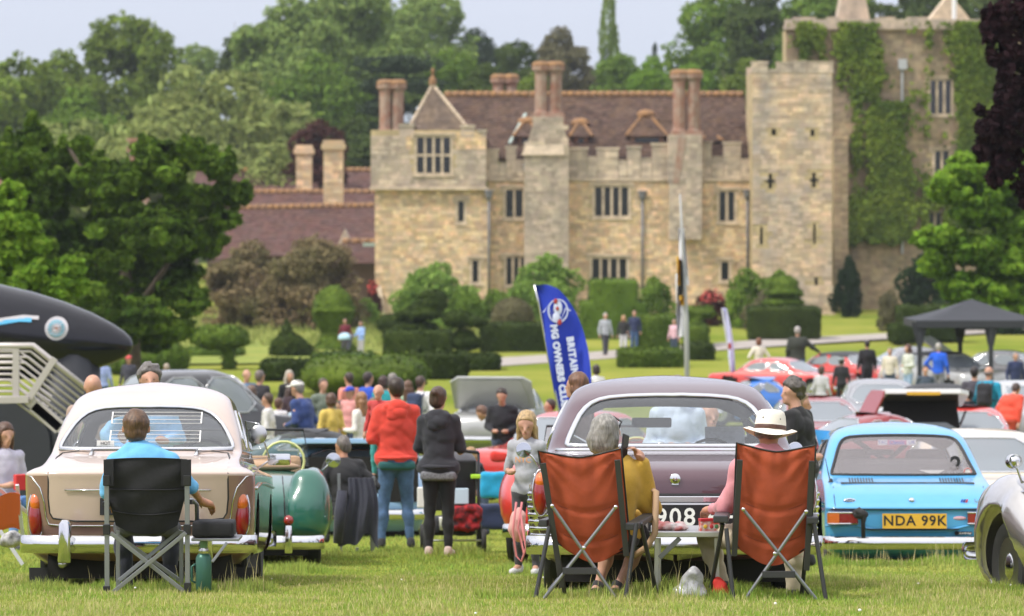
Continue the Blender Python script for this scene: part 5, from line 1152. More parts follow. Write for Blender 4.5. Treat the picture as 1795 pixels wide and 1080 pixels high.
# ---------------------------------------------------------------- 4 green roadster, 5 red roadster, 6 pewter tourer
def roadster_keys(w_=.73, h=.80, L_=3.9): return [(.14, w_*.85, .3, L_-.2, .5, .4), (.22, w_*.92, .15, L_-.1, .5, .4), (.40, w_*.93, .0, L_, .55, .4), (.55, w_*.90, .0, L_, .6, .4), (h*.82, w_*.86, .15, L_-.1, .6, .5), (h*.93, w_*.80, .5, L_-.3, .6, .6), (h, w_*.70, .95, L_-1.2, .5, .5), (h+.015, w_*.4, 1.2, L_-1.5, .3, .3), (h+.018, .05, 1.5, 1.6, .05, .05)]
def roadster_extra(pm, w_, h, L_, whl, screen=True, openw=False):
    def f(root, sh):
        for sg in (-1, 1):
            if openw: pr_ = [('e', (sg*(w_-.13), .85, .50), (.17, .62, h-.50)), ('e', (sg*(w_-.13), .75, .56), (.16, .45, .24))]
            else: pr_ = [('b', (sg*(w_-.15), .90, .50), (.15, .78, .25), .13), ('b', (sg*(w_-.18), .85, .60), (.14, .70, h-.62), .12), ('b', (sg*(w_-.22), .32, .44), (.17, .26, .19), .13)]
            me = sdf_mesh('wing', pr_, .03, .12, cut=lambda X, Y, Z: np.where((np.abs(X) > w_-.22) | openw, .37-np.sqrt((Y-whl[0])**2+(Z-.30)**2), -9))
            link_mesh('rear_wing', me, pm, root, True)
            me = sdf_mesh('wing', [('e', (sg*(w_-.13), whl[1], .45), (.18, .85, h-.45)), ('e', (sg*(w_-.12), L_-.25, .45), (.17, .3, .26))], .035, .1, cut=lambda X, Y, Z: -(np.sqrt((Y-whl[1])**2+(Z-.30)**2)-.36)*(np.abs(X) > w_-.16)-9*(np.abs(X) <= w_-.16))
            link_mesh('front_wing', me, pm, root, True)
            MB().poly([(sg*.40-.035, -.2, .12), (sg*.40+.035, -.2, .12), (sg*.40+.03, -.2, .36), (sg*.40-.03, -.2, .36)], (0, .1, 0)).build('overrider', 'chrome', root, smooth=True, bevel=.015, auto=50)
            MB().ell((sg*.40, -.03, .40), (.045, .05, .045)).build('tail_lamp', 'lamp_red', root, smooth=True)
            strip(sh, root, 'r', [(sg*.36, .2), (sg*.37, .4), (sg*.36, .6), (sg*.34, h*.9)], .006, 'trim_black', 'wing_seam', False, .002)
        if screen:
            a, b = 2.35, 2.3; q = [(-.58, a, h), (.58, a, h), (.52, b, h+.34), (-.52, b, h+.34)]
            o = MB().quad(*q).build('windscreen', 'screen_glass', root); MB().tube(q, .012, 6, True).build('screen_frame', 'trim_black', o, smooth=True)
            MB().tube([(.34+.19*math.cos(t*math.pi/9), 2.1, h+.05+.18*math.sin(t*math.pi/9)) for t in range(18)], .012, 6, True).build('steering_wheel', mat('pale_rim', (.6, .62, .25), .5), root, smooth=True)
            MB().box(-.5, .5, 1.4, 1.52, h-.2, h+.10).build('seat_back', mat('tan_hide', (.42, .27, .16), .6), root, bevel=.05); MB().ell((0, 1.2, h+.0), (.5, .2, .06)).build('folded_hood', 'tan_hide', root, smooth=True)
        round_mirror(root, (w_-.05, 2.9, h*.95), (w_+.06, 2.9, h+.06), .07, 'wing_mirror'); round_mirror(root, (-w_+.05, 2.9, h*.95), (-w_-.06, 2.9, h+.06), .07, 'wing_mirror')
    return f
car('dark green open roadster peeping out behind the cream saloon', 33, 424, roadster_keys(.74, .82), heading=R(3), paint_='green', wheels=((.75, 3.1), .31, .60), belt=.7, roof=False, seats=0, bumpers=.21, fine=.8, extra=roadster_extra('paint_green', .74, .86, 3.9, (.75, 3.1)), name='roadster', pr=2.2)
car('bright red open roadster behind the plum saloon, next to the blonde girl', 33.6, 1018, roadster_keys(.74, .84), heading=R(-6), paint_='red', wheels=((.75, 3.1), .32, .63), belt=.7, roof=False, seats=0, bumpers=.30, fine=.8, extra=roadster_extra('paint_red', .74, .90, 3.9, (.75, 3.1), openw=True), name='roadster', pr=2.2)
K = [(.16, .60, .3, 4.0, .5, .4), (.3, .66, .1, 4.1, .5, .4), (.5, .68, .0, 4.15, .5, .4), (.7, .68, .05, 4.1, .5, .4), (.85, .66, .3, 3.9, .5, .4), (.92, .62, .9, 3.1, .4, .5), (1.05, .60, 1.1, 2.75, .35, .4), (1.2, .56, 1.3, 2.6, .35, .4), (1.32, .48, 1.5, 2.45, .3, .3), (1.38, .3, 1.7, 2.3, .2, .2), (1.39, .05, 1.95, 2.05, .05, .05)]
K = [(q[0], q[1]*1.10)+q[2:] for q in K]
def pewter_extra(root, sh):
    for sg in (-1, 1):
        me = sdf_mesh('wing', [('e', (sg*.66, 3.32, .50), (.18, .60, .42)), ('c', (sg*.68, 3.0, .62), (sg*.70, 2.45, .32), .15, .09)], .022, .12, cut=lambda X, Y, Z: np.where(np.abs(X) > .60, -(np.sqrt((Y-3.3)**2+(Z-.31)**2)-.40), -9))
        link_mesh('front_wing', me, 'paint_pewter', root, True)
        me = sdf_mesh('wing', [('e', (sg*.67, .75, .50), (.18, .85, .42)), ('c', (sg*.66, 1.4, .5), (sg*.66, 1.8, .3), .14, .06)], .03, .12, cut=lambda X, Y, Z: np.where(np.abs(X) > .60, -(np.sqrt((Y-.8)**2+(Z-.31)**2)-.37), -9))
        link_mesh('rear_wing', me, 'paint_pewter', root, True)
        MB().box(sg*.72-.11, sg*.72+.11, 2.48, 2.50, .17, .30).build('mud_flap', 'rubber', root)
        MB().box(sg*.72-.09, sg*.72+.09, 2.465, 2.478, .215, .265).build('reflector_plate', 'chrome', root)
        strip(sh, root, 's+' if sg > 0 else 's-', [(.9, .80), (3.4, .80)], .010, 'chrome', 'side_strip', False)
        MB().tube([(sg*.69, 1.55, .62), (sg*.72, 1.55, .62), (sg*.72, 1.75, .62), (sg*.69, 1.75, .62)], .010, 6).build('door_handle', 'chrome', root, smooth=True)
        MB().tube([(sg*.63, 1.85, .2), (sg*.685, 1.85, .5), (sg*.685, 1.85, .88)], .005, 5).build('door_gap', 'trim_black', root)
    round_mirror(root, (-.72, 3.0, .86), (-.78, 3.0, 1.0), .05, 'wing_mirror', .05)
    MB().quad((-.62, 2.62, .93), (-.88, 2.5, .93), (-.86, 2.5, 1.2), (-.58, 2.5, 1.22)).build('quarter_light', 'screen_glass', root); MB().tube([(-.62, 2.62, .93), (-.88, 2.5, .93), (-.86, 2.5, 1.2)], .008, 6).build('quarter_light_frame', 'trim_black', root)
    MB().tube([(-.55, 2.5, 1.05), (-.66, 2.5, 1.24), (-.80, 2.5, 1.30)], .011, 6).build('roof_bar', 'trim_black', root, smooth=True)
    MB().box(-.74, -.58, 2.3, 2.36, 1.02, 1.13).build('door_mirror', 'trim_black', root, bevel=.02); MB().ell((-.79, 2.33, 1.07), (.03, .03, .04)).build('mirror_knob', 'trim_black', root, smooth=True)
car('silver-grey vintage tourer cut by the right edge, its front wheel showing', 25.5, 0, K, heading=R(13), paint_='pewter', loc=(4.72, 22.35, gz(22.6)-.14), wheels=((.8, 3.3), .31, .64), belt=.9, bumpers=.4, rearw=[(0, 1.3), (.35, 1.28), (.45, 1.0), (0, .98)], frontw=[(0, 1.3), (.42, 1.28), (.52, .98), (0, .96)],
    sides=[[(1.4, .96), (2.55, .96), (2.4, 1.24), (1.5, 1.26)]], extra=pewter_extra, fine=1.0, name='vintage_tourer')

# ---------------------------------------------------------------- the field of cars behind
def sal(w_=.82, h=1.38, L_=4.2, belt=.86, tl=.9, nose=1.15, low=.16): return [(low, w_*.9, .2, L_-.2, .3, .35), (low+.12, w_*.97, .06, L_-.06, .3, .35), (belt*.55, w_, .0, L_, .28, .35), (belt*.8, w_*.985, .03, L_-.02, .28, .4), (belt*.93, w_*.95, .1, L_-.12, .28, .4), (belt, w_*.92, tl*.85, L_-nose*.9, .28, .4),
    (belt+(h-belt)*.1, w_*.90, tl, L_-nose, .28, .4), (belt+(h-belt)*.45, w_*.83, tl+.22, L_-nose-.3, .3, .4), (belt+(h-belt)*.8, w_*.74, tl+.42, L_-nose-.58, .3, .4), (belt+(h-belt)*.93, w_*.6, tl+.6, L_-nose-.8, .3, .3), (h, w_*.3, tl+.85, L_-nose-1.0, .2, .2), (h+.006, .04, tl+1.1, L_-nose-1.2, .04, .04)]
def sal_win(w_, h, belt, L_, tl, nose): a, b = belt+.05, h-.10; mid = (tl+L_-nose)/2; return dict(rearw=[(0, b), (w_*.6, b-.01), (w_*.78, a), (0, a-.01)], frontw=[(0, b), (w_*.6, b-.01), (w_*.80, a-.01), (0, a-.03)], sides=[[(tl+.32, a), (mid-.03, a), (mid-.03, b-.02), (tl+.62, b-.03)], [(mid+.03, a), (L_-nose-.35, a), (L_-nose-.72, b-.03), (mid+.03, b-.02)]])
def gcar(label, px, D, col, heading, w_=.82, h=1.38, L_=4.2, belt=.86, tl=.9, nose=1.15, flip=False, extra=None, low=.16, wr=.31, **kw):
    kw.update(sal_win(w_, h, belt, L_, tl, nose)); a = R(heading); dr = -1 if flip else 1     # centre the car on the pixel
    cy = L_/2; loc = (PX(px, D)+cy*math.sin(a)*dr, D-cy*math.cos(a)*dr, gz(D))
    return car(label, D, px, sal(w_, h, L_, belt, tl, nose, low), heading=a, paint_=col, flip=flip, loc=loc, wheels=((.8, L_-.85), wr, w_-.14), belt=belt, fine=.42, gls='far_glass', bumpers=kw.pop('bumpers', .36), tail=[('b', w_*.72, belt*.68, .12, .05, 'lamp_red')], head=[(w_*.70, belt*.68, .085)], seats=0, extra=extra, group='show cars parked on the lawn', name=kw.pop('name', 'parked_car'), **kw)[0]
def flap(root, hinge_y, length, w_, z, ang, m, name, front=True, th=.04, inner='underside'):
    """an opened bonnet or tailgate: hinged at hinge_y, tilted up by ang degrees"""
    d = Vector((0, math.cos(R(ang))*(1 if front else -1), math.sin(R(ang)))); n = Vector((0, -d.z, d.y)) if front else Vector((0, d.z, -d.y))
    if n.z < 0: n = -n
    a = Vector((0, hinge_y, z)); X = Vector((w_, 0, 0)); b = a+d*length
    o = MB().poly([a-X, a+X, a+X+d*length*.85, b+X*.8, b-X*.8, a-X+d*length*.85], n*th).build(name, m, root, smooth=False, bevel=.012)
    MB().poly([a-X*.93+d*.05-n*.003, a+X*.93+d*.05-n*.003, b+X*.75-d*.06-n*.003, b-X*.75-d*.06-n*.003], -n*.012).build(name+'_lining', inner, o)
    return o
gcar('red coupe parked beyond the blonde girl and plum saloon', 995, 57, 'red', 150, .80, 1.30, 4.0, .80, .5, 1.2, flip=False)
gcar('pale grey car with its bonnet up beyond the red coupe', 878, 76, 'silver', 172, .82, 1.35, 4.2, extra=lambda r, s_: flap(r, 2.9, .95, .80, .90, 42, 'paint_silver', 'bonnet', True, inner='paint_silver'))
gcar('pale blue hatchback with its tailgate up behind the seated man in black', 618, 46, 'paleblue', 4, .80, 1.20, 3.9, .84, .3, 1.1, extra=lambda r, s_: (flap(r, 1.0, 1.0, .76, 1.12, 3, 'paint_paleblue', 'tailgate', False, .06), MB().box(-.70, .70, .02, .04, .5, 1.02).build('boot_dark_panel', 'painted_dark', r)))  # black panel in the boot: its darkness is painted, not cast
gcar('black van-like car with silver-framed sloping screen beyond the cream saloon', 362, 66, 'black', -62, .92, 1.92, 4.0, 1.15, .3, 1.0, trimm='alloy')
gcar('dark teal convertible low behind the green roadster', 520, 55, 'teal', 95, .78, 1.12, 3.9, .78, .9, 1.2, extra=None, roofm=('trim_black', .98))
gcar('cream-beige saloon with wide rear window behind the sky-blue coupe', 1705, 43, 'beige', 0, .83, 1.36, 4.3, .84)
gcar('dark grey car with bonnet up under the black gazebo', 1745, 112, 'dgrey', 70, .85, 1.30, 4.3, .84, extra=lambda r, s_: flap(r, 3.2, 1.3, .8, .9, 35, 'paint_dgrey', 'bonnet', True))
gcar('silver coupe between the blue-vested man and the gazebo', 1655, 108, 'silver', 30, .87, 1.35, 4.4, flip=True, roofm=('trim_black', 1.2))
gcar('red sports car with black roof left of the man in black', 1488, 112, 'red', 42, .88, 1.24, 4.3, .82, flip=True, roofm=('trim_black', 1.12))
gcar('low red sports car behind the woman in the white top', 1372, 108, 'red', 62, .86, 1.18, 4.2, .78, flip=True)
gcar('small bright blue car glimpsed over the plum roof', 1318, 92, 'blue', 100, .75, 1.15, 3.6, .76)
gcar('pink-red car with upright windscreen before the child in black', 1432, 70, 'darkred', 190, .80, 1.32, 4.0, .86)
gcar('grey-silver car with broad windscreen behind the dark red door', 1542, 80, 'grey', 178, .85, 1.38, 4.3, .88)
gcar('pale silver car with dark roof behind the white hatchback', 1648, 76, 'silver', 185, .83, 1.38, 4.3, .86, roofm=('trim_black', 1.25))
gcar('salmon-red car half hidden between hatchback and walkers', 1692, 66, 'red', 182, .78, 1.25, 3.9, .80)
gcar('white car at the right edge behind the walkers with backpacks', 1785, 78, 'silver', 200, .86, 1.40, 4.4, .88)
gcar('dark red car with a scissor door raised by the white hatchback', 1510, 62, 'darkred', 110, .80, 1.22, 3.9, .78, extra=lambda r, s_: flap(r, 2.0, .8, .3, .85, 62, 'paint_darkred', 'raised_door', False))
gcar('light grey saloon behind the man in the dark green jacket', 1590, 116, 'grey', 100, .82, 1.3, 4.3, .84)
def hatch_extra(root, sh):
    flap(root, 1.15, 1.25, .78, 1.33, 11, 'paint_white', 'tailgate', False, .08); MB().poly([(-.66, .30, .98), (.66, .30, .98), (.60, .55, 1.50), (-.60, .55, 1.50)], (0, .02, 0)).build('boot_dark_panel', 'painted_dark', root); MB().poly([(-.6, .26, .98), (.6, .26, .98), (.42, .27, 1.08), (-.42, .27, 1.08)], (0, .01, 0)).build('rear_glass', 'far_glass', root)  # dark panel stands in for the unlit boot interior
    MB().box(-.28, .28, -.10, -.085, 1.545, 1.60).build('number_plate', 'yellow_plate', root)
    for sg in (-1, 1): MB().tube([(sg*.72, 1.1, .95), (sg*.74, .25, 1.27)], .02, 6).build('gas_strut', 'trim_black', root)
gcar('white hatchback with open tailgate and black boot behind the sky-blue coupe', 1597, 66, 'white', 0, .80, 1.36, 3.9, .90, .3, 1.1, extra=hatch_extra)
# ================================================================ people
def cloth(col, kind='plain', vs=None):
    n = 'cloth_%s_%03d%03d%03d' % (kind, *[int(c*999) for c in col])
    if kind == 'denim': return mat(n, col, .9, var=1, vscale=14, col2=tuple(min(1, c*1.7) for c in col), bump=.0015, bscale=90)
    if kind == 'knit': return mat(n, col, .95, var=.12, vscale=8, bump=.001, bscale=150, sheen=.1)
    return mat(n, col, .88, var=.12, vscale=9, bump=.002, bscale=45, sheen=.1)
mat('skin', (.50, .27, .185), .5, var=.10, vscale=18, bump=.0006, bscale=160); mat('skin_tan', (.42, .20, .12), .5, var=.14, vscale=18, bump=.0008, bscale=150); mat('skin_brown', (.16, .08, .05), .5)
def hairmat(col): return mat('hair_%03d%03d%03d' % tuple(int(c*999) for c in col), col, .45, var=1, vscale=60, col2=tuple(c*.32 for c in col), bump=.004, bscale=140, stretch=(1, 1, .18))
def mulv(v, s_): return (v[0]*s_, v[1]*s_, v[2]*s_)
ARMS = {  # elbow, wrist, fingertip for the right side (x > 0); mirrored for the left
 'down': ((.25, -.03, 1.14), (.27, .06, .90), (.265, .09, .74)), 'front': ((.25, -.01, 1.14), (.12, .24, 1.13), (.03, .32, 1.15)), 'phone': ((.24, .05, 1.14), (.09, .30, 1.28), (.05, .36, 1.36)),
 'hip': ((.36, -.05, 1.16), (.20, .04, 1.0), (.14, .08, .95)), 'raise': ((.30, .12, 1.30), (.15, .30, 1.50), (.1, .34, 1.62)), 'push': ((.24, .08, 1.13), (.20, .36, 1.08), (.18, .44, 1.06)), 'out': ((.38, .05, 1.22), (.55, .15, 1.1), (.62, .2, 1.05))}
def joints(pose, lean=0, fem=False, armR='down', armL='down', stride=0, spread=.0):
    sw = .175 if not fem else .155
    J = dict(pelvis=(0, 0, .93), belly=(0, .01, 1.08), chest=(0, 0, 1.27), neck=(0, -.005, 1.46), head=(0, .015, 1.635), shR=(sw, 0, 1.41), shL=(-sw, 0, 1.41))
    for s_, nm, ar in ((1, 'R', armR), (-1, 'L', armL)):
        e, w_, t = ARMS[ar]; J['el'+nm] = (s_*e[0]*(.92 if fem else 1), e[1], e[2]); J['wr'+nm] = (s_*w_[0], w_[1], w_[2]); J['ft'+nm] = (s_*t[0], t[1], t[2])
    if lean:
        m = rotm('X', -lean); c = Vector((0, 0, .95))
        for k in list(J):
            if k != 'pelvis': J[k] = tuple(c+m@(Vector(J[k])-c))
    if pose == 'sit':
        for k in J: J[k] = (J[k][0], J[k][1], J[k][2]-.47)
        for s_, nm in ((1, 'R'), (-1, 'L')): J['hip'+nm] = (s_*.09, 0, .45); J['kn'+nm] = (s_*.13, .42, .50); J['an'+nm] = (s_*.12, .44, .09); J['to'+nm] = (s_*.13, .60, .04)
    else:
        for s_, nm in ((1, 'R'), (-1, 'L')):
            st = stride*s_; J['hip'+nm] = (s_*.085, 0, .90); J['kn'+nm] = (s_*(.095+spread*.5), .03+st*.5, .49); J['an'+nm] = (s_*(.10+spread), -.01+st, .085); J['to'+nm] = (s_*(.125+spread*1.1), .14+st, .035)
    return J
def hand(w_, t, sg, curl=.35, fine=True, k=1.0):
    """palm, four unequal bent fingers and a side thumb, from wrist w_ towards fingertip t"""
    w_ = Vector(w_); d = (Vector(t)-w_).normalized(); side = d.cross(Vector((0, 0, 1))); side = side.normalized() if side.length > .2 else Vector((1, 0, 0)); nrm = side.cross(d).normalized()
    pal = w_+d*.055*k; out = [('c', tuple(w_), tuple(w_+d*.04*k), .024*k, .026*k), ('c', tuple(pal-side*.018*k), tuple(pal+side*.018*k+d*.01*k), .022*k, .021*k), ('c', tuple(pal+d*.02*k-side*.024*k), tuple(pal+d*.02*k+side*.024*k), .014*k, .014*k)]
    for i, ln in enumerate((.070, .080, .074, .056)):
        b = pal+d*.032*k+side*(.027-.018*i)*k*-sg; m = b+(d*math.cos(curl)-nrm*math.sin(curl))*ln*.5*k; e = m+(d*math.cos(curl*2.2)-nrm*math.sin(curl*2.2))*ln*.5*k
        out += [('c', tuple(b), tuple(m), .0095*k, .0088*k, 1, {'k': .008}), ('c', tuple(m), tuple(e), .0088*k, .0070*k, 1, {'k': .005})]
    b = w_+d*.03*k-side*.022*sg*k; m = b+(d*.6-side*sg*.8-nrm*.3).normalized()*.038*k; e = m+(d*.9-side*sg*.2-nrm*.4).normalized()*.032*k
    return out+[('c', tuple(b), tuple(m), .013*k, .011*k, 1, {'k': .01}), ('c', tuple(m), tuple(e), .011*k, .009*k, 1, {'k': .006})]
def headprims(c, q, sc=1.0, ears=True):
    """head with brow, nose, lips, chin and ears; q turns local directions"""
    c = Vector(c); v = lambda x, y, z: tuple(c+q@Vector((x*sc, y*sc, z*sc)))
    r = lambda *a: tuple(b*sc for b in a)
    o = [('e', v(0, -.008, .025), r(.076, .092, .092)), ('c', v(0, .02, -.02), v(0, .045, -.075), .062*sc, .036*sc), ('c', v(-.045, .045, .022), v(.045, .045, .022), .022*sc, .022*sc), ('c', v(0, .088, .008), v(0, .107, -.022), .010*sc, .015*sc),
         ('c', v(-.02, .086, -.052), v(.02, .086, -.052), .009*sc, .009*sc), ('c', v(0, .078, -.085), v(0, .07, -.09), .020*sc, .016*sc)]
    if ears: o += [('c', v(s_*.078, -.005, .012), v(s_*.081, -.012, -.022), .014*sc, .009*sc, 1, {'k': .01}) for s_ in (-1, 1)]
    return o
def build_person(root, J, top, bot, skin='skin', hair=('short', (.05, .03, .02)), vox=.02, sleeve='long', shorts=False, fem=False, bulk=1.0, hq=None, shoes=(.03, .03, .03), hood=False, cap=None, hat=False, hands=None,
                 bag=None, topk='plain', botk='plain', skirt=False, curl=.35, sc=1.0, folds=.0045, lapel=False):
    near = vox < .015; hq = hq or Matrix.Identity(3); b = bulk
    A = J['pelvis']; 
    def arm(nm, i=0.0, a=0, z=1):
        e = J['el'+nm]; o = [('c', J['sh'+nm], e, .047*b+i, .038*b+i*.9)]
        if z: o.append(('c', e, J['wr'+nm], .038*b+i*.9, .026+i*.9))
        return o
    def leg(nm, i=0.0, to=1):
        o = [('c', J['hip'+nm], J['kn'+nm], .078*b+i, .052+i)]
        if to: o += [('c', J['kn'+nm], tuple(np.array(J['kn'+nm])*.62+np.array(J['an'+nm])*.38), .050+i, .052+i), ('c', tuple(np.array(J['kn'+nm])*.62+np.array(J['an'+nm])*.38), J['an'+nm], .052+i, .034+i)]
        return o
    def torso(i=0.0, low=True):
        w_ = (.165 if not fem else .145)*b; ch, be, pe_ = J['chest'], J['belly'], J['pelvis']
        o = [('e', ch, (w_+i, (.115 if not fem else .105)*b+i, .19+i)), ('e', be, ((.148 if not fem else .125)*b+i, .105*b+i, .16)), ('c', tuple(np.array(J['neck'])*.8+np.array(J['chest'])*.2), J['shL'], .062+i, .050+i), ('c', tuple(np.array(J['neck'])*.8+np.array(J['chest'])*.2), J['shR'], .062+i, .050+i), ('c', tuple((np.array(J['shL'])+J['shR'])/2), J['neck'], .07+i, .05+i*.4)]
        if low: o.append(('e', pe_, ((.155 if not fem else .17)*b+i, .115*b+i, .125)))
        return o
    hp = headprims(J['head'], hq, sc)
    body = hp+[('c', J['neck'], tuple(np.array(J['head'])*.75+np.array(J['neck'])*.25), .056 if not fem else .047, .050 if not fem else .043)]+torso(-.024)+sum([arm(n_, -.009) + leg(n_, -.010 if near else -.014)+[('c', J['an'+n_], J['to'+n_], .035, .028)] for n_ in 'RL'], [])
    for n_, sg in (('R', 1), ('L', -1)):
        if near: body += hand(J['wr'+n_], J['ft'+n_], sg, curl)
        else:
            w_ = Vector(J['wr'+n_]); t = Vector(J['ft'+n_]); body += [('c', tuple(w_), tuple(w_.lerp(t, .55)), .028, .034), ('c', tuple(w_.lerp(t, .5)), tuple(t), .030, .016)]
    blob('body', body, skin, root, vox, .022 if near else .03)
    v = lambda x, y, z: tuple(Vector(J['head'])+hq@Vector((x*sc, y*sc, z*sc)))
    if vox <= .021:     # eyes and lips
        for s_ in (-1, 1): MB().ell(v(s_*.030, .083, .006), (.0085, .005, .0035), 8, 6).build('eye', 'trim_black', root, smooth=True)
        MB().tube([v(-.022, .092, -.052), v(0, .098, -.051), v(.022, .092, -.052)], .0045, 5).build('lips', mat('lips', (.42, .14, .12), .5), root, smooth=True)
    # clothes
    i = .016; tp = torso(i)+arm('R', i, z=sleeve == 'long')+arm('L', i, z=sleeve == 'long')
    if sleeve == 'none': tp = torso(i)
    if hood: tp += [('e', tuple(Vector(J['neck'])+Vector((0, -.085, -.02))), (.145, .075, .10)), ('c', tuple(Vector(J['neck'])+Vector((-.07, .0, .015))), tuple(Vector(J['neck'])+Vector((.07, .0, .015))), .045, .045), ('c', tuple(Vector(A)+Vector((-.12, 0, .0))), tuple(Vector(A)+Vector((.12, 0, .0))), .085*b, .085*b)]
    def cutneck(X, Y, Z): n = J['neck']; return np.where(Z > n[2]+.012, .05, -.05) if not hood else np.full(X.shape, -.05)
    blob('top', tp, cloth(top, topk), root, vox, .035, noise=folds*.5, nscale=15, seed=int(top[0]*97+A[2]*9), crease=(.016 if not fem else .013) if vox < .03 else 0)
    if hood:
        nk = Vector(J['neck']); blob('hood', [('e', tuple(nk+Vector((0, -.115, -.075))), (.125, .055, .085)), ('c', tuple(nk+Vector((-.11, -.06, -.02))), tuple(nk+Vector((-.075, .05, .0))), .04, .035), ('c', tuple(nk+Vector((.11, -.06, -.02))), tuple(nk+Vector((.075, .05, .0))), .04, .035), ('c', tuple(nk+Vector((-.1, -.09, -.0))), tuple(nk+Vector((.1, -.09, -.0))), .04, .04)], cloth(top, topk), root, .014, .02, crease=.014, seed=4)
        blob('hem_band', [('e', tuple(Vector(A)+Vector((0, 0, .01))), (.185*b, .145*b, .045))], cloth(top, topk), root, .014, .02)
    i = .014; hz_ = np.array(J['pelvis'])
    if skirt: bp_ = [('e', tuple(hz_), (.18*b, .14*b, .14)), ('c', J['hipR'], J['knR'], .11, .12), ('c', J['hipL'], J['knL'], .11, .12)]
    else: bp_ = [('e', tuple(hz_-np.array([0, 0, .02])), ((.158 if not fem else .17)*b+i*.6, .118*b+i*.6, .12))]+leg('R', i*.8, not shorts)+leg('L', i*.8, not shorts)
    blob('skirt' if skirt else 'shorts' if shorts else 'trousers', bp_, cloth(bot, botk), root, vox, .03, noise=folds*.4, nscale=13, seed=3, crease=.010 if vox < .03 else 0)
    for n_ in 'RL':
        a_, t_ = np.array(J['an'+n_]), np.array(J['to'+n_]); blob('shoe', [('c', tuple(a_+[0, -.03, -.035]), tuple(t_+[0, .0, -.0]), .042, .038), ('c', tuple(a_+[0, -.02, 0]), tuple(a_+[0, 0, .015]), .042, .036)], cloth(shoes), root, max(vox, .012), .02)
    # hair and hats
    st, hc = hair; hm_ = hairmat(hc) if hc else None
    inv = hq.inverted() if hasattr(hq, 'inverted') else hq
    hc_ = Vector(J['head'])
    def loc_(X, Y, Z): M = np.array(inv); D_ = np.stack([X-hc_.x, Y-hc_.y, Z-hc_.z]); return np.tensordot(M, D_, 1)/sc
    r = lambda *a: tuple(q*sc for q in a); vx = min(vox, .018); nz_ = .004 if near else .003
    if st == 'short': blob('hair', [('e', v(0, -.016, .04), r(.086, .098, .092)), ('e', v(0, -.045, -.015), r(.072, .062, .075))], hm_, root, vx, .02, noise=nz_, nscale=60, cut=lambda X, Y, Z: (lambda l: np.maximum((l[1]-.035-(l[2]-.04)*.75)*sc, -(l[2]+.075)*sc))(loc_(X, Y, Z)))
    if st == 'curly': blob('hair', [('e', v(0, -.02, .05), r(.105, .11, .10)), ('e', v(0, -.05, 0), r(.092, .075, .08))], hm_, root, vx, .03, noise=.016, nscale=52, cut=lambda X, Y, Z: (lambda l: (l[1]-.045-(l[2]-.04)*.75)*sc)(loc_(X, Y, Z)))
    if st == 'ring': blob('hair', [('e', v(0, -.014, .0), r(.086, .095, .055))], hm_, root, vx, .02, noise=nz_, nscale=60, cut=lambda X, Y, Z: (lambda l: (l[1]-.02)*sc)(loc_(X, Y, Z)))
    if st in ('long', 'bob', 'bun', 'pony'):
        pr = [('e', v(0, -.018, .04), r(.090, .102, .098)), ('e', v(0, -.05, -.01), r(.082, .066, .09))]
        if st == 'long': pr += [('c', v(-.045, -.06, -.05), v(-.06, -.075, -.27), .062, .035), ('c', v(.045, -.06, -.05), v(.06, -.075, -.27), .062, .035), ('c', v(0, -.075, -.05), v(0, -.09, -.28), .05, .04), ('c', v(-.07, .02, .02), v(-.085, .02, -.24), .026, .018), ('c', v(.07, .02, .02), v(.085, .02, -.24), .026, .018)]
        if st == 'bob': pr += [('e', v(0, -.035, -.035), r(.098, .085, .085))]
        if st == 'bun': pr += [('e', v(.0, -.105, .075), r(.042, .038, .040))]
        if st == 'pony': pr += [('c', v(0, -.11, .02), v(0, -.13, -.16), .035, .02)]
        blob('hair', pr, hm_, root, vx, .02, noise=.004, nscale=55, cut=lambda X, Y, Z: (lambda l: (l[1]-.05-np.maximum(l[2]-.05, 0)*.9-np.maximum(0, np.abs(l[0])-.062)*.5)*sc)(loc_(X, Y, Z)))
    if cap:
        q_ = blob('cap', [('e', v(0, -.005, .055), r(.094, .108, .075))], cloth(cap), root, vx, .02, cut=lambda X, Y, Z: -(loc_(X, Y, Z)[2]-.035)*sc); MB().ell(v(0, .12, .045), (.07*sc, .075*sc, .012), 14, 6).build('peak', cloth(cap), q_, smooth=True)
    return root
def D_for(py, h):
    best = min(((abs(400-(gz(d)+h)*FPX/d-py), d) for d in np.arange(58, 135, .5)), key=lambda t: t[0]); return best[1]
def person(label, px, D, h=1.74, rot=0, topy=None, pose='stand', arms=('down', 'down'), lean=0, fem=False, stride=0, hy=0, hp=0, vox=None, group=None, dz=0, extra=None, spread=.0, **kw):
    if topy: h = ((400-topy)/FPX*D-gz(D)-dz)*(1.75/1.28 if pose == 'sit' else 1)
    root = thing('person', label, 'person', (PX(px, D), D, gz(D)+dz), R(rot), group)
    k = h/1.75; root.scale = (k, k, k)
    J = joints(pose, lean, fem, arms[0], arms[1], stride, spread)
    hq = Matrix.Rotation(R(hy), 3, 'Z')@Matrix.Rotation(R(-hp-lean*.6), 3, 'X')
    kw.setdefault('top', (.3, .3, .3)); kw.setdefault('bot', (.05, .07, .12))
    build_person(root, J, fem=fem, hq=hq, vox=vox or (.016 if D < 45 else .026 if D < 90 else .034), sc=1.0 if h > 1.45 else 1.22, **kw)
    if extra: extra(root, J)
    return root
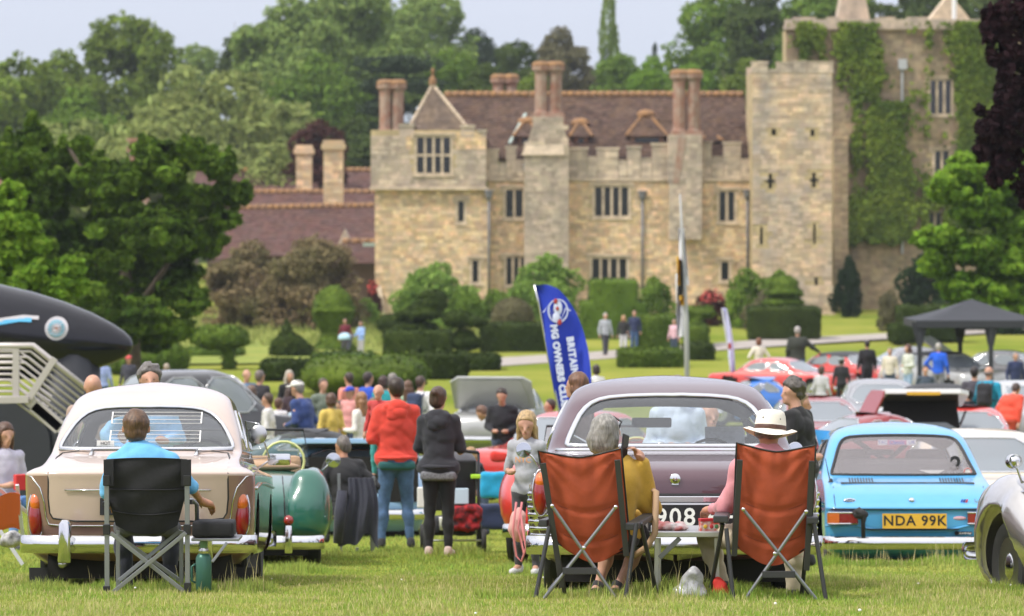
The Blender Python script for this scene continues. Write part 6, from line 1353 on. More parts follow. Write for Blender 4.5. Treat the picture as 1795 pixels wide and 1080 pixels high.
def backpack(col):
    def f(root, J):
        c = Vector(J['chest']); o = blob('backpack', [('b', (c.x, c.y-.20, c.z-.02), (.14, .08, .21), .06), ('b', (c.x, c.y-.27, c.z-.08), (.10, .04, .11), .04)], cloth(col), root, .02, .03, noise=.005, nscale=20)
        for s_ in (-1, 1): MB().tube([(s_*.1, c.y-.12, c.z+.12), (s_*.11, c.y-.03, c.z+.19), (s_*.11, c.y+.12, c.z+.14), (s_*.12, c.y+.13, c.z-.02), (s_*.13, c.y-.08, c.z-.14)], .018, 5).build('strap', cloth(col), o, smooth=True)
    return f
JEAN = (.045, .085, .16)
# --- the three sitting close to the camera
def world_joints(root, Jw): return {k: tuple(Vector(v)-Vector(root.location)) for k, v in Jw.items()}
# the man in the black chair
Dm = 24.45; rt = thing('person', 'man with slicked brown hair and blue polo shirt sitting in the black folding chair', 'person', tuple(G(252, Dm)))
Jw = dict(pelvis=P(256, 902, Dm+.05), belly=P(254, 870, Dm+.0), chest=P(250, 830, Dm-.02), neck=P(240, 788, Dm-.0), head=P(239, 752, Dm+.02), shR=P(296, 812, Dm), shL=P(206, 812, Dm), elR=P(333, 852, Dm+.12), wrR=P(352, 878, Dm+.32), ftR=P(377, 889, Dm+.42),
          elL=P(186, 862, Dm+.06), wrL=P(190, 884, Dm+.3), ftL=P(200, 886, Dm+.45), hipR=P(276, 912, Dm+.05), hipL=P(236, 912, Dm+.05), knR=P(300, 925, Dm+.5), knL=P(215, 925, Dm+.5), anR=P(296, 1018, Dm+.52), anL=P(222, 1018, Dm+.52), toR=P(300, 1030, Dm+.68), toL=P(218, 1030, Dm+.68))
build_person(rt, world_joints(rt, Jw), (.14, .42, .72), (.02, .022, .035), 'skin_tan', ('short', (.16, .085, .045)), vox=.011, sleeve='short', bulk=1.12, shoes=(.02, .02, .02), curl=.5)
MB().lathe([(.062, -.01), (.072, .02), (.068, .035), (.058, .03)], 20, tuple(P(241, 797, Dm-.01)-rt.location), 'z', False).build('collar', cloth((.14, .42, .72)), rt, smooth=True)
# the grey-haired woman with the phone
Dw = 23.25; rt = thing('person', 'grey-haired woman in mustard top holding a phone to her ear in the first rust-orange chair', 'person', tuple(G(1075, Dw)))
Jw = dict(pelvis=P(1068, 935, Dw+.05), belly=P(1070, 890, Dw+.02), chest=P(1072, 845, Dw), neck=P(1068, 800, Dw), head=P(1063, 764, Dw+.02), shR=P(1090, 840, Dw+.0), shL=P(1028, 826, Dw+.0), elR=P(1142, 892, Dw+.10), wrR=P(1128, 812, Dw+.0), ftR=P(1102, 762, Dw-.03),
          elL=P(1030, 890, Dw+.1), wrL=P(1130, 905, Dw+.42), ftL=P(1178, 920, Dw+.52), hipR=P(1088, 945, Dw+.05), hipL=P(1050, 945, Dw+.05), knR=P(1122, 955, Dw+.42), knL=P(1070, 955, Dw+.46), anR=P(1082, 1030, Dw+.38), anL=P(1048, 1030, Dw+.40), toR=P(1075, 1042, Dw+.25), toL=P(1040, 1042, Dw+.27))
hq = Matrix.Rotation(R(-38), 3, 'Z')
build_person(rt, world_joints(rt, Jw), (.50, .31, .045), (.02, .02, .025), 'skin', ('bob', (.36, .34, .31)), vox=.0105, fem=True, bulk=1.12, hq=hq, shorts=True, shoes=(.02, .02, .02), curl=.55, folds=.004)
o = MB().box(-.037, .037, -.006, .006, -.075, .075, rotm('Y', 14)).build('phone', 'black_plate', None, bevel=.006); o.location = P(1095, 783, Dw-.05); o.rotation_euler = (0, 0, R(60)); tag(o, 'black phone held to the ear of the grey-haired woman', 'phone')
o = MB().tube([(-.075, 0, 0), (-.07, .06, .012), (0, .085, .03), (.07, .06, .012), (.075, 0, 0)], .006, 6).build('sunglasses', 'trim_black', None, smooth=True); o.location = P(1066, 752, Dw+.03); o.rotation_euler = (R(35), 0, R(-38)); tag(o, 'dark sunglasses pushed up in grey hair', 'sunglasses')
# the man in the hat
Dh = 23.25; rt = thing('person', 'man in pink shirt, beige trousers and cream hat in the second rust-orange chair', 'person', tuple(G(1345, Dh)))
Jw = dict(pelvis=P(1345, 935, Dh+.05), belly=P(1345, 890, Dh), chest=P(1346, 838, Dh), neck=P(1348, 790, Dh), head=P(1347, 757, Dh+.02), shR=P(1390, 822, Dh), shL=P(1300, 822, Dh), elR=P(1412, 885, Dh+.05), wrR=P(1390, 915, Dh+.28), ftR=P(1370, 918, Dh+.4),
          elL=P(1273, 888, Dh+.02), wrL=P(1250, 893, Dh+.30), ftL=P(1232, 897, Dh+.42), hipR=P(1370, 940, Dh+.05), hipL=P(1320, 940, Dh+.05), knR=P(1395, 948, Dh+.46), knL=P(1238, 942, Dh+.42), anR=P(1390, 1040, Dh+.5), anL=P(1268, 1028, Dh+.34), toR=P(1400, 1048, Dh+.66), toL=P(1262, 1040, Dh+.5))
build_person(rt, world_joints(rt, Jw), (.60, .25, .28), (.50, .43, .32), 'skin_tan', ('ring', (.22, .17, .14)), vox=.011, bulk=1.15, shoes=(.03, .025, .025), curl=.5)
hat = thing('hat', 'cream brimmed hat with brown leather band worn by the man in pink', 'hat', tuple(P(1350, 757, Dh+.01)))
hat.rotation_euler = (R(-7), R(4), 0)
hm = MB(); prof = [(.165, -.012), (.160, -.008), (.13, -.0), (.105, .004), (.096, .012), (.094, .05), (.088, .095), (.078, .122), (.060, .132), (.03, .126), (.001, .122)]
n_ = 40
for r_, z_ in prof:
    for k in range(n_): a = 2*math.pi*k/n_; hm.v.append((r_*math.cos(a)*(1-.0*z_), r_*math.sin(a)*1.12, z_+(-.018*abs(math.cos(a))**2*-1.3+.0 if r_ > .12 else 0)-(.02 if r_ > .12 else 0)*abs(math.sin(a))**2*.9+(-.022*math.exp(-(math.cos(a)/.25)**2)*0)))
hm.f = [(i*n_+k, i*n_+(k+1) % n_, (i+1)*n_+(k+1) % n_, (i+1)*n_+k) for i in range(len(prof)-1) for k in range(n_)]
crn = hm.build('crown', mat('straw', (.76, .71, .62), .8, bump=.001, bscale=200, var=.05), hat, smooth=True)
MB().lathe([(.0965, .013), (.0975, .015), (.0955, .038), (.0945, .040)], 40, (0, 0, 0), 'z', False).build('hat_band', mat('band_leather', (.085, .035, .022), .5), hat, smooth=True).scale = (1.0, 1.12, 1)
MB().box(-.004, .026, -.112, -.106, .014, .038).build('band_tab', 'band_leather', hat)
for x_, z_ in ((-.052, .078), (.048, .074)): MB().lathe([(.006, -.001), (.001, -.003)], 8, (x_, -.093+abs(x_)*.2, z_), 'y', False).build('eyelet', 'trim_black', hat)

# --- standing and walking people, nearest first
person('man in red hooded sweatshirt and blue jeans standing with his back turned', 694, 40, 1.80, topy=663, rot=8, arms=('front', 'front'), top=(.62, .055, .035), bot=JEAN, botk='denim', topk='knit', hood=True, hair=('short', (.045, .025, .015)), bulk=1.22, spread=.05, hy=12, folds=.004,
       extra=lambda r, J: blob('t_shirt_hem', [('b', (0, 0, .86), (.19, .15, .045), .03)], cloth((.015, .09, .09)), r, .02))
person('woman in charcoal hoodie and black leggings with hair in a bun', 769, 36.6, 1.66, topy=680, rot=-4, arms=('push', 'push'), top=(.028, .028, .034), bot=(.010, .010, .012), topk='knit', hood=True, fem=True, hair=('bun', (.10, .055, .035)), shoes=(.55, .42, .38), spread=-.0, bulk=1.18, hy=-20, folds=.004,
       extra=lambda r, J: blob('shirt_hem', [('b', (0, 0, .845), (.185, .14, .05), .03)], mat('marl_grey', (.16, .16, .17), .9, var=.5, vscale=60), r, .02))
person('bald toddler in red top peeping over the shoulder of the man in red', 664, 40.6, .98, rot=150, dz=.72, top=(.45, .05, .05), bot=(.05, .3, .3), hair=('bald', None), hy=10, vox=.022)
person('seated man with grey hair and black polo shirt beside the raised blue tailgate', 606, 38.6, 1.76, topy=765, rot=18, pose='sit', arms=('hip', 'hip'), lean=10, top=(.02, .02, .022), bot=(.03, .03, .04), sleeve='short', skin='skin_tan', hair=('short', (.20, .17, .15)), bulk=1.2, hy=30, folds=.004, dz=.06)
person('blonde girl in grey T-shirt looking down, holding a pink bag', 924, 30.6, 1.42, topy=727, rot=160, arms=('front', 'down'), fem=True, top=(.36, .37, .40), bot=(.05, .05, .06), sleeve='short', hair=('long', (.62, .42, .20)), hp=14, hy=12, shoes=(.6, .6, .6),
       extra=lambda r, J: text('NYC', .09, (0, .135, 1.26), mat('print_orange', (.7, .3, .08), .6).name, r, rz=180, ext=.001))
person('brown-haired woman just behind the plum saloon roof', 1013, 33.5, 1.72, topy=655, rot=60, fem=True, top=(.10, .05, .04), hair=('bob', (.20, .09, .045)), arms=('down', 'down'))
person('man with curly grey hair and black T-shirt by the sky-blue coupe', 1408, 32.8, 1.72, topy=665, rot=62, top=(.012, .012, .014), sleeve='short', hair=('curly', (.11, .095, .08)), arms=('front', 'front'), lean=8, hy=45, bulk=1.15)
person('woman with fair hair and ochre top leaning in beside the man in black', 1380, 34, 1.62, topy=686, rot=-100, fem=True, top=(.58, .33, .08), hair=('bob', (.42, .28, .16)), arms=('front', 'front'), lean=10)
person('man in pale blue shirt seen through the plum saloon windows', 1187, 31.2, 1.80, topy=660, rot=182, top=(.52, .60, .72), bot=(.05, .06, .1), hair=('short', (.25, .2, .17)), arms=('front', 'front'), bulk=1.2)
person('bald child seen through the rear screen of the plum saloon', 1243, 32.0, 1.50, topy=712, rot=200, top=(.28, .38, .55), hair=('bald', None))
person('grey curly-haired man in light blue shirt beyond the cream saloon roof', 262, 31.0, 1.76, topy=642, rot=190, top=(.25, .50, .80), hair=('curly', (.20, .18, .165)), arms=('hip', 'front'), bulk=1.25)
person('bald man just showing above the cream saloon roof', 163, 34, 1.72, topy=657, rot=20, top=(.35, .25, .2), hair=('bald', None), bulk=1.1)
person('young woman with long brown hair, lilac T-shirt and a red packet at the left edge', 8, 40, 1.62, topy=743, pose='sit', rot=215, fem=True, top=(.48, .46, .56), bot=(.10, .20, .40), sleeve='short', botk='denim', hair=('long', (.13, .06, .035)), arms=('front', 'front'), hp=12,
       extra=lambda r, J: MB().box(-.14, .06, .30, .37, .62, .78).build('red_packet', cloth((.6, .03, .03)), r, bevel=.01))
CW = [
 (470, 690, 1.55, 'boy in white shirt between the long black coat and the silver-blonde woman', dict(top=(.66, .64, .62), hair=('short', (.10, .06, .04)), rot=80)),
 (566, 664, 1.72, 'man in grey-green shirt right of the white cap', dict(top=(.16, .19, .15), hair=('short', (.12, .08, .05)), rot=-150)),
 (580, 690, 1.58, 'woman in yellow top with brown hair in the crowd gap', dict(top=(.62, .45, .10), hair=('bob', (.14, .07, .04)), rot=30, fem=True)),
 (655, 700, 1.35, 'child in white T-shirt right of the white cardigan', dict(top=(.70, .70, .70), hair=('short', (.25, .15, .08)), rot=-90)),
 (440, 676, 1.60, 'short woman in brown coat before the black van-like car', dict(top=(.13, .08, .05), hair=('bob', (.20, .12, .08)), rot=60, fem=True)),
 (715, 668, 1.66, 'woman in pale green top half hidden between the two hooded visitors', dict(top=(.35, .48, .34), hair=('long', (.18, .09, .05)), rot=10, fem=True)),
 (526, 740, 1.10, 'toddler in orange top by the teal convertible', dict(top=(.70, .25, .06), hair=('short', (.3, .2, .12)), rot=-30)),
 (965, 700, 1.70, 'man in olive jacket beyond the red coupe', dict(top=(.12, .13, .07), hair=('short', (.07, .05, .04)), rot=100)),
 (1440, 668, 1.66, 'woman in pale grey sweater between the red and grey cars', dict(top=(.45, .45, .47), hair=('bob', (.10, .06, .04)), rot=-30, fem=True, D=90)),
 (1560, 618, 1.70, 'man in cream jacket standing between the red and silver cars', dict(top=(.62, .56, .46), hair=('short', (.3, .25, .2)), rot=160, D=106)),
 (1622, 655, 1.72, 'man in dark checked shirt behind the raised tailgate', dict(top=(.05, .07, .10), hair=('short', (.06, .04, .03)), rot=180, D=88)),
 (1780, 628, 1.74, 'man in navy fleece at the right edge under the gazebo', dict(top=(.02, .03, .09), hair=('short', (.4, .36, .33)), rot=190, D=100)),  # px, head top y, h, label, keywords
 (455, 650, 1.76, 'man in long black coat walking behind the dark van', dict(top=(.018, .016, .022), bot=(.02, .02, .025), hair=('short', (.22, .17, .15)), rot=-40, bulk=1.25)),
 (432, 648, 1.72, 'man in blue-grey jacket beside the man in the black coat', dict(top=(.10, .17, .27), hair=('ring', (.3, .25, .2)), rot=-150)),
 (507, 650, 1.66, 'woman with long silver-blonde hair in a black top', dict(top=(.012, .012, .014), hair=('long', (.62, .55, .45)), rot=200, fem=True, arms=('front', 'down'))),
 (537, 668, 1.80, 'man in white cap and navy shirt with braces', dict(top=(.025, .05, .17), cap=(.72, .70, .66), hair=('short', (.3, .28, .26)), rot=60, arms=('front', 'front'), bulk=1.2, lean=12)),
 (488, 700, 1.32, 'child in pale top next to the dark-clad woman', dict(top=(.62, .60, .62), hair=('short', (.16, .08, .05)), rot=-20)),
 (520, 704, 1.25, 'small child in light blue top between adults', dict(top=(.45, .58, .72), hair=('short', (.2, .12, .08)), rot=30)),
 (550, 704, 1.30, 'child in bright blue T-shirt and red and white cap', dict(top=(.02, .20, .75), cap=(.65, .05, .04), hair=('short', (.3, .18, .1)), rot=70)),
 (497, 672, 1.50, 'girl in dark clothes bending beside the silver-blonde woman', dict(top=(.03, .012, .02), hair=('long', (.08, .04, .03)), rot=-60, fem=True, lean=15)),
 (612, 654, 1.72, 'man in salmon pink T-shirt at the back of the crowd', dict(top=(.72, .26, .20), hair=('short', (.06, .035, .025)), rot=40, sleeve='short')),
 (645, 653, 1.76, 'man in royal blue jacket in the middle of the crowd', dict(top=(.02, .07, .45), hair=('short', (.05, .03, .03)), rot=-50)),
 (672, 660, 1.70, 'dark-haired woman in teal top right of the blue jacket', dict(top=(.02, .28, .32), hair=('bob', (.06, .025, .02)), rot=-20, fem=True)),
 (688, 655, 1.74, 'grey-haired man partly behind the man in red', dict(top=(.25, .18, .15), hair=('short', (.3, .26, .24)), rot=10)),
 (737, 660, 1.74, 'person in white T-shirt with dark backpack behind the two hooded visitors', dict(top=(.70, .68, .70), hair=('short', (.09, .05, .04)), rot=-30, extra=backpack((.03, .045, .10)))),
 (614, 678, 1.55, 'child in blue cap and pink shirt before the salmon T-shirt', dict(top=(.68, .30, .28), cap=(.03, .06, .45), hair=('short', (.3, .2, .1)), rot=140)),
 (633, 688, 1.62, 'auburn-haired woman in white cardigan with dark trousers', dict(top=(.72, .70, .64), bot=(.015, .015, .018), hair=('long', (.40, .20, .09)), rot=60, fem=True, arms=('front', 'front'))),
 (597, 704, 1.25, 'small dark-haired child in lilac top before the crowd', dict(top=(.45, .44, .58), hair=('short', (.04, .025, .02)), rot=100, arms=('raise', 'front'))),
 (883, 706, 1.70, 'man in dark T-shirt leaning over the grey car', dict(top=(.015, .015, .02), hair=('short', (.05, .03, .02)), rot=170, arms=('front', 'front'), lean=14, hp=15, bulk=1.2)),
 (906, 674, 1.70, 'man in navy suit bending down on the lawn', dict(top=(.015, .02, .045), hair=('short', (.2, .1, .06)), rot=70, lean=60, arms=('front', 'front'))),
 (1045, 640, 1.62, 'dark-haired woman in white beside the blue feather flag', dict(top=(.72, .70, .72), hair=('bob', (.04, .02, .02)), rot=20, fem=True)),
 (605, 563, 1.76, 'man in maroon shirt walking with the pushchair by the cushion hedge', dict(top=(.14, .012, .025), bot=(.07, .06, .08), hair=('short', (.2, .12, .1)), rot=170, D=152)),
 (633, 573, 1.68, 'woman in light blue jacket and pale trousers pushing the pushchair', dict(top=(.28, .42, .72), bot=(.55, .52, .55), hair=('short', (.25, .15, .1)), rot=140, fem=True, D=150, arms=('push', 'push'))),
 (1061, 549, 1.74, 'elderly man in grey jacket strolling along the gravel path', dict(top=(.38, .40, .43), bot=(.06, .06, .07), hair=('short', (.6, .58, .55)), rot=200, stride=.16, D=153)),
 (1093, 553, 1.66, 'blonde woman in black top and pale skirt on the gravel path', dict(top=(.02, .02, .02), bot=(.55, .55, .56), hair=('long', (.6, .36, .14)), rot=170, fem=True, D=155)),
 (1112, 545, 1.78, 'man in navy behind the blonde woman by the square yew', dict(top=(.02, .03, .08), bot=(.05, .10, .2), hair=('short', (.3, .15, .1)), rot=170, D=158)),
 (1182, 560, 1.66, 'person in pink top behind the flag pole', dict(top=(.68, .42, .48), hair=('short', (.3, .2, .15)), rot=150, D=152)),
 (1330, 593, 1.62, 'auburn-haired woman in white T-shirt and blue jeans among the red cars', dict(top=(.68, .63, .53), bot=(.02, .16, .55), sleeve='short', hair=('bob', (.25, .09, .04)), rot=10, fem=True, D=112, arms=('hip', 'hip'))),
 (1398, 573, 1.84, 'white-haired man in dark green jacket and jeans with his back turned', dict(top=(.030, .034, .026), bot=(.03, .10, .22), hair=('short', (.55, .50, .48)), rot=-5, D=112, arms=('out', 'down'), bulk=1.3)),
 (1520, 597, 1.78, 'man in black jacket standing by the red sports car', dict(top=(.012, .012, .016), bot=(.02, .02, .03), hair=('short', (.03, .02, .02)), rot=10, D=108, bulk=1.15)),
 (1475, 628, 1.42, 'child in black top between the red cars', dict(top=(.02, .02, .025), bot=(.015, .015, .02), hair=('short', (.04, .03, .02)), rot=0, D=100, cap=(.25, .3, .3))),
 (1592, 604, 1.66, 'brown-haired woman in pale top by the silver coupe', dict(top=(.55, .57, .50), bot=(.30, .42, .60), hair=('long', (.12, .05, .04)), rot=120, fem=True, D=104, arms=('hip', 'front'))),
 (1645, 602, 1.74, 'white-haired man in bright blue waistcoat over grey sleeves', dict(top=(.012, .10, .62), bot=(.22, .22, .27), hair=('short', (.6, .55, .5)), rot=-20, D=104, arms=('down', 'hip'))),
 (1708, 643, 1.76, 'man in charcoal jacket with orange collar at the right', dict(top=(.055, .05, .065), bot=(.12, .19, .32), botk='denim', hair=('short', (.03, .02, .02)), rot=-10, D=74, bulk=1.15)),
 (1733, 643, 1.74, 'man in turquoise jacket with black backpack at the right', dict(top=(.01, .26, .40), bot=(.12, .20, .34), botk='denim', hair=('ring', (.3, .22, .2)), rot=-30, D=73, extra=backpack((.02, .02, .025)))),
 (1697, 684, 1.30, 'small child in dark clothes beside the charcoal jacket', dict(top=(.02, .02, .03), hair=('short', (.03, .02, .02)), rot=40, D=73)),
 (1765, 676, 1.60, 'person in loose red-orange coat bending at the right edge', dict(top=(.68, .07, .035), bot=(.60, .08, .05), hair=('short', (.08, .05, .04)), rot=-40, D=72, lean=30, bulk=1.5)),
 (180, 634, 1.72, 'auburn-haired woman in pale blue behind the cream saloon roof', dict(top=(.28, .35, .62), hair=('bob', (.35, .14, .06)), rot=0, fem=True, D=96)),
 (226, 632, 1.70, 'person in red and white hat behind the cream saloon roof', dict(top=(.04, .04, .06), cap=(.62, .08, .08), hair=('short', (.1, .05, .04)), rot=160, D=98)),
 (292, 645, 1.66, 'fair-haired person beyond the grey curly head', dict(top=(.5, .35, .33), hair=('short', (.5, .4, .32)), rot=30, D=92)),
 (848, 808, 1.05, 'fair-haired child crouching by the blue picnic bag', dict(top=(.02, .02, .03), hair=('bob', (.55, .33, .16)), rot=120, D=45, lean=25)),
 (822, 815, 1.0, 'brown-haired child sitting behind the pushchair', dict(top=(.5, .06, .05), hair=('short', (.22, .1, .05)), rot=60, D=47, lean=20))]
for px, py, h, lb, kw in CW:
    kw = dict(kw); D = kw.pop('D', None) or D_for(py, h)
    # match the head height exactly by a small change of stature
    want = (400-py)/FPX*D-gz(D); h2 = min(h*1.12, max(h*.88, want)) if not kw.get('lean') else h
    person(lb, px, D, h2, group='visitors strolling between the cars', **kw)
# ================================================================ chairs, table and things round them
mat('black_fabric', (.014, .014, .017), .85, bump=.002, bscale=30, var=.2, vscale=12); mat('rust_fabric', (.34, .058, .018), .8, var=.16, vscale=5, bump=.003, bscale=22); mat('grey_tube', (.26, .27, .29), .38, .6); mat('dark_tube', (.055, .055, .06), .42, .4)
mat('flask_green', (.055, .16, .125), .4, .3); mat('steel', (.6, .6, .6), .25, 1); mat('tan_strap', (.42, .28, .17), .8)
def panel(name, fn, nu, nv, th, m, root, smooth=True):
    """a sheet of cloth with thickness; fn(u, v) gives a point in the place"""
    V = [fn(i/(nu-1), j/(nv-1)) for j in range(nv) for i in range(nu)]; o0 = Vector(root.location)
    n = len(V); V = [Vector(v)-o0 for v in V]; W = [v+Vector((0, th, 0)) for v in V]; F = []
    for j in range(nv-1):
        for i in range(nu-1):
            a = j*nu+i; F.append((a, a+1, a+nu+1, a+nu)); F.append((n+a, n+a+nu, n+a+nu+1, n+a+1))
    ed = [j*nu for j in range(nv)]+[(nv-1)*nu+i for i in range(1, nu)]+[j*nu+nu-1 for j in range(nv-2, -1, -1)]+[i for i in range(nu-2, 0, -1)]
    for k in range(len(ed)): a, b = ed[k], ed[(k+1) % len(ed)]; F.append((a, b, n+b, n+a))
    return MB().add(V+W, F).build(name, m, root, smooth=smooth, auto=60)
def tubes(root, name, segs, r, m, n=8):
    return [MB().tube(q, r, n).build(name, m, root, smooth=True, world=True, fix=False, auto=50) for q in segs]
def bars(root, name, segs, wd, th, m, up=(0, -1, 0)):
    return [MB().bar(a, b, wd, th, up).build(name, m, root, world=True, bevel=.003) for a, b in segs]
# black folding chair
Dc = 24.15; ch = thing('folding_chair', 'black fabric folding chair with grey metal frame and side table behind the cream saloon', 'folding chair', tuple(G(258, Dc)))
def blk(u, v):      # u across, v down: back sheet
    t = v; hw = 74-10*t-(0 if t < .55 else 10*(t-.55)/.45); x = 257+hw*(2*u-1); sag = (1-(2*u-1)**2)
    y = 803+(t*118 if True else 0)+(t**3)*16*sag; return P(x, y+(3*(1-sag) if t < .1 else 0), Dc+.02-.035*math.sin(t*3)*sag+.006*math.sin(u*9+t*14)+.10*t)
pn = panel('backrest', blk, 22, 18, .012, 'black_fabric', ch)
for t in (.0, .46, .78): MB().tube([blk(.02+.96*i/14, t)+Vector((0, -.006, 0)) for i in range(15)], .004, 5).build('seam', 'black_fabric', pn, smooth=True).location = -Vector(ch.location)
for sx in (190, 326): panel('sleeve', lambda u, v: P(sx+(u-.5)*17, 806+v*46, Dc-.012+.0*v), 4, 6, .035, 'black_fabric', ch)
panel('seat', lambda u, v: P(202+u*112, 918+16*(1-(2*u-1)**2), Dc+.12+v*.42), 10, 6, .01, 'black_fabric', ch)
bars(ch, 'upright', [(P(187, 838, Dc), P(188, 1046, Dc)), (P(328, 838, Dc), P(329, 1040, Dc))], .030, .022, 'grey_tube')
bars(ch, 'leg', [(P(207, 930, Dc+.42), P(207, 1030, Dc+.42)), (P(318, 930, Dc+.42), P(318, 1026, Dc+.42))], .026, .02, 'grey_tube')
bars(ch, 'cross_brace', [(P(194, 934, Dc-.01), P(326, 1040, Dc+.02)), (P(205, 938, Dc+.40), P(316, 1018, Dc+.42)), (P(326, 934, Dc-.03), P(196, 1040, Dc+.0)), (P(316, 930, Dc+.44), P(208, 1018, Dc+.38))], .026, .014, 'grey_tube')
for px, py in ((187, 928), (328, 928), (187, 1036), (329, 1030), (187, 842), (328, 842)): MB().box(PX(px-6, Dc), PX(px+6, Dc), Dc-.022, Dc+.022, P(0, py+9, Dc).z, P(0, py-9, Dc).z).build('joint', 'trim_black', ch, world=True, bevel=.004)
MB().tube([P(328, 880, Dc+.03), P(336, 876, Dc+.08), P(345, 884, Dc+.2), P(346, 935, Dc+.24)], .014, 8).build('arm_frame', 'grey_tube', ch, world=True, smooth=True)
bars(ch, 'armrest', [(P(186, 884, Dc+.02), P(190, 882, Dc+.42)), (P(330, 880, Dc+.02), P(338, 880, Dc+.42))], .05, .03, 'trim_black', (0, 0, 1))
tb = MB().box(PX(334, Dc), PX(418, Dc), Dc+.05, Dc+.36, P(0, 950, Dc).z, P(0, 945, Dc).z).build('side_table', 'grey_tube', ch, world=True, bevel=.004)
bars(ch, 'table_strut', [(P(372, 985, Dc+.04), P(398, 951, Dc+.06)), (P(372, 985, Dc+.30), P(398, 951, Dc+.32))], .018, .012, 'grey_tube')
cp_ = MB().box(PX(335, Dc), PX(408, Dc), Dc+.06, Dc+.32, P(0, 943.5, Dc).z, P(0, 916, Dc).z).build('cool_pouch', 'black_fabric', None, bevel=.02, smooth=True, auto=60); tag(cp_, 'small black padded pouch lying on the folding chair side table', 'pouch')
fk = thing('vacuum_flask', 'dark green vacuum flask with steel neck standing in the grass', 'flask', tuple(P(357, 1036, Dc+.15)))
hgt = 72/S(Dc); MB().lathe([(.045, 0), (.05, .006), (.05, hgt*.80), (.042, hgt*.88), (.030, hgt*.92)], 24).build('body', 'flask_green', fk, smooth=True, auto=50)
MB().lathe([(.030, hgt*.92), (.032, hgt*.93), (.030, hgt*1.02), (.026, hgt*1.06)], 20).build('neck', 'steel', fk, smooth=True, auto=50); MB().lathe([(.024, hgt*1.06), (.026, hgt*1.08), (.024, hgt*1.28), (.015, hgt*1.32)], 16).build('stopper', mat('pale_green', (.16, .30, .17), .4), fk, smooth=True, auto=50)
MB().tube([(-.05, 0, hgt*.2), (-.075, 0, hgt*.25), (-.075, 0, hgt*.6), (-.05, 0, hgt*.66)], .008, 6).build('handle', 'flask_green', fk, smooth=True)
# the rust-orange chairs
def rust_chair(label, D, TL, TR, dip, mid, BL, BR, bot, posts, legs, X, low, arms, seams):
    root = thing('camping_chair', label, 'camping chair', tuple(G((TL[0]+TR[0])/2, D)), group=None)
    def f(u, v):
        a, b = TL, TR; x0 = TL[0]+(BL[0]-TL[0])*v; x1 = TR[0]+(BR[0]-TR[0])*v; r_ = max(0, (v-.86)/.14); rd = (1-math.sqrt(max(0, 1-r_*r_)))*20; x0 += rd; x1 -= rd
        x = x0+(x1-x0)*u; ytop = TL[1]+(TR[1]-TL[1])*u+(dip)*(1-abs(2*u-1)**1.3)*(1-.0); yb = BL[1]+(BR[1]-BL[1])*u+(bot-BL[1])*(1-(2*u-1)**2)
        y = ytop+(yb-ytop)*v; s_ = 1-(2*u-1)**2
        d = -.045*s_*math.sin(min(1, v*1.1)*2.6)-.010*math.sin(abs(2*u-1)*12+v*4)*(1-v)**2*s_+.12*v+.006*math.sin(u*23+v*7)*(.3+abs(2*u-1))*.8
        for cu in (u, 1-u): rr0 = math.hypot(cu*.8, v); d += .012*math.sin(math.atan2(v, cu+.02)*15+2)*math.exp(-rr0/.30)*min(1, rr0*8)
        for q in seams: d += .014*math.exp(-((v-q-.025*s_)/.022)**2)*s_
        return P(x, y, D+d)
    bk = panel('backrest', f, 34, 40, .014, 'rust_fabric', root)
    edge = [f(0, 1-i/20) for i in range(20)]+[f(i/20, 0) for i in range(20)]+[f(1, i/20) for i in range(21)]
    MB().tube([p+Vector((0, -.002, 0))-Vector(root.location) for p in edge], .0055, 6).build('piping', 'trim_black', bk, smooth=True)
    for q in seams: MB().tube([f(.14+.72*i/14, q+.025*(1-(2*(.14+.72*i/14)-1)**2))+Vector((0, -.002, 0))-Vector(root.location) for i in range(15)], .0016, 4).build('seam', mat('rust_thread', (.14, .03, .012), .9), bk, smooth=True)
    for nm, p in posts: bars(root, 'back_post', [(P(p[0], p[1], D-.03), P(p[2], p[3], D+.06))], .034, .020, 'dark_tube')
    for a in legs: tubes(root, 'leg', [[P(a[0], a[1], D+a[4]), P(a[2], a[3], D+a[5])]], .0135, 'dark_tube')
    for a in X: tubes(root, 'cross_brace', [[P(a[0], a[1], D-.055), P(a[2], a[3], D+.0)]], .0105, 'grey_tube')
    (a, b, c, d) = low; bars(root, 'cross_bar', [(P(a, b, D-.03), P(c, d, D-.03))], .04, .014, 'dark_tube')
    tubes(root, 'rear_brace', [[P(a-25, b+35, D+.38), P(c+20, d-95, D+.42)], [P(c+25, d+35, D+.38), P(a-10, d-95, D+.42)]], .0095, 'dark_tube')
    for a in arms: MB().poly([P(a[0], a[1], D-.02), P(a[2], a[3], D+.38), P(a[2], a[3]+9, D+.38), P(a[0], a[1]+13, D-.02)], (a[4], 0, 0)).build('armrest', 'dark_tube', root, world=True, bevel=.008)
    for x, y in [(a[0], a[1]) for a in X]+[((X[0][0]+X[1][0])/2, (X[0][1]+X[0][3])/2-7)]: MB().ell(P(x, y, D-.065), (.013, .008, .013), 10, 6).build('rivet', 'steel', root, world=True, smooth=True)
    panel('seat', lambda u, v: P(BL[0]+8+(BR[0]-BL[0]-16)*u, bot-16+6*math.sin(u*3.1), D+.14+v*.4), 8, 6, .012, 'rust_fabric', root)
    return root
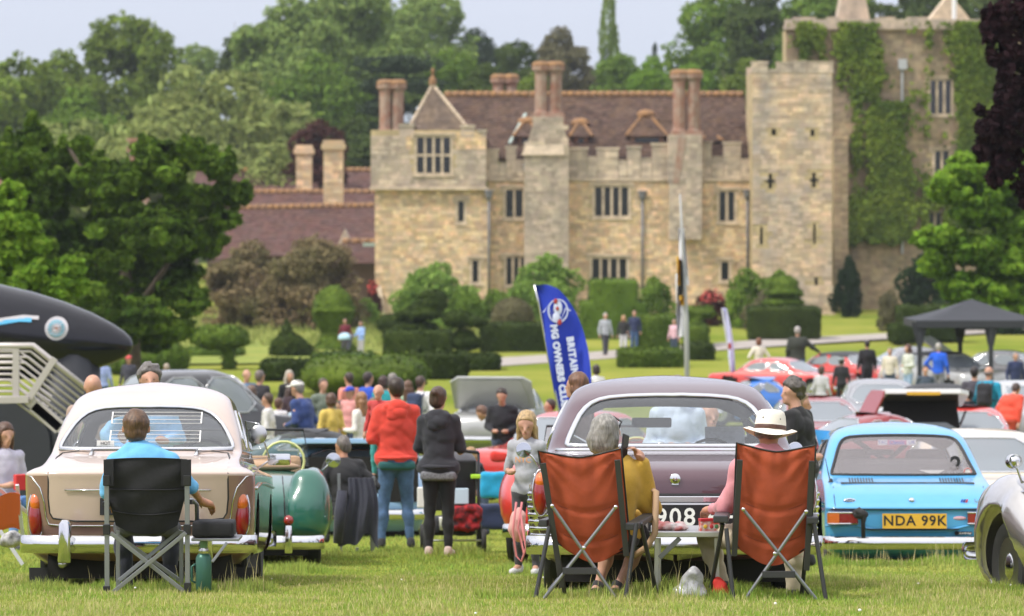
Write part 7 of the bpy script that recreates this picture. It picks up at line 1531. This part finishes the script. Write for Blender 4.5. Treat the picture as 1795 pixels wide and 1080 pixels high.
rust_chair('rust-orange camping chair under the grey-haired woman, nearer the frame centre', 22.9, (943, 790), (1089, 786), 14, 0, (976, 962), (1106, 964), 985,
           [('l', (952, 812, 985, 1030)), ('r', (1082, 806, 1098, 975))],
           [(963, 923, 939, 1047, -.02, -.06), (970, 930, 990, 1041, .05, .42), (1116, 917, 1096, 1054, -.02, -.06), (1123, 917, 1151, 1042, .05, .40)],
           [(968, 887, 1079, 1048), (1079, 889, 953, 1050)], (986, 1001, 1046, 1001), [(944, 911, 962, 905, .05), (1096, 917, 1128, 899, .075)], (.50, .78))
rust_chair('rust-orange camping chair under the man in the cream hat', 22.9, (1291, 776), (1430, 780), 14, 0, (1284, 965), (1421, 968), 990,
           [('l', (1297, 806, 1287, 975)), ('r', (1423, 808, 1414, 1000))],
           [(1267, 918, 1243, 1049, .05, .40), (1273, 926, 1286, 1057, -.02, -.06), (1427, 918, 1449, 1061, -.02, -.06), (1418, 920, 1404, 1053, .05, .40)],
           [(1303, 893, 1440, 1062), (1413, 897, 1301, 1058)], (1336, 1007, 1394, 1007), [(1250, 904, 1254, 897, .09), (1414, 906, 1412, 900, .07)], (.50, .78))
# low aluminium table with its things
Dt = 23.4; tb = thing('camping_table', 'low aluminium camping table between the two rust-orange chairs', 'table', tuple(G(1200, Dt)))
MB().box(PX(1146, Dt), PX(1262, Dt), Dt, Dt+.5, P(0, 942, Dt).z, P(0, 932, Dt).z).build('table_top', mat('aluminium', (.62, .62, .63), .35, .8), tb, world=True, bevel=.005)
bars(tb, 'leg', [(P(1151, 943, Dt+.04), P(1150, 1052, Dt+.04)), (P(1256, 943, Dt+.04), P(1258, 1050, Dt+.04)), (P(1155, 943, Dt+.46), P(1155, 1044, Dt+.46)), (P(1252, 943, Dt+.46), P(1252, 1044, Dt+.46))], .026, .02, 'aluminium')
bars(tb, 'bracket', [(P(1156, 978, Dt+.03), P(1192, 943, Dt+.03))], .03, .008, 'grey_tube')
def crumple(name, label, c, r, m, cat, seed=1, amp=.3):
    me = sdf_mesh(name, [('e', (0, 0, 0), r)], min(r)*.13, .02, noise=min(r)*amp, nscale=1.3/min(r), seed=seed); o = link_mesh(name, me, m, None, True); o.location = c; return tag(o, label, cat)
o = crumple('snack_packet', 'red and white snack packet torn open on the camping table', P(1176, 922, Dt+.12), (.085, .05, .035), mat('packet', (.62, .04, .03), .35, var=1, vscale=14, col2=(.75, .73, .72), detail=1), 'packet', 4, .35)
bx_ = MB().box(-.075, .075, -.03, .03, -.05, .05).build('snack_box', mat('box_print', (.74, .72, .66), .6, var=1, vscale=30, col2=(.65, .08, .06), detail=0), None, bevel=.004); bx_.scale = (.8, .8, .75); bx_.location = P(1243, 920, Dt+.1); bx_.rotation_euler = (0, 0, R(15)); tag(bx_, 'printed snack box in white, red and yellow by the pink sleeve', 'box')
MB().box(-.078, .078, -.033, .033, .03, .053).build('box_lid', mat('lid_red', (.5, .03, .04), .5), bx_, bevel=.003)
for x, c in ((-.04, (.75, .5, .05)), (.01, (.55, .05, .06)), (.05, (.08, .25, .1))): MB().ell((x, -.031, -.012), (.016, .003, .018), 10, 6).build('print_spot', mat('spot%d' % int(x*100+50), c, .6), bx_, smooth=True)
o = crumple('plastic_bag', 'crumpled clear-grey plastic bag standing on the grass between the chairs', P(1213, 1030, 22.95), (.085, .07, .115), mat('cloudy_plastic', (.42, .42, .43), .25, var=1, vscale=26, col2=(.25, .25, .26), bump=.006, bscale=24, coat=.5), 'bag', 9, .28)
o = crumple('red_bag', 'red cloth bag between the legs of the second rust-orange chair', P(1262, 1032, 23.2), (.05, .05, .075), mat('red_cloth', (.55, .03, .02), .8), 'bag', 3, .2)
o = MB().tube([P(1140, 858, 23.3), P(1150, 862, 23.25), P(1148, 935, 23.2), P(1135, 958, 23.2), P(1110, 975, 23.25), P(1100, 972, 23.3)], .02, 8).build('shoulder_bag_strap', 'tan_strap', None, smooth=True); tag(o, 'wide tan bag strap hanging on the first rust-orange chair arm', 'bag strap')
o = crumple('handbag', 'dark handbag hanging inside the first rust-orange chair arm', P(1122, 935, 23.35), (.07, .06, .08), 'black_fabric', 'handbag', 5, .2)
# pink bag of the girl
pk = thing('pink_bag', 'pink straps and bag dangling from the blonde girl\'s hand', 'bag', tuple(P(913, 925, 30.2))); b0 = Vector(pk.location)
for q in ([(905, 880), (899, 930), (905, 975), (914, 985), (922, 960), (912, 900)], [(915, 880), (908, 925), (918, 970), (928, 960), (926, 930)]): MB().tube([P(a, b, 30.2)-b0 for a, b in q], .009, 6).build('strap', mat('pink_strap', (.62, .20, .21), .7), pk, smooth=True)
link_mesh('pouch', sdf_mesh('pouch', [('e', tuple(P(908, 920, 30.3)-b0), (.07, .06, .14))], .015, .02, noise=.01, nscale=20), mat('pink_cloth', (.60, .33, .30), .8), pk, True)
# jacket over the seated man's chair
Dj = 38.2; jc = thing('metal_chair', 'dark metal folding chair under the seated man in black', 'folding chair', tuple(G(625, Dj)))
bars(jc, 'upright', [(P(594, 830, Dj), P(596, 950, Dj)), (P(655, 835, Dj), P(654, 975, Dj)), (P(626, 960, Dj+.4), P(627, 975, Dj+.4))], .03, .02, 'grey_tube'); bars(jc, 'rail', [(P(583, 878, Dj+.1), P(612, 878, Dj+.1)), (P(583, 908, Dj+.1), P(612, 908, Dj+.1))], .03, .015, 'dark_tube')
bars(jc, 'leg', [(P(600, 930, Dj+.5), P(598, 968, Dj+.5)), (P(650, 930, Dj+.5), P(652, 968, Dj+.5))], .025, .02, 'grey_tube')
panel('seat', lambda u, v: P(590+u*66, 905, Dj+.1+v*.45), 5, 5, .03, 'black_fabric', jc)
jk = thing('jacket', 'dark blue-grey jacket hanging over the back of the metal chair', 'jacket', tuple(P(632, 900, Dj-.1)))
def jf(u, v): w0 = 22+14*v; x = 632+(u-.5)*2*w0+4*math.sin(v*5); return P(x, 838+v*(112+10*math.sin(u*7)+6*math.cos(u*13)), Dj-.06-.022*math.sin(u*11+v*2)*(.3+v)-.03*math.sin(v*3)-.008*math.sin(u*31))
panel('cloth', jf, 30, 20, .03, cloth((.035, .037, .055)), jk)
MB().tube([P(600, 860, Dj-.1)-Vector(jk.location), P(596, 900, Dj-.12)-Vector(jk.location), P(592, 952, Dj-.1)-Vector(jk.location)], [.05, .06, .045], 8).build('sleeve', cloth((.035, .037, .055)), jk, smooth=True)
# pushchairs
def pushchair(label, px, D, k=1.0, rz=0, col=(.02, .02, .024), hoodc=(.10, .10, .11), near=True):
    r = thing('pushchair', label, 'pushchair', tuple(G(px, D)), R(rz)); r.scale = (k, k, k)
    for x in (-.29, .29):
        for y in (0, .68):
            w_ = MB().lathe([(.07, -.02), (.115, -.025), (.125, 0), (.115, .025), (.07, .02)], 20, (0, 0, 0), 'x', False).build('wheel', 'rubber', r, smooth=True); w_.location = (x, y, .125)
            MB().lathe([(.072, -.012), (.02, -.018), (.02, .018), (.072, .012)], 16, (0, 0, 0), 'x', False).build('rim', 'alloy', w_, smooth=True)
    MB().tube([(-.28, 0, .13), (.28, 0, .13)], .012, 6).build('axle', 'alloy', r)
    for s_ in (-1, 1):
        MB().tube([(s_*.26, 0, .15), (s_*.25, .1, .55), (s_*.24, -.05, 1.02)], .013, 8).build('side_tube', 'dark_tube', r, smooth=True); MB().tube([(s_*.27, .68, .14), (s_*.25, .2, .55)], .012, 8).build('front_tube', 'dark_tube', r, smooth=True)
    MB().tube([(-.24, -.05, 1.02), (0, -.07, 1.05), (.24, -.05, 1.02)], .018, 8).build('handle', 'trim_black', r, smooth=True)
    MB().box(-.22, .22, .06, .12, .42, .95, rotm('X', 12)).build('back_panel', cloth(col), r, bevel=.02)
    link_mesh('hood', sdf_mesh('hood', [('e', (0, .28, .86), (.25, .26, .20))], .02, .02, cut=lambda X, Y, Z: -(Z-.80)), cloth(hoodc), r, True)
    link_mesh('basket', sdf_mesh('basket', [('b', (0, .30, .26), (.22, .26, .09), .05)], .02, .02, noise=.012, nscale=14), cloth(col), r, True)
    if near:
        link_mesh('red_blanket', sdf_mesh('blanket', [('b', (.10, .02, .36), (.17, .08, .13), .05)], .015, .02, noise=.02, nscale=22), mat('red_tartan', (.40, .015, .02), .9, var=1, vscale=16, col2=(.03, .01, .015), detail=1), r, True)
        MB().box(-.12, .14, -.03, .01, .50, .66).build('paper_bag', mat('blue_white', (.55, .68, .82), .6), r, bevel=.01); MB().box(.16, .26, -.08, .02, .76, .80).build('clip', mat('lime_clip', (.40, .70, .04), .5), r, bevel=.01)
        MB().lathe([(.035, 0), (.04, .12), (.042, .13)], 14, (-.12, -.02, .24)).build('cup', 'white_paint', r, smooth=True)
    return r
pushchair('black pushchair with red blanket pushed by the woman in charcoal', 797, 38.0, .98, 4)
pushchair('pale blue pushchair by the cushion hedge', 617, 149, 1.0, 100, (.06, .07, .1), (.42, .62, .72), False)
# blue picnic bags, white-paper bag
for px, py, D, r_, c, lb in ((868, 850, 44, (.17, .12, .15), (.01, .28, .50), 'turquoise cool bag behind the pushchair'), (858, 905, 43, (.20, .14, .14), (.012, .02, .06), 'navy holdall lying below the turquoise bag'), (875, 800, 45, (.10, .08, .06), (.55, .03, .02), 'small red bag on top of the turquoise one')):
    q = P(px, py, D); o = blob('bag', [('b', (0, 0, 0), r_, .04)], cloth(c), None, .02, .02, noise=.012, nscale=12); o.location = q; tag(o, lb, 'bag')
o = MB().box(-.06, .06, -.03, .03, -.1, .1).build('white_bag', 'white_paint', None, bevel=.01); o.location = P(742, 872, 37.5); tag(o, 'white paper bag held beside the charcoal hoodie', 'bag')
# tartan-orange folding seat at the left edge and clutter
lf = thing('orange_chair', 'orange deck chair with pale frame at the left edge by the woman in lilac', 'deck chair', tuple(G(10, 32.5)))
panel('sling', lambda u, v: P(-30+u*65, 868+v*62+5*math.sin(u*6), 32.5+v*.3), 8, 8, .02, mat('orange_cloth', (.72, .14, .06), .8), lf); bars(lf, 'frame', [(P(30, 850, 32.5), P(42, 960, 32.9)), (P(-10, 850, 32.5), P(50, 900, 32.9)), (P(0, 930, 32.5), P(40, 990, 32.5))], .03, .02, mat('pale_frame', (.6, .6, .66), .5).name)
o = crumple('helmet', 'white and black bag on the grass by the orange deck chair', P(18, 945, 32), (.10, .09, .07), mat('white_black', (.6, .58, .58), .5, var=1, vscale=9, col2=(.03, .03, .03)), 'bag', 2, .2)

# ================================================================ flags
fl = thing('feather_flag', 'tall royal blue feather flag with white lettering beside the plum saloon', 'flag', tuple(G(990, 52)))
Df = 52; FE = [(938, 500), (960, 499), (978, 506), (995, 524), (1010, 548), (1022, 578), (1031, 612), (1036, 650), (1038, 690), (1040, 740)]; FL = [(938, 500), (944, 530), (950, 560), (955, 590), (960, 620), (965, 650), (970, 680), (975, 705), (981, 725), (986, 740)]
def ff(u, v):
    t = v*9; i = min(8, int(t)); q = t-i; a = [FL[i][k]*(1-q)+FL[i+1][k]*q for k in (0, 1)]; b = [FE[i][k]*(1-q)+FE[i+1][k]*q for k in (0, 1)]
    return P(a[0]+(b[0]-a[0])*u, a[1]+(b[1]-a[1])*u, Df+.04*math.sin(v*9+u*4))
o0 = Vector(fl.location); panel('banner', ff, 12, 30, .01, mat('flag_blue', (.012, .040, .46), .7), fl)
MB().tube([P(986, 940, Df+.02), P(981, 725, Df+.02), P(960, 620, Df+.02), P(944, 530, Df+.02), P(937, 499, Df+.02)], .018, 6).build('pole', 'steel', fl, world=True, smooth=True)
def ftext(s_, px, py, size, ang, sp_=1.0, sx=1.0):
    p = P(px, py, Df-.06)-o0; o = text(s_, size, tuple(p), mat('flag_white', (.62, .66, .85), .7).name, fl, ext=.004, bold=.008, space=sp_, extra=0); o.rotation_euler = (R(90), R(ang), 0); o.rotation_mode = 'XYZ'
    o.matrix_local = Matrix.Translation(p)@Matrix.Rotation(R(ang), 4, 'Y')@Matrix.Rotation(R(90), 4, 'X'); return o
ftext('MG OWNERS CLUB', 980, 642, .125, 82, 1.05); ftext('BRITAIN', 1003, 624, .125, 82, 1.15)
em = MB()
for k in range(24): a = k*math.pi/12; em.tube([P(978+17*math.cos(a), 545+20*math.sin(a), Df-.06), P(978+17*math.cos(a+.26), 545+20*math.sin(a+.26), Df-.06)], .012, 4)
em.build('emblem_ring', 'flag_white', fl, world=True)
MB().ell(P(978, 540, Df-.06), (.06, .01, .10)).ell(P(975, 556, Df-.06), (.05, .01, .06)).build('emblem_figure', 'flag_white', fl, world=True, smooth=True)
for x, y, r_ in ((974, 528, .028), (977, 541, .022), (981, 565, .03)): MB().ell(P(x, y, Df-.075), (r_, .008, r_*1.3)).build('emblem_spot', 'red_flower', fl, world=True, smooth=True)
MB().tube([P(952, 548, Df-.06), P(962, 534, Df-.06), P(965, 558, Df-.06), P(972, 536, Df-.06), P(984, 560, Df-.06), P(992, 540, Df-.06), P(1000, 545, Df-.06)], .009, 4).build('emblem_script', 'flag_white', fl, world=True)
fp = thing('flag_pole', 'tall slim pole with a limp white, black and yellow banner before the castle', 'flag pole', tuple(G(1204, 95)))
MB().tube([P(1206, 790, 95), P(1203, 560, 95), P(1196, 420, 95), P(1192, 340, 95)], [.07, .06, .035, .02], 8).build('pole', mat('pole_grey', (.40, .40, .40), .5), fp, world=True, smooth=True)
def pf(x0, x1, x2, x3, y0, y1, ph): return lambda u, v: P((x0+(x2-x0)*v)+((x1+(x3-x1)*v)-(x0+(x2-x0)*v))*u, y0+(y1-y0)*v, 95.2+.15*math.sin(u*8+ph+v*5))
panel('banner', pf(1190, 1199, 1191, 1208, 400, 500, 0), 10, 14, .02, mat('banner_white', (.68, .67, .74), .8), fp); panel('banner', pf(1184, 1194, 1187, 1201, 480, 590, 2), 10, 14, .02, 'banner_white', fp)
panel('black_band', pf(1190, 1195, 1191, 1196, 455, 520, 1), 5, 8, .05, 'trim_black', fp).location.y -= .25; panel('yellow_band', pf(1185, 1190, 1187, 1192, 450, 500, 1), 5, 8, .05, mat('banner_yellow', (.75, .42, .02), .8), fp).location.y -= .3; panel('yellow_band', pf(1190, 1197, 1192, 1198, 518, 535, 1), 5, 5, .05, 'banner_yellow', fp).location.y -= .3
wf = thing('small_feather_flag', 'narrow white feather flag standing by the low red sports car', 'flag', tuple(G(1282, 108)))
panel('banner', lambda u, v: P(1266+14*v+(8+4*math.sin(v*3))*u, 541+v*112-(1-u)*2, 108+.2*math.sin(u*5+v*4)), 8, 20, .02, mat('banner_lilac', (.58, .58, .86), .8), wf); MB().tube([P(1284, 690, 108), P(1281, 640, 108), P(1266, 541, 108)], .03, 6).build('pole', 'pole_grey', wf, world=True, smooth=True)
MB().ell(P(1279, 607, 107.6), (.05, .01, .10)).build('print_mark', 'red_flower', wf, world=True, smooth=True)
# ================================================================ gazebo
Dg = 106; gb = thing('gazebo', 'black pop-up gazebo standing on the lawn at the right', 'gazebo', tuple(G(1710, Dg)))
cs = [P(1606, 562, Dg), P(1606+232, 562, Dg)]; zt = cs[0].z; x0, x1 = cs[0].x, cs[1].x; y0, y1 = Dg, Dg+3.4; ap = Vector(((x0+x1)/2-.1, (y0+y1)/2, P(0, 524, Dg+1.7).z)); cn = [Vector((x0, y0, zt)), Vector((x1, y0, zt)), Vector((x1, y1, zt)), Vector((x0, y1, zt))]
mat('gazebo_black', (.024, .026, .034), .6, bump=.01, bscale=3)
m = MB()
for i in range(4):
    a, b = cn[i], cn[(i+1) % 4]; g = 8; pts = []
    for j in range(g+1):
        for k in range(g+1):
            t = j/g; e = a.lerp(b, k/g).lerp(ap, t); e.z = zt+(ap.z-zt)*(t**1.25)-.10*math.sin(k/g*math.pi)*(1-t); pts.append(e)
    m.add(pts, [(j*(g+1)+k, j*(g+1)+k+1, (j+1)*(g+1)+k+1, (j+1)*(g+1)+k) for j in range(g) for k in range(g)])
m.build('canopy', 'gazebo_black', gb, world=True, smooth=True, auto=40)
for i in range(4):
    a, b = cn[i], cn[(i+1) % 4]; d = (b-a).normalized()*.0; MB().poly([a+Vector((0, 0, .0)), b+Vector((0, 0, .0)), b-Vector((0, 0, .20)), a-Vector((0, 0, .20))], (.02, .02, 0)).build('valance', 'gazebo_black', gb, world=True)
for px, dd in ((1612, .1), (1683, 3.3), (1737, .1), (1832, 3.3)):
    b = P(px, 575, Dg+dd); MB().box(b.x-.06, b.x+.06, b.y-.06, b.y+.06, gz(Dg), zt-.02).poly([(b.x-.22, b.y, zt-.05), (b.x+.22, b.y, zt-.05), (b.x+.08, b.y, zt-.7), (b.x-.08, b.y, zt-.7)], (0, .03, 0)).build('leg', 'gazebo_black', gb, world=True)
# ================================================================ black inflatable and its stair
Da = 58; az = thing('airship_stand', 'huge glossy black airship-shaped exhibition pod with round emblem at the left', 'exhibition pod', tuple(G(40, Da)))
o0 = Vector(az.location); m = MB(); n_ = 48; prof = [(0, 222), (.06, 221), (.16, 217), (.28, 205), (.42, 182), (.58, 148), (.74, 100), (.87, 45), (.96, -15), (1, -90), (.98, -200), (.9, -320)]
c0 = P(222, 603, Da); 
for r_, x in prof:
    rr_ = r_*105/S(Da)*(.84); cx_ = PX(x, Da); up = (222-x)/1.0; cy_ = 400-0; zc = P(0, 610-min(40, (222-x)*.10), Da).z
    for k in range(n_):
        a = 2*math.pi*k/n_; z = math.sin(a); m.v.append((cx_, Da+1+rr_*math.cos(a), zc+rr_*z*(1.0 if z < 0 else 1.02)))
m.f = [(i*n_+k, i*n_+(k+1) % n_, (i+1)*n_+(k+1) % n_, (i+1)*n_+k) for i in range(len(prof)-1) for k in range(n_)]
hull = m.build('hull', mat('gloss_black', (.006, .006, .011), .16, spec=.45), az, smooth=True, world=True)
def hullpt(px, py):     # the near surface of the hull
    for i in range(len(prof)-1):
        if prof[i+1][1] <= px <= prof[i][1]:
            t = (px-prof[i][1])/(prof[i+1][1]-prof[i][1]); r_ = (prof[i][0]+(prof[i+1][0]-prof[i][0])*t)*105*.84/S(Da); zc = P(0, 610-min(40, (222-px)*.10), Da).z; z = P(0, py, Da).z-zc
            return Vector((PX(px, Da), Da+1-math.sqrt(max(.001, r_*r_-z*z))-.015, P(0, py, Da).z))
def disc(name, px, py, r0, r1, mt, off):
    a_ = []; b_ = []
    for k in range(28): t = k*math.pi/14; a_.append(hullpt(px+r0*.95*math.cos(t), py+r0*math.sin(t))+Vector((0, -off, 0))); b_.append(hullpt(px+r1*.95*math.cos(t), py+r1*math.sin(t))+Vector((0, -off, 0)))
    MB().add(a_+b_, [(k, (k+1) % 28, 28+(k+1) % 28, 28+k) for k in range(28)]).build(name, mt, hull, world=True)
disc('emblem_rim', 93, 577, .5, 21, mat('emblem_white', (.55, .52, .55), .5).name, .0); disc('emblem_ring', 93, 577, 8, 15, mat('emblem_blue', (.12, .42, .55), .5).name, .02); disc('emblem_core', 93, 577, .5, 6, mat('emblem_core', (.50, .30, .25), .5).name, .02)
for k in range(16): t = k*math.pi/8; MB().tube([hullpt(93+3*math.cos(t), 577+3*math.sin(t))-Vector((0, .03, 0)), hullpt(93+14*math.cos(t), 577+14*math.sin(t))-Vector((0, .03, 0))], .008, 4).build('emblem_ray', 'emblem_white', hull, world=True)
for q, w_, mt in (([(-60, 572), (0, 562), (35, 557), (62, 559)], 4, 'emblem_white'), ([(-60, 577), (0, 567), (30, 562), (50, 563)], 4.5, mat('swoosh_blue', (.10, .45, .75), .5).name)):
    up_ = [hullpt(max(-300, a), b-w_)-Vector((0, .02, 0)) for a, b in q]; dn = [hullpt(max(-300, a), b+w_*.6)-Vector((0, .02, 0)) for a, b in q]; MB().add(up_+dn, [(i, i+1, len(q)+i+1, len(q)+i) for i in range(len(q)-1)]).build('swoosh', mt, hull, world=True)
# dark plinth below
pl = MB().poly([P(-80, 706, Da+.5), P(62, 706, Da+.5), P(86, 760, Da+.5), P(96, 900, Da+.5), P(-80, 900, Da+.5)], (0, 2.5, 0)).build('plinth', 'gazebo_black', az, world=True)
MB().tube([P(120, 620, Da+1), P(118, 900, Da+1)], .5, 12).build('support', 'gazebo_black', az, world=True, smooth=True)
Ds = 53; sr = thing('stair', 'white metal platform and stair railing in front of the black pod', 'staircase', tuple(G(70, Ds))); mat('rail_white', (.50, .46, .44), .45, .3)
rails = [(606, 606), (618, 0)]
for k in range(10):
    y = 606+k*10; x1_ = 58-(k*4.5); yy2 = y+ (222-58)*0
    top = MB().tube([P(-60, y, Ds), P(x1_, y, Ds), P(x1_+95-k*2, y+76-k*2, Ds)], .045 if k == 0 else .018, 6).build('handrail' if k == 0 else 'rail', 'rail_white', sr, world=True, smooth=True)
for a, b in (((58, 606), (58, 606)),): pass
bars(sr, 'post', [(P(96, 628, Ds-.05), P(50, 700, Ds-.05)), (P(28, 606, Ds), P(28, 700, Ds)), (P(-20, 606, Ds), P(-20, 700, Ds))], .09, .05, 'rail_white'); bars(sr, 'platform_edge', [(P(-60, 702, Ds), P(52, 700, Ds))], .09, .3, 'rail_white'); bars(sr, 'stringer', [(P(50, 700, Ds), P(120, 760, Ds)), (P(58, 712, Ds), P(104, 752, Ds))], .16, .06, 'rail_white')
for k in range(9): bars(sr, 'tread', [(P(58+k*9, 704+k*7, Ds+.1), P(58+k*9, 704+k*7, Ds+1.1))], .25, .03, 'rail_white', (0, 0, 1))
for k in range(6): MB().tube([P(-60, 612+k*11, Ds+1.2), P(30-k*3, 612+k*11, Ds+1.2), P(100-k*3, 668+k*9, Ds+1.2)], .016, 5).build('rail', 'rail_white', sr, world=True)
# ================================================================ grass
mat('blade', (.24, .37, .055), .7, spec=.1, var=1, vscale=.9, col2=(.42, .44, .13), island=.38, hue=.022, trans=.35, detail=3)
mat('dry_blade', (.60, .52, .26), .8, spec=.1, island=.3, trans=.3)
def grass(name, n, y0, y1, hgt, wd, m, seed, spread=1.0, pts=None, bend=.6):
    rng = np.random.default_rng(seed)
    if pts is None:
        y = y0*(y1/y0)**rng.random(n) if y0 > 0 else y1*rng.random(n); x = rng.uniform(-1, 1, n)*y*(930/FPX)*spread
    else: x, y = pts[:, 0], pts[:, 1]; n = len(x)
    z = np.interp(y, _GD, _GZ)
    tuft = .65+.5*vnoise(x*3.1, y*2.3, x*0, 2)+.35*vnoise(x*11, y*9, x*0, 5); h = hgt*np.clip(rng.uniform(.55, 1.35, n)*np.clip(tuft, .35, 1.6), .25, 2.2); a = rng.uniform(0, 2*np.pi, n)
    dx, dy = np.cos(a), np.sin(a); b = rng.uniform(.1, bend, n)*h; w_ = wd*rng.uniform(.7, 1.4, n); px, py = -dy*w_/2, dx*w_/2
    fa = rng.uniform(0, 2*np.pi, n); bx, by = np.cos(fa)*b, np.sin(fa)*b
    V = np.stack([np.stack([x-px, y-py, z-.01], 1), np.stack([x+px, y+py, z-.01], 1), np.stack([x+bx*.4+px*.7, y+by*.4+py*.7, z+h*.6], 1), np.stack([x+bx*.4-px*.7, y+by*.4-py*.7, z+h*.6], 1), np.stack([x+bx, y+by, z+h*(1-.12*rng.random(n))], 1)], 1).reshape(-1, 3)
    i = np.arange(n)[:, None]*5; F = np.concatenate([np.concatenate([i, i+1, i+2, i+3], 1), np.concatenate([i+3, i+2, i+4, i+4], 1)])
    me = bpy.data.meshes.new(name); F3 = np.concatenate([np.concatenate([i, i+1, i+2], 1), np.concatenate([i, i+2, i+3], 1), np.concatenate([i+3, i+2, i+4], 1)])
    return tag(link_mesh(name, mesh_np(name, V, F3), m), kind='stuff')
grass('grass', 190000, 18.6, 31, .036, .0040, 'blade', 1); grass('grass', 90000, 31, 62, .045, .010, 'blade', 2); grass('grass', 22000, 18.6, 30, .055, .0035, 'dry_blade', 3)
def clumps(seed, specs):
    rng = np.random.default_rng(seed); o = []
    for x0, x1, D, sd, n in specs: y = rng.normal(D, sd, n); px = rng.uniform(x0, x1, n); o.append(np.stack([(px-897.5)*D/FPX, y], 1))
    return np.concatenate(o)
# the uncut fringe left standing round wheels and chair legs
pt = clumps(5, [(40, 480, 25.0, .35, 5200), (330, 440, 24.3, .12, 500), (830, 960, 23.4, .25, 1300), (930, 1260, 23.6, .45, 4200), (1240, 1470, 23.5, .4, 2600), (1430, 1735, 33.8, .35, 5200), (1725, 1800, 25, .3, 700), (480, 590, 31.5, .5, 1200), (870, 960, 31.5, .5, 900), (580, 860, 37.5, 1.2, 1800)])
grass('long_grass', 0, 0, 0, .095, .0048, 'blade', 7, pts=pt, bend=.5); pt = clumps(9, [(330, 430, 24.4, .12, 40), (100, 480, 25, .4, 60), (940, 1250, 23.5, .5, 60), (1440, 1735, 33.6, .3, 150), (840, 940, 23.5, .3, 20)])
grass('seed_stalks', 0, 0, 0, .27, .0045, 'dry_blade', 8, pts=pt, bend=.25)
rng = np.random.default_rng(70); n = 26000; y = 150+rng.random(n)*62; x = (rng.uniform(-40, 980, n)-897.5)*y/FPX; m_ = y > 162
grass('meadow_grass', 0, 0, 0, .55, .05, mat('meadow_blade', (.34, .33, .11), .8, spec=.1, island=.25, trans=.3, var=1, vscale=.3, col2=(.17, .24, .05)), 10, pts=np.stack([x[m_], y[m_]], 1))
# clover heads and small litter in the lawn
fl_ = MB()
rg = random.Random(2)
for i in range(18):
    D = 19.5+rg.random()**1.5*26; x = rg.uniform(-1, 1)*D*.135; z = gz(D)+.035; s_ = rg.uniform(.006, .011); fl_.ell((x, D, z), (s_, s_, s_*.8), 6, 4)
tag(fl_.build('clover_flowers', 'white_paint', None, smooth=True, fix=False), kind='stuff')
# ---------------------------------------------------------------- the air
hm = bpy.data.materials.new('haze_air'); hm.use_nodes = True; t = hm.node_tree; t.nodes.clear()
o_ = N(t, 'ShaderNodeOutputMaterial'); pv = N(t, 'ShaderNodeVolumePrincipled')
pv.inputs['Color'].default_value = (.80, .88, 1, 1); pv.inputs['Density'].default_value = .00017
L(t, pv.outputs[0], o_.inputs['Volume'])
hz = MB().box(-12000, 12000, -500, 14500, -42, 700).build('haze', hm); tag(hz, kind='stuff')
